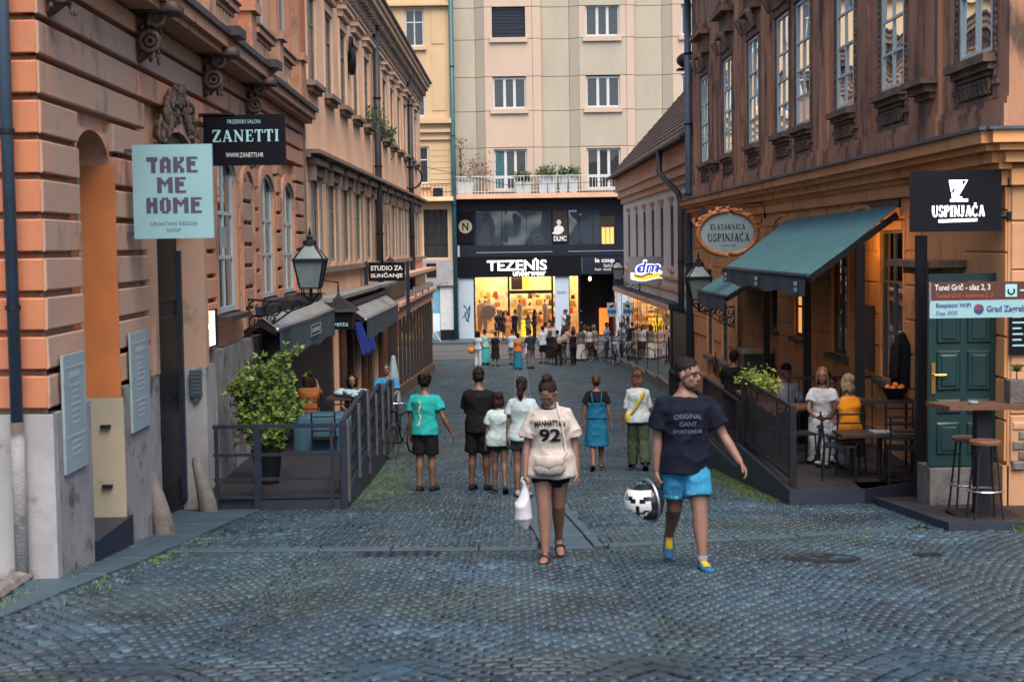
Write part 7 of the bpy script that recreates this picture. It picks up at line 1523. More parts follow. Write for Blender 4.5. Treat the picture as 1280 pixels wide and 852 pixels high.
    if tp:
        hem = tp.get('hem', -.055); lo = tp.get('loose', .012); sl = tp.get('sleeve', .62); m = MB(); ts = [t for t in (-.07, -.03, .02, .08, .13, .19, .23, .258, .282) if t > hem + .01]; ts = [hem] + ts[:-1] + [.270, .285]
        m.tube([P0 + U * (t * H) for t in ts], [((pf(t)[0] + lo * (1.5 if t < .05 else .8 if t > .25 else 1)) * H, (pf(t)[1] + lo * (1.45 if t < .05 else .75 if t > .25 else 1)) * H) for t in ts], 20, S, False, False)
        if tp.get('straps'):
            pass
        for sd, k in ((1, 'l'), (-1, 'r')):
            j = J[k]; at = (1.0 if sex == 'm' else .86) * bk
            if sl > 0:
                if sl <= 1: e_ = j['sh'].lerp(j['elb'], sl); m.tube([j['sh'] - S * (sd * .05 * H) + U * (.006 * H), j['sh'] - S * (sd * .006 * H) - U * (.003 * H), j['sh'].lerp(e_, .5), e_], [(.03 * H), (.036 * at) * H, (.039 * at + lo * .35) * H, (.040 * at + lo * .6) * H], 12, None, True, False)
                else: m.tube([j['sh'] - S * (sd * .05 * H) + U * (.006 * H), j['sh'] - S * (sd * .006 * H) - U * (.003 * H), j['elb'], j['elb'].lerp(j['wr'], sl - 1)], [.024 * H, .035 * H * at, .031 * H * at, .025 * H * at], 12, None, True, False)
        top = finish(part(m, tp.get('name', 'shirt'), cloth(tp['c'])), cv, fo, 3)
        if 'collar' in tp:
            e = MB(); e.torus(nb + U * (.008 * H) + Fw * (.006 * H), .041 * H, .006 * H, (U + Fw * .35), 20, 6); part(e, 'collar', cloth(tp['collar']))
        for txt, tc, w_, hh, arc in tp.get('print', []):
            def fn(a, bb, tc=tc, arc=arc, lo=lo):
                t = tc + (bb - arc * a * a) / H; rx, ry = pf(t); rx = (rx + lo) * H; ry = (ry + lo) * H
                return P0 + U * (t * H) + S * a + Fw * (ry * math.sqrt(max(.05, 1 - (a / rx) ** 2)) + .012)
            v, fs, sz = text_mesh(txt, .035 if tp.get('bold') else .012); e = MB(); e.v = [tuple(fn(q_[0] / sz[0] * w_, q_[1] / sz[1] * hh)) for q_ in v]; e.f = fs; e.m = [0] * len(fs); part(e, 'printed_letters', cloth(tp['pc']), False)
    # ---- bottom
    bt = wear.get('bottom')
    if bt:
        m = MB(); kind = bt['k']; lo = bt.get('loose', .012)
        ts = (-.07, -.03, .02, .055); m.tube([P0 + U * (t * H) for t in ts], [((pf(t)[0] + .006) * H, (pf(t)[1] + .006) * H) for t in ts], 16, S)
        if kind == 'skirt':
            hz = bt['hem']; fl = bt.get('flare', .03); c0 = P0 - Vector((0, 0, .06 * H)); kn = (J['l']['knee'] + J['r']['knee']) / 2; dv = Vector((0, (kn.y - P0.y) * .6, 0)); L_ = P0.z - .06 * H - hz * H
            m.tube([c0 + Vector((0, 0, .05 * H)), c0, c0 - Vector((0, 0, L_ * .5)) + dv * .5, c0 - Vector((0, 0, L_)) + dv], [(.098 * H, .074 * H), (.105 * H, .08 * H), ((.105 + fl * .6) * H, (.085 + fl * .6) * H), ((.108 + fl) * H, (.09 + fl) * H)], 18, S, True, False)
        else:
            for sd, k in ((1, 'l'), (-1, 'r')):
                j = J[k]
                if kind == 'shorts': e_ = j['hip'].lerp(j['knee'], bt.get('len', .75)); m.tube([j['hip'] + Vector((0, 0, .02 * H)), j['hip'].lerp(e_, .5), e_], [(.056 + lo * .4) * H * th, (.054 + lo * .6) * H * th, (.048 + lo) * H * th], 14, None, True, False)
                else: m.tube([j['hip'] + Vector((0, 0, .02 * H)), j['hip'].lerp(j['knee'], .45), j['knee'], j['knee'].lerp(j['ank'], .5), j['ank'] - Vector((0, 0, .005 * H))], [(.056 + lo * .3) * H * th, (.05 + lo * .5) * H * th, (.038 + lo * .7) * H * th, (.034 + lo) * H * th, (.028 + lo) * H * th], 14, None, True, False)
        bo = finish(part(m, {'shorts': 'shorts', 'trousers': 'trousers', 'skirt': bt.get('name', 'skirt')}[kind], cloth(bt['c'])), cv, fo, 3)
        if bt.get('cuff'):
            for k in 'lr': j = J[k]; e_ = j['hip'].lerp(j['knee'], bt['len']); d = (j['knee'] - j['hip']).normalized(); e = MB(); e.tube([e_ - d * (.016 * H), e_ + d * .004], [(.0495 + lo) * H * th, (.0505 + lo) * H * th], 16, None, False, False); part(e, 'cuff', cloth(bt['cuff']), True, bo)
    # ---- shoes
    sc = wear.get('shoes', (.03, .03, .035))
    for sd, k in ((1, 'l'), (-1, 'r')):
        j = J[k]; m = MB(); dn = j['dn']; g = wear.get('sole', (.02, .02, .02))
        if wear.get('sandal'):
            m.tube([j['heel'] + dn * (.016 * H), j['ball'] + dn * (.013 * H), j['toe'] + dn * (.011 * H)], [(.021 * H, .006 * H), (.028 * H, .006 * H), (.021 * H, .006 * H)], 8, S); m.torus(j['ball'].lerp(j['heel'], .15), .0265 * H, .006 * H, j['fd'], 14, 6); m.torus(j['heel'].lerp(j['ball'], .3) + Vector((0, 0, .005 * H)), .025 * H, .004 * H, j['fd'], 14, 6); finish(part(m, 'sandal', cloth(sc)), max(.008, vox), 0, 1)
        else:
            m.tube([j['heel'] - dn * .004 * H, j['heel'].lerp(j['ball'], .45) - dn * (.010 * H), j['ball'], j['toe'] + j['fd'] * (.008 * H)], [(.024 * H, .024 * H), (.026 * H, .025 * H), (.030 * H, .019 * H), (.024 * H, .014 * H)], 10, S); m.tube([j['heel'] - dn * (.0 * H), j['ank'].lerp(j['heel'], .35)], [.022 * H, .025 * H], 8)
            so = finish(part(m, 'shoe', cloth(sc)), max(.008, vox), 0, 2)
            m = MB(); m.tube([j['heel'] + dn * (.015 * H), j['ball'] + dn * (.0135 * H), j['toe'] + dn * (.010 * H) + j['fd'] * (.008 * H)], [(.0245 * H, .006 * H), (.0305 * H, .006 * H), (.025 * H, .006 * H)], 10, S); part(m, 'sole', cloth(g), True, so)
            if 'lace' in wear: m = MB(); m.tube([j['heel'].lerp(j['ball'], .4) - dn * (.024 * H), j['ball'] - dn * (.012 * H)], [(.018 * H, .014 * H), (.02 * H, .012 * H)], 8, S); part(m, 'tongue', cloth(wear['lace']), True, so)
    if 'socks' in wear:
        for k in 'lr': m = MB(); j = J[k]; m.tube([j['ank'] + Vector((0, 0, .03 * H)), j['ank'] - Vector((0, 0, .01 * H))], [.0225 * H, .023 * H], 10, None, False, False); part(m, 'sock', cloth(wear['socks']))
    W = Matrix.Translation((x, y, base)) @ Matrix.Rotation(rot, 4, 'Z')
    return dict(bk=bk, root=root, J=J, P0=P0, U=U, S=S, Fw=Fw, W=W, hc=hc, part=part, H=H, base=base)
def strap(r, pts, w, c, name='strap', th=.004):
    m = MB(); m.tube([Vector(p_) for p_ in pts], [(w / 2, th)] * len(pts), 6, (1, 0, 0)); return r['part'](m, name, cloth(c))
# ---- the couple walking towards us
man = person('man in navy printed T-shirt and blue denim shorts carrying a helmet', 1.47, 12.95, .06, 1.84,
    dict(lean=.02, hl=(.32, .03), kl=.14, hr=(-.2, -.01), kr=.62, fr=.7, fl=-.12, al=(.12, .42), el=.35, inl=-.12, ar=(-.06, .13), er=.12, inr=.05, turn=.85, nod=.14, curl=dict(l=.42, r=.95)),
    dict(bulk=1.07, hair=('short', (.02, .015, .013)), beard=1, top=dict(c=(.008, .010, .022), sleeve=.72, loose=.016, hem=-.065, pc=(.13, .14, .2), **{'print': [('ORIGINAL', .205, .24, .042, .9), ('GANT', .168, .15, .04, 0), ('SPORTSWEAR', .132, .25, .034, 0)]}),
         bottom=dict(k='shorts', c=(.035, .22, .40), len=.72, loose=.012, cuff=(.10, .34, .5)), shoes=(.03, .12, .22), lace=(.62, .38, .02), sole=(.5, .36, .05), socks=(.2, .22, .25)), 'm', 2)
wom = person('woman in cream number T-shirt and black shorts looking down', .33, 13.45, -.05, 1.67,
    dict(lean=.05, hr=(.24, -.035), kr=.14, hl=(-.16, -.035), kl=.42, fl=.55, ar=(.06, .20), er=.22, inr=.1, al=(-.04, .2), el=.18, inl=.08, nod=.8, turn=-.22, curl=dict(l=.5, r=.95)),
    dict(bulk=1.13, hair=('bun', (.028, .016, .013)), top=dict(c=(.46, .42, .39), sleeve=.78, loose=.026, hem=-.075, bold=1, pc=(.012, .012, .016), collar=(.015, .015, .02), **{'print': [('MANHATTAN', .222, .27, .05, 1.0), ('92', .155, .19, .125, 0)]}),
         bottom=dict(k='shorts', c=(.012, .012, .015), len=.42, loose=.008), shoes=(.04, .022, .018), sandal=1), 'f', 2)
# cross-body bag
H = wom['H']; P0, U, Fw, S = wom['P0'], wom['U'], wom['Fw'], wom['S']
bc = P0 + U * (.015 * H) + Fw * (.128 * H) - S * (.005 * H)
bag = thing('shoulder_bag', 'small cream cross-body bag worn by the woman in front', 'bag', wom['W'] @ bc)
Wm = wom['W'].to_3x3()
def bagmesh(mb, name, m, par): o = link(name, mb.mesh(name), m, par, None, True); o.location = (0, 0, 0); return o
bag.rotation_euler.z = -.05
mb = MB(); mb.tube([(-.105, 0, -.02), (-.09, -.01, -.03), (0, -.015, -.035), (.09, -.01, -.03), (.105, 0, -.02)], [(.035, .06), (.04, .08), (.042, .085), (.04, .08), (.035, .06)], 10, (0, 1, 0)); bagmesh(mb, 'pouch', cloth((.40, .35, .31)), bag)
mb = MB(); mb.tube([(-.108, -.028, .018), (0, -.048, .012), (.108, -.028, .018)], [(.022, .052), (.024, .062), (.022, .052)], 10, (0, 1, 0)); bagmesh(mb, 'flap', cloth((.46, .41, .37)), bag)
pts = [(.10, .005, .03)]; lo = .026
for t, a in ((.06, .085), (.12, .075), (.19, .066), (.25, .056), (.285, .045)):
    rx, ry = prof('f', t); rx = rx * 1.13 + lo; ry = ry * 1.13 + lo; q_ = P0 + U * (t * H) + S * (a * H) + Fw * (ry * H * math.sqrt(1 - min(.9, (a / rx) ** 2)) + .012); pts.append(tuple(q_ - bc))
q_ = P0 + U * (.318 * H) + S * (.036 * H) + Fw * (.012 * H); pts.append(tuple(q_ - bc)); mb = MB(); mb.tube(pts, [(.012, .004)] * len(pts), 6, (1, 0, 0)); bagmesh(mb, 'strap', cloth((.55, .5, .46)), bag)
# plastic bag in her right hand
wr = wom['W'] @ (wom['J']['r']['wr'] + wom['J']['r']['hd'] * .11); pb = thing('plastic_bag', 'white translucent plastic bag hanging from the woman\'s hand', 'bag', wr)
mb = MB(); q = random.Random(3); mb.tube([(0, 0, .03), (0, 0, -.02), (-.005, 0, -.10), (-.015, 0, -.2), (-.01, 0, -.3), (0, 0, -.37)], [.02, .022, .05, .078, .082, .03], 12)
o = link('bag', mb.mesh('bag'), mat('white_plastic', (.55, .55, .60), (.42, .43, .5), scale=14, rough=.35), pb, None, True); finish(o, .008, .012, 1)
mb = MB(); mb.torus((0, 0, .04), .03, .006, (0, 1, 0), 14, 6); link('handle', mb.mesh('handle'), MATS['white_plastic'], pb, None, True)
# helmet in his right hand
wr = man['W'] @ (man['J']['r']['wr'] + man['J']['r']['hd'] * .1); hp = thing('helmet', 'white and black motorcycle helmet held by the man', 'helmet', wr + Vector((-.085, -.03, -.15))); hp.scale = (1.2, 1.2, 1.2)
hw_ = mat('white_helmet_shell', (.6, .62, .64), (.5, .52, .55), scale=3, rough=.15); hb_ = mat('black_helmet_shell', (.012, .013, .016), rough=.12)
mb = MB(); mb.ell((0, 0, 0), (.125, .155, .13), None, 22, 16); mb.ell((0, -.05, -.06), (.1, .1, .075), None, 16, 10); o = link('shell', mb.mesh('shell'), hb_, hp, None, True); finish(o, .008, 0, 2); o.rotation_euler = (0, 0, .25)
mb = MB()
for k in range(22):
    for j in range(16):
        u0, u1 = -1.2 + 2.2 * k / 22, -1.2 + 2.2 * (k + 1) / 22; v0, v1 = -.8 + 1.7 * j / 16, -.8 + 1.7 * (j + 1) / 16
        um, vm = (u0 + u1) / 2, (v0 + v1) / 2
        au = abs(um)
        if .1 < au < .85 and .02 + .22 * au < vm < .2 + .34 * au: continue
        if abs(vm + .5 - .35 * au) < .06 and au < .62: continue
        if au < .07 and -.34 < vm < -.08 or vm > .66 or (vm < -.62 and au > .3): continue
        f = lambda u, v: (-.02 + .14 * math.sin(u) * math.cos(v), -.175 * math.cos(u) * math.cos(v) * .98 - .004, .15 * math.sin(v) - .005); mb.poly([f(u0, v0), f(u1, v0), f(u1, v1), f(u0, v1)])
o = link('face_graphic', mb.mesh('face_graphic'), hw_, hp, None, True); o.rotation_euler = (0, 0, -.35)
mb = MB(); mb.torus((.02, 0, 0), .148, .012, (.9, .35, .1), 28, 6); link('rim_trim', mb.mesh('rim_trim'), M['chrome'], hp, None, True)
mb = MB()
for k in range(5): u = -.5 + k * .2; mb.tube([(.14 * math.sin(u), -.05, .125), (.13 * math.sin(u), .06, .12)], .006, 5)
link('vent_ridge', mb.mesh('vent_ridge'), mat('teal_graphic', (.03, .2, .25), rough=.2), hp)

# ---- walkers further down
boy = person('young man in turquoise T-shirt and black shorts seen from behind', -1.28, 21.9, math.pi - .25, 1.72, dict(hl=(.0, .02), kl=.1, hr=(.08, .02), kr=.1, al=(.0, .12), el=.15, ar=(-.12, .36), er=.45, inr=-.1, turn=.35), dict(hair=('afro', (.015, .010, .008)), top=dict(c=(.02, .34, .33), hem=-.05, loose=.018), bottom=dict(k='shorts', c=(.012, .012, .014), len=.85, loose=.016), shoes=(.02, .02, .022)), 'm', 1, skin=SKIN_D)
e = MB(); q = random.Random(1)
def back_fn(a, t, r, lo=.018): rx, ry = prof('m', t); rx = (rx + lo) * r['H']; ry = (ry + lo) * r['H']; return r['P0'] + r['U'] * (t * r['H']) + r['S'] * a - r['Fw'] * (ry * math.sqrt(max(.05, 1 - (a / rx) ** 2)) + .012)
for k in range(10):
    t0, t1 = .02 + k * .022, .02 + (k + 1) * .022; c0, c1 = .03 + .012 * math.sin(k * 1.3), .03 + .012 * math.sin((k + 1) * 1.3); w = .012 + .006 * math.sin(k * 2.1)
    e.poly([back_fn(c0 - w, t0, boy), back_fn(c0 + w, t0, boy), back_fn(c1 + w, t1, boy), back_fn(c1 - w, t1, boy)])
e.poly([back_fn(-.02, .03, boy), back_fn(.08, .03, boy), back_fn(.08, .045, boy), back_fn(-.02, .045, boy)]); boy['part'](e, 'printed_figure', cloth((.5, .55, .3)), False)
person('man all in black standing with his back to us', -.5, 21.95, math.pi - .35, 1.79, dict(hl=(.0, .05), kl=.05, hr=(0, .06), kr=.05, ar=(.55, .12), er=1.3, inr=.3, al=(.3, .14), el=1.1, inl=.2, turn=.35, nod=.25), dict(hair=('short', (.012, .010, .009)), top=dict(c=(.010, .010, .013), sleeve=.75, hem=-.06, loose=.016), bottom=dict(k='shorts', c=(.010, .010, .012), len=.88, loose=.018), shoes=(.015, .015, .017)), 'm', 1, skin=SKIN_D)
person('girl in pale T-shirt and green shorts beside the man in black', -.2, 21.3, math.pi + .1, 1.42, dict(hl=(.1, .0), kl=.12, hr=(-.16, -.02), kr=.3, fr=.5, al=(-.05, .14), ar=(.05, .14)), dict(hair=('bob', (.035, .02, .014)), top=dict(c=(.40, .52, .56), hem=-.07, loose=.03, sleeve=.7), bottom=dict(k='shorts', c=(.03, .06, .055), len=.42), shoes=(.06, .08, .12)), 'f', 1)
person('woman with ponytail in pale T-shirt half hidden behind the woman in front', .12, 20.6, math.pi - .1, 1.66, dict(hl=(.12, .0), kl=.1, hr=(-.1, 0), kr=.2, al=(0, .12), ar=(.1, .14), er=.4), dict(hair=('pony', (.035, .018, .014)), top=dict(c=(.38, .48, .52), hem=-.06, loose=.018), bottom=dict(k='shorts', c=(.06, .06, .075), len=.5), shoes=(.3, .3, .3)), 'f', 1)
dres = person('woman in blue pinafore dress over a black T-shirt', 1.42, 25.75, math.pi, 1.62, dict(hl=(-.12, .0), kl=.3, fl=.55, hr=(.1, 0), kr=.05, al=(0, .2), ar=(0, .2), el=.12, er=.12), dict(hair=('lowbun', (.10, .07, .05)), top=dict(c=(.012, .012, .016), hem=.10, loose=.012, sleeve=.6), bottom=dict(k='skirt', c=(.015, .14, .27), hem=.27, flare=.025, name='pinafore_skirt'), shoes=(.03, .022, .02), sandal=1), 'f', 1)
e = MB(); 
for t0, t1 in ((.03, .1), (.1, .165)): pass
e.tube([dres['P0'] + dres['U'] * (t * 1.62) for t in (.0, .06, .11, .165)], [((prof('f', t)[0] + .02) * 1.62, (prof('f', t)[1] + .02) * 1.62) for t in (.0, .06, .11, .165)], 18, (1, 0, 0), False, False); finish(dres['part'](e, 'pinafore_bib', cloth((.015, .14, .27))), .012, .01, 2)
for sd in (-1, 1): strap(dres, [back_fn(sd * .07, .15, dres, .02), back_fn(sd * .08, .22, dres, .01), back_fn(sd * .085, .27, dres, .006)], .022, (.015, .14, .27))
hold = person('woman in white blouse and olive trousers with a yellow bag strap', 2.12, 25.7, math.pi + .05, 1.68, dict(hl=(.1, .02), kl=.06, hr=(-.14, .02), kr=.3, fr=.5, al=(0, .2), el=.25, ar=(.05, .2), er=.35), dict(hair=('bob', (.20, .09, .05)), top=dict(c=(.46, .54, .60), hem=-.06, loose=.026, sleeve=1.1, name='blouse'), bottom=dict(k='trousers', c=(.055, .075, .05), loose=.026), shoes=(.04, .04, .05)), 'f', 1)
strap(hold, [back_fn(-.10, .26, hold, .02), back_fn(-.04, .2, hold, .03), back_fn(.05, .1, hold, .035), back_fn(.13, .02, hold, .035)], .05, (.5, .38, .03), 'yellow_strap')
e = MB(); e.tube([back_fn(.17, -.05, hold, .03), back_fn(.17, .03, hold, .03)], [(.06, .03), (.05, .025)], 8); hold['part'](e, 'yellow_bag', cloth((.5, .38, .03)))

# ---- guests on the terraces
SIT = dict(hl=(1.5, .08), hr=(1.5, .08), kl=1.45, kr=1.45, lean=.08, al=(.5, .12), ar=(.5, .12), el=.9, er=.9, inl=.3, inr=.3)
def sit(label, x, y, rot, z, wear, sex='f', detail=1, H=1.66, **kw):
    pz = dict(SIT); pz.update(kw); return person(label, x, y, rot, H, pz, wear, sex, detail, z=z, seat=.455)
sit('blonde woman in white T-shirt seated facing us on the right terrace', 4.42, 21.6, -.25, 2.5, dict(hair=('long', (.28, .15, .07)), top=dict(c=(.50, .53, .56), hem=-.05, loose=.018), bottom=dict(k='trousers', c=(.35, .37, .42)), shoes=(.3, .3, .3)), nod=.1)
sit('blonde woman in yellow top seated with her back to us', 4.52, 20.3, math.pi + .35, 2.5, dict(hair=('bob', (.42, .30, .18)), top=dict(c=(.75, .27, .02), hem=-.06, loose=.014, sleeve=0), bottom=dict(k='trousers', c=(.42, .44, .5)), shoes=(.4, .38, .36)), turn=.5)
sit('man in white shirt and black cap seated by the wall', 4.72, 26.25, .2, 2.12, dict(hair=('short', (.02, .015, .012)), cap=(.012, .012, .014), top=dict(c=(.50, .54, .60), loose=.018, sleeve=1.3), bottom=dict(k='trousers', c=(.03, .03, .04))), 'm', 1, 1.76, skin=None) if False else sit('man in white shirt and black cap seated by the wall', 4.72, 26.25, .2, 2.12, dict(hair=('short', (.02, .015, .012)), cap=(.012, .012, .014), top=dict(c=(.50, .54, .60), loose=.018, sleeve=1.3), bottom=dict(k='trousers', c=(.03, .03, .04))), 'm', 1, 1.76)
sit('guest in black with a black cap behind the woman in white', 5.12, 25.0, .6, 2.12, dict(hair=('short', (.02, .015, .012)), cap=(.014, .014, .016), top=dict(c=(.015, .015, .02), loose=.018), bottom=dict(k='trousers', c=(.02, .02, .025))), 'm', 1, 1.70)
sit('dark-haired guest seated beyond the waiter', 4.95, 28.85, -.2, 1.76, dict(hair=('short', (.015, .012, .01)), top=dict(c=(.03, .03, .04), loose=.016), bottom=dict(k='trousers', c=(.02, .02, .025))), 'm', 1, 1.74)
person('waiter in black standing with his back to us on the right terrace', 4.22, 28.9, math.pi - .2, 1.78, dict(al=(.5, .1), el=1.1, ar=(.4, .12), er=1.0), dict(hair=('short', (.015, .012, .01)), top=dict(c=(.012, .012, .015), loose=.014), bottom=dict(k='trousers', c=(.012, .012, .014))), 'm', 1, z=1.77, skin=SKIN_D)
sit('dark curly-haired woman in black seated on the left terrace', -3.02, 28.5, .1, LV[2][2], dict(hair=('curly', (.02, .012, .01)), top=dict(c=(.015, .014, .018), loose=.014), bottom=dict(k='trousers', c=(.02, .02, .025))), 'f', 1, 1.66, skin=SKIN_D)
sit('bald man in blue shirt seated at the far end of the left terrace', -2.8, 33.65, .05, LV[3][2], dict(hair=('short', (.06, .05, .045)), top=dict(c=(.04, .28, .50), loose=.02, sleeve=.8), bottom=dict(k='trousers', c=(.05, .05, .07))), 'm', 1, 1.78, skin=SKIN_D)
sit('guest in orange top raising a hand behind the shrub on the left terrace', -3.5, 26.05, math.pi + .2, LV[1][2], dict(hair=('long', (.04, .02, .014)), top=dict(c=(.3, .1, .04), loose=.016, sleeve=.5), bottom=dict(k='trousers', c=(.05, .06, .09))), 'f', 1, 1.66, ar=(1.0, .2), er=1.5)

sit('guest in grey T-shirt at the wall side behind the woman in white', 5.05, 23.9, -.5, 2.12, dict(hair=('short', (.03, .02, .015)), top=dict(c=(.12, .13, .15), loose=.016), bottom=dict(k='trousers', c=(.05, .05, .07))), 'm', 1, 1.74)
sit('woman in dark red top at the far right terrace tables', 4.5, 30.6, .2, 1.76, dict(hair=('long', (.03, .018, .014)), top=dict(c=(.16, .03, .03), loose=.014), bottom=dict(k='trousers', c=(.03, .03, .04))), 'f', 1, 1.66)
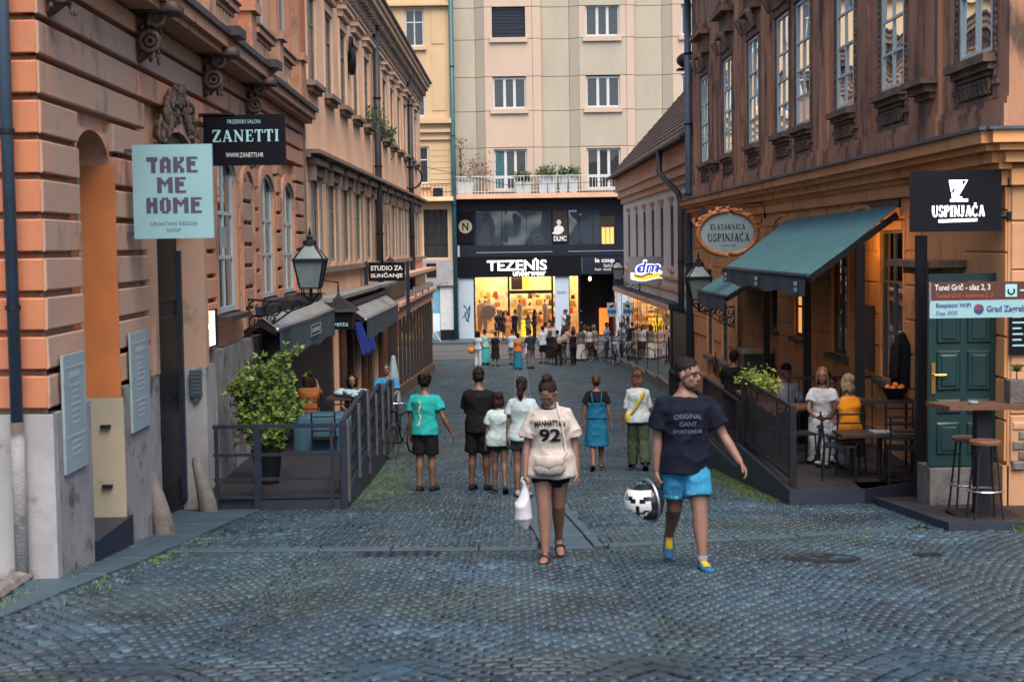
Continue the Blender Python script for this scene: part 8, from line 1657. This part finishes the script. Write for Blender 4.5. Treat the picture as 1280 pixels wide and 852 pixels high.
# ---- the crowd at the end of the street (front row then those by the shop)
def fy(py): return 5.57 * 1900 / (py - 307)
CR = [  # label, px, feet py, height, rot, sex, hair, top, bottom
 ('woman in pale top and white trousers with an orange bag, leftmost in the crowd', 596, 457.5, 1.68, 2.6, 'f', ('long', (.02, .014, .01)), dict(c=(.42, .5, .55)), dict(k='trousers', c=(.5, .53, .56), loose=.02)),
 ('woman in long turquoise dress beside the orange bag', 605.5, 457, 1.68, -2.5, 'f', ('lowbun', (.03, .02, .015)), dict(c=(.25, .45, .38)), dict(k='skirt', c=(.05, .38, .42), hem=.06, flare=.05)),
 ('woman in black dress, third from the left in the crowd', 616, 455.5, 1.6, 2.9, 'f', ('short', (.02, .015, .012)), dict(c=(.012, .012, .014)), dict(k='skirt', c=(.012, .012, .014), hem=.22)),
 ('person in white shirt and grey shorts left of the orange top', 640, 454, 1.66, 2.2, 'm', ('short', (.025, .018, .014)), dict(c=(.42, .5, .55), loose=.02), dict(k='shorts', c=(.16, .18, .22), len=.95, loose=.02)),
 ('woman in orange top and long blue skirt', 650, 461.5, 1.62, 2.7, 'f', ('lowbun', (.02, .014, .01)), dict(c=(.48, .15, .05), sleeve=0), dict(k='skirt', c=(.02, .17, .30), hem=.05, flare=.04)),
 ('man in navy T-shirt and grey trousers in the crowd', 666.5, 461, 1.76, 3.3, 'm', ('short', (.02, .015, .012)), dict(c=(.02, .025, .045)), dict(k='trousers', c=(.15, .15, .16), loose=.02)),
 ('man in pale blue shirt and black shorts in the crowd', 678, 454, 1.78, 3.0, 'm', ('short', (.015, .012, .01)), dict(c=(.40, .50, .58), sleeve=1.8), dict(k='shorts', c=(.012, .012, .014), len=.9, loose=.02)),
 ('woman in black dress right of the pale blue shirt', 689, 453.5, 1.6, 2.5, 'f', ('bob', (.14, .09, .05)), dict(c=(.014, .013, .015)), dict(k='skirt', c=(.014, .013, .015), hem=.2, flare=.04)),
 ('person in black trousers with a pale backpack', 698, 458, 1.64, 3.4, 'f', ('short', (.018, .014, .012)), dict(c=(.03, .03, .036)), dict(k='trousers', c=(.014, .014, .016))),
 ('person in grey-brown top behind the backpack', 704.5, 454, 1.68, 2.9, 'f', ('long', (.05, .03, .02)), dict(c=(.12, .10, .085)), dict(k='trousers', c=(.09, .08, .075))),
 ('woman in black with red shoes', 714, 457, 1.64, 3.6, 'f', ('bob', (.02, .014, .011)), dict(c=(.014, .013, .015), sleeve=1.2), dict(k='trousers', c=(.014, .013, .015))),
 ('woman in sand dress just right of the red shoes', 719, 452.5, 1.66, 3.9, 'f', ('long', (.16, .10, .06)), dict(c=(.34, .29, .24)), dict(k='skirt', c=(.34, .29, .24), hem=.3)),
 ('woman in long white skirt in the crowd', 726, 451, 1.72, 3.3, 'f', ('long', (.05, .03, .02)), dict(c=(.14, .12, .11), sleeve=0), dict(k='skirt', c=(.5, .5, .5), hem=.05, flare=.06)),
 ('woman in white top and dark short skirt', 734.5, 450.5, 1.7, .2, 'f', ('long', (.04, .025, .018)), dict(c=(.52, .53, .54), sleeve=0, hem=-.01), dict(k='skirt', c=(.03, .03, .035), hem=.36)),
 ('blonde woman in beige dress near the bicycles', 746, 449, 1.74, -.5, 'f', ('long', (.42, .28, .15)), dict(c=(.38, .31, .25), sleeve=0), dict(k='skirt', c=(.38, .31, .25), hem=.3)),
 ('man in light blue shirt behind the bicycles', 758, 449, 1.78, .8, 'm', ('short', (.03, .02, .015)), dict(c=(.34, .44, .58)), dict(k='trousers', c=(.06, .07, .09))),
 ('short woman in white dress left of the navy T-shirt', 658, 455, 1.6, 2.4, 'f', ('long', (.05, .03, .02)), dict(c=(.55, .55, .54)), dict(k='skirt', c=(.55, .55, .54), hem=.28)),
 ('man in pale grey shirt behind the black dresses', 693, 449.5, 1.78, 3.1, 'm', ('short', (.03, .02, .015)), dict(c=(.36, .38, .42)), dict(k='trousers', c=(.1, .1, .12))),
 ('woman in rose top right of the pale grey shirt', 709, 449.5, 1.68, 2.8, 'f', ('long', (.1, .06, .04)), dict(c=(.5, .27, .24)), dict(k='trousers', c=(.3, .3, .34))),
 ('woman in cream blouse before the passage', 730, 447.5, 1.7, 2.6, 'f', ('bob', (.12, .07, .04)), dict(c=(.55, .5, .42), sleeve=1.3), dict(k='trousers', c=(.06, .07, .1))),
 ('man in white T-shirt walking behind the crowd by the pale panel', 684, 447, 1.76, 2.0, 'm', ('short', (.02, .015, .012)), dict(c=(.55, .56, .57)), dict(k='shorts', c=(.16, .14, .11))),
 ('tall person in black by the passage', 741, 446, 1.74, 2.9, 'm', ('short', (.02, .015, .012)), dict(c=(.016, .016, .02)), dict(k='trousers', c=(.02, .02, .025))),
 ('man in dark T-shirt before the shop window, leftmost by the glass', 621, 427.5, 1.78, 1.2, 'm', ('short', (.02, .014, .01)), dict(c=(.02, .02, .03)), dict(k='shorts', c=(.03, .03, .04))),
 ('woman in black with long hair before the shop window', 629, 428, 1.7, 2.2, 'f', ('long', (.02, .014, .01)), dict(c=(.014, .013, .015)), dict(k='skirt', c=(.014, .013, .015), hem=.3)),
 ('woman in orange dress before the shop window', 634, 428.3, 1.68, 3.0, 'f', ('lowbun', (.03, .02, .015)), dict(c=(.45, .16, .06)), dict(k='skirt', c=(.45, .16, .06), hem=.15)),
 ('man in black before the shop doorway', 642, 427.5, 1.74, 2.0, 'm', ('short', (.015, .012, .01)), dict(c=(.012, .012, .015)), dict(k='trousers', c=(.02, .02, .025))),
 ('child-sized woman with dark hair near the lit counter', 660, 428.5, 1.52, 2.9, 'f', ('long', (.03, .02, .015)), dict(c=(.10, .08, .08)), dict(k='trousers', c=(.05, .05, .07))),
 ('woman with long black hair against the lit counter', 668, 427.5, 1.76, 2.4, 'f', ('long', (.012, .01, .01)), dict(c=(.014, .013, .015)), dict(k='trousers', c=(.02, .02, .025))),
 ('man in white shirt before the pale shop panel', 703.5, 427.5, 1.74, 1.9, 'm', ('short', (.03, .02, .015)), dict(c=(.48, .46, .44)), dict(k='trousers', c=(.08, .07, .07))),
 ('man in navy shirt before the pale shop panel', 709.5, 427.5, 1.76, 2.6, 'm', ('short', (.025, .018, .014)), dict(c=(.02, .03, .06)), dict(k='trousers', c=(.05, .05, .06))),
]
q = random.Random(21)
for lb, px, py, Hh, rt_, sex, hair, top, bot in CR:
    Yp = fy(py) + (q.uniform(-1.6, .6) if py > 445 else q.uniform(-.5, .3)); Xp = (px - 640) / 1900 * Yp + q.uniform(-.12, .12); rt_ += q.uniform(-.6, .6)
    zz = gz(80) + .135 if Yp > 86.4 else (gz(80) + .035 if 74.6 < Yp < 76 else None if Yp < 76 else gz(80) + .01)
    pz = dict(al=(q.uniform(-.1, .3), .12), ar=(q.uniform(-.1, .3), .12), el=q.uniform(.1, 1.2), er=q.uniform(.1, 1.0), inl=.2, inr=.2, hl=(q.uniform(-.05, .1), .03), hr=(q.uniform(-.08, .1), .03), turn=q.uniform(-.8, .8), nod=q.uniform(-.05, .3), lean=q.uniform(0, .1), kl=q.uniform(.03, .25), kr=q.uniform(.03, .2))
    sh = (.35, .02, .015) if 'red shoes' in lb else q.choice([(.03, .03, .03), (.4, .4, .4), (.08, .05, .03), (.02, .02, .02)])
    r = person(lb, Xp, Yp, rt_, Hh, pz, dict(hair=hair, top=dict(loose=.014, **{k: v for k, v in top.items() if k != 'loose'}) if 'loose' not in top else top, bottom=bot, shoes=sh), sex, 0, z=zz, group='people in the crowd')
    if 'backpack' in lb:
        e = MB(); c = r['P0'] + r['U'] * (.17 * Hh) - r['Fw'] * (.13 * Hh); e.ell(c, (.15, .09, .2)); o = r['part'](e, 'backpack', cloth((.35, .34, .28)))
    if 'orange bag' in lb and 'leftmost' in lb:
        bgc = r['W'] @ Vector((.33, 0, .78)); t = thing('handbag', 'bright orange handbag on the leftmost woman of the crowd', 'bag', bgc); mb = MB(); mb.ell((0, 0, 0), (.17, .09, .15)); link('pouch', mb.mesh('pouch'), cloth((.75, .28, .02)), t, None, True); mb = MB(); mb.torus((0, 0, .18), .12, .012, (0, 1, 0), 18, 6); link('strap', mb.mesh('strap'), cloth((.6, .2, .02)), t, None, True)
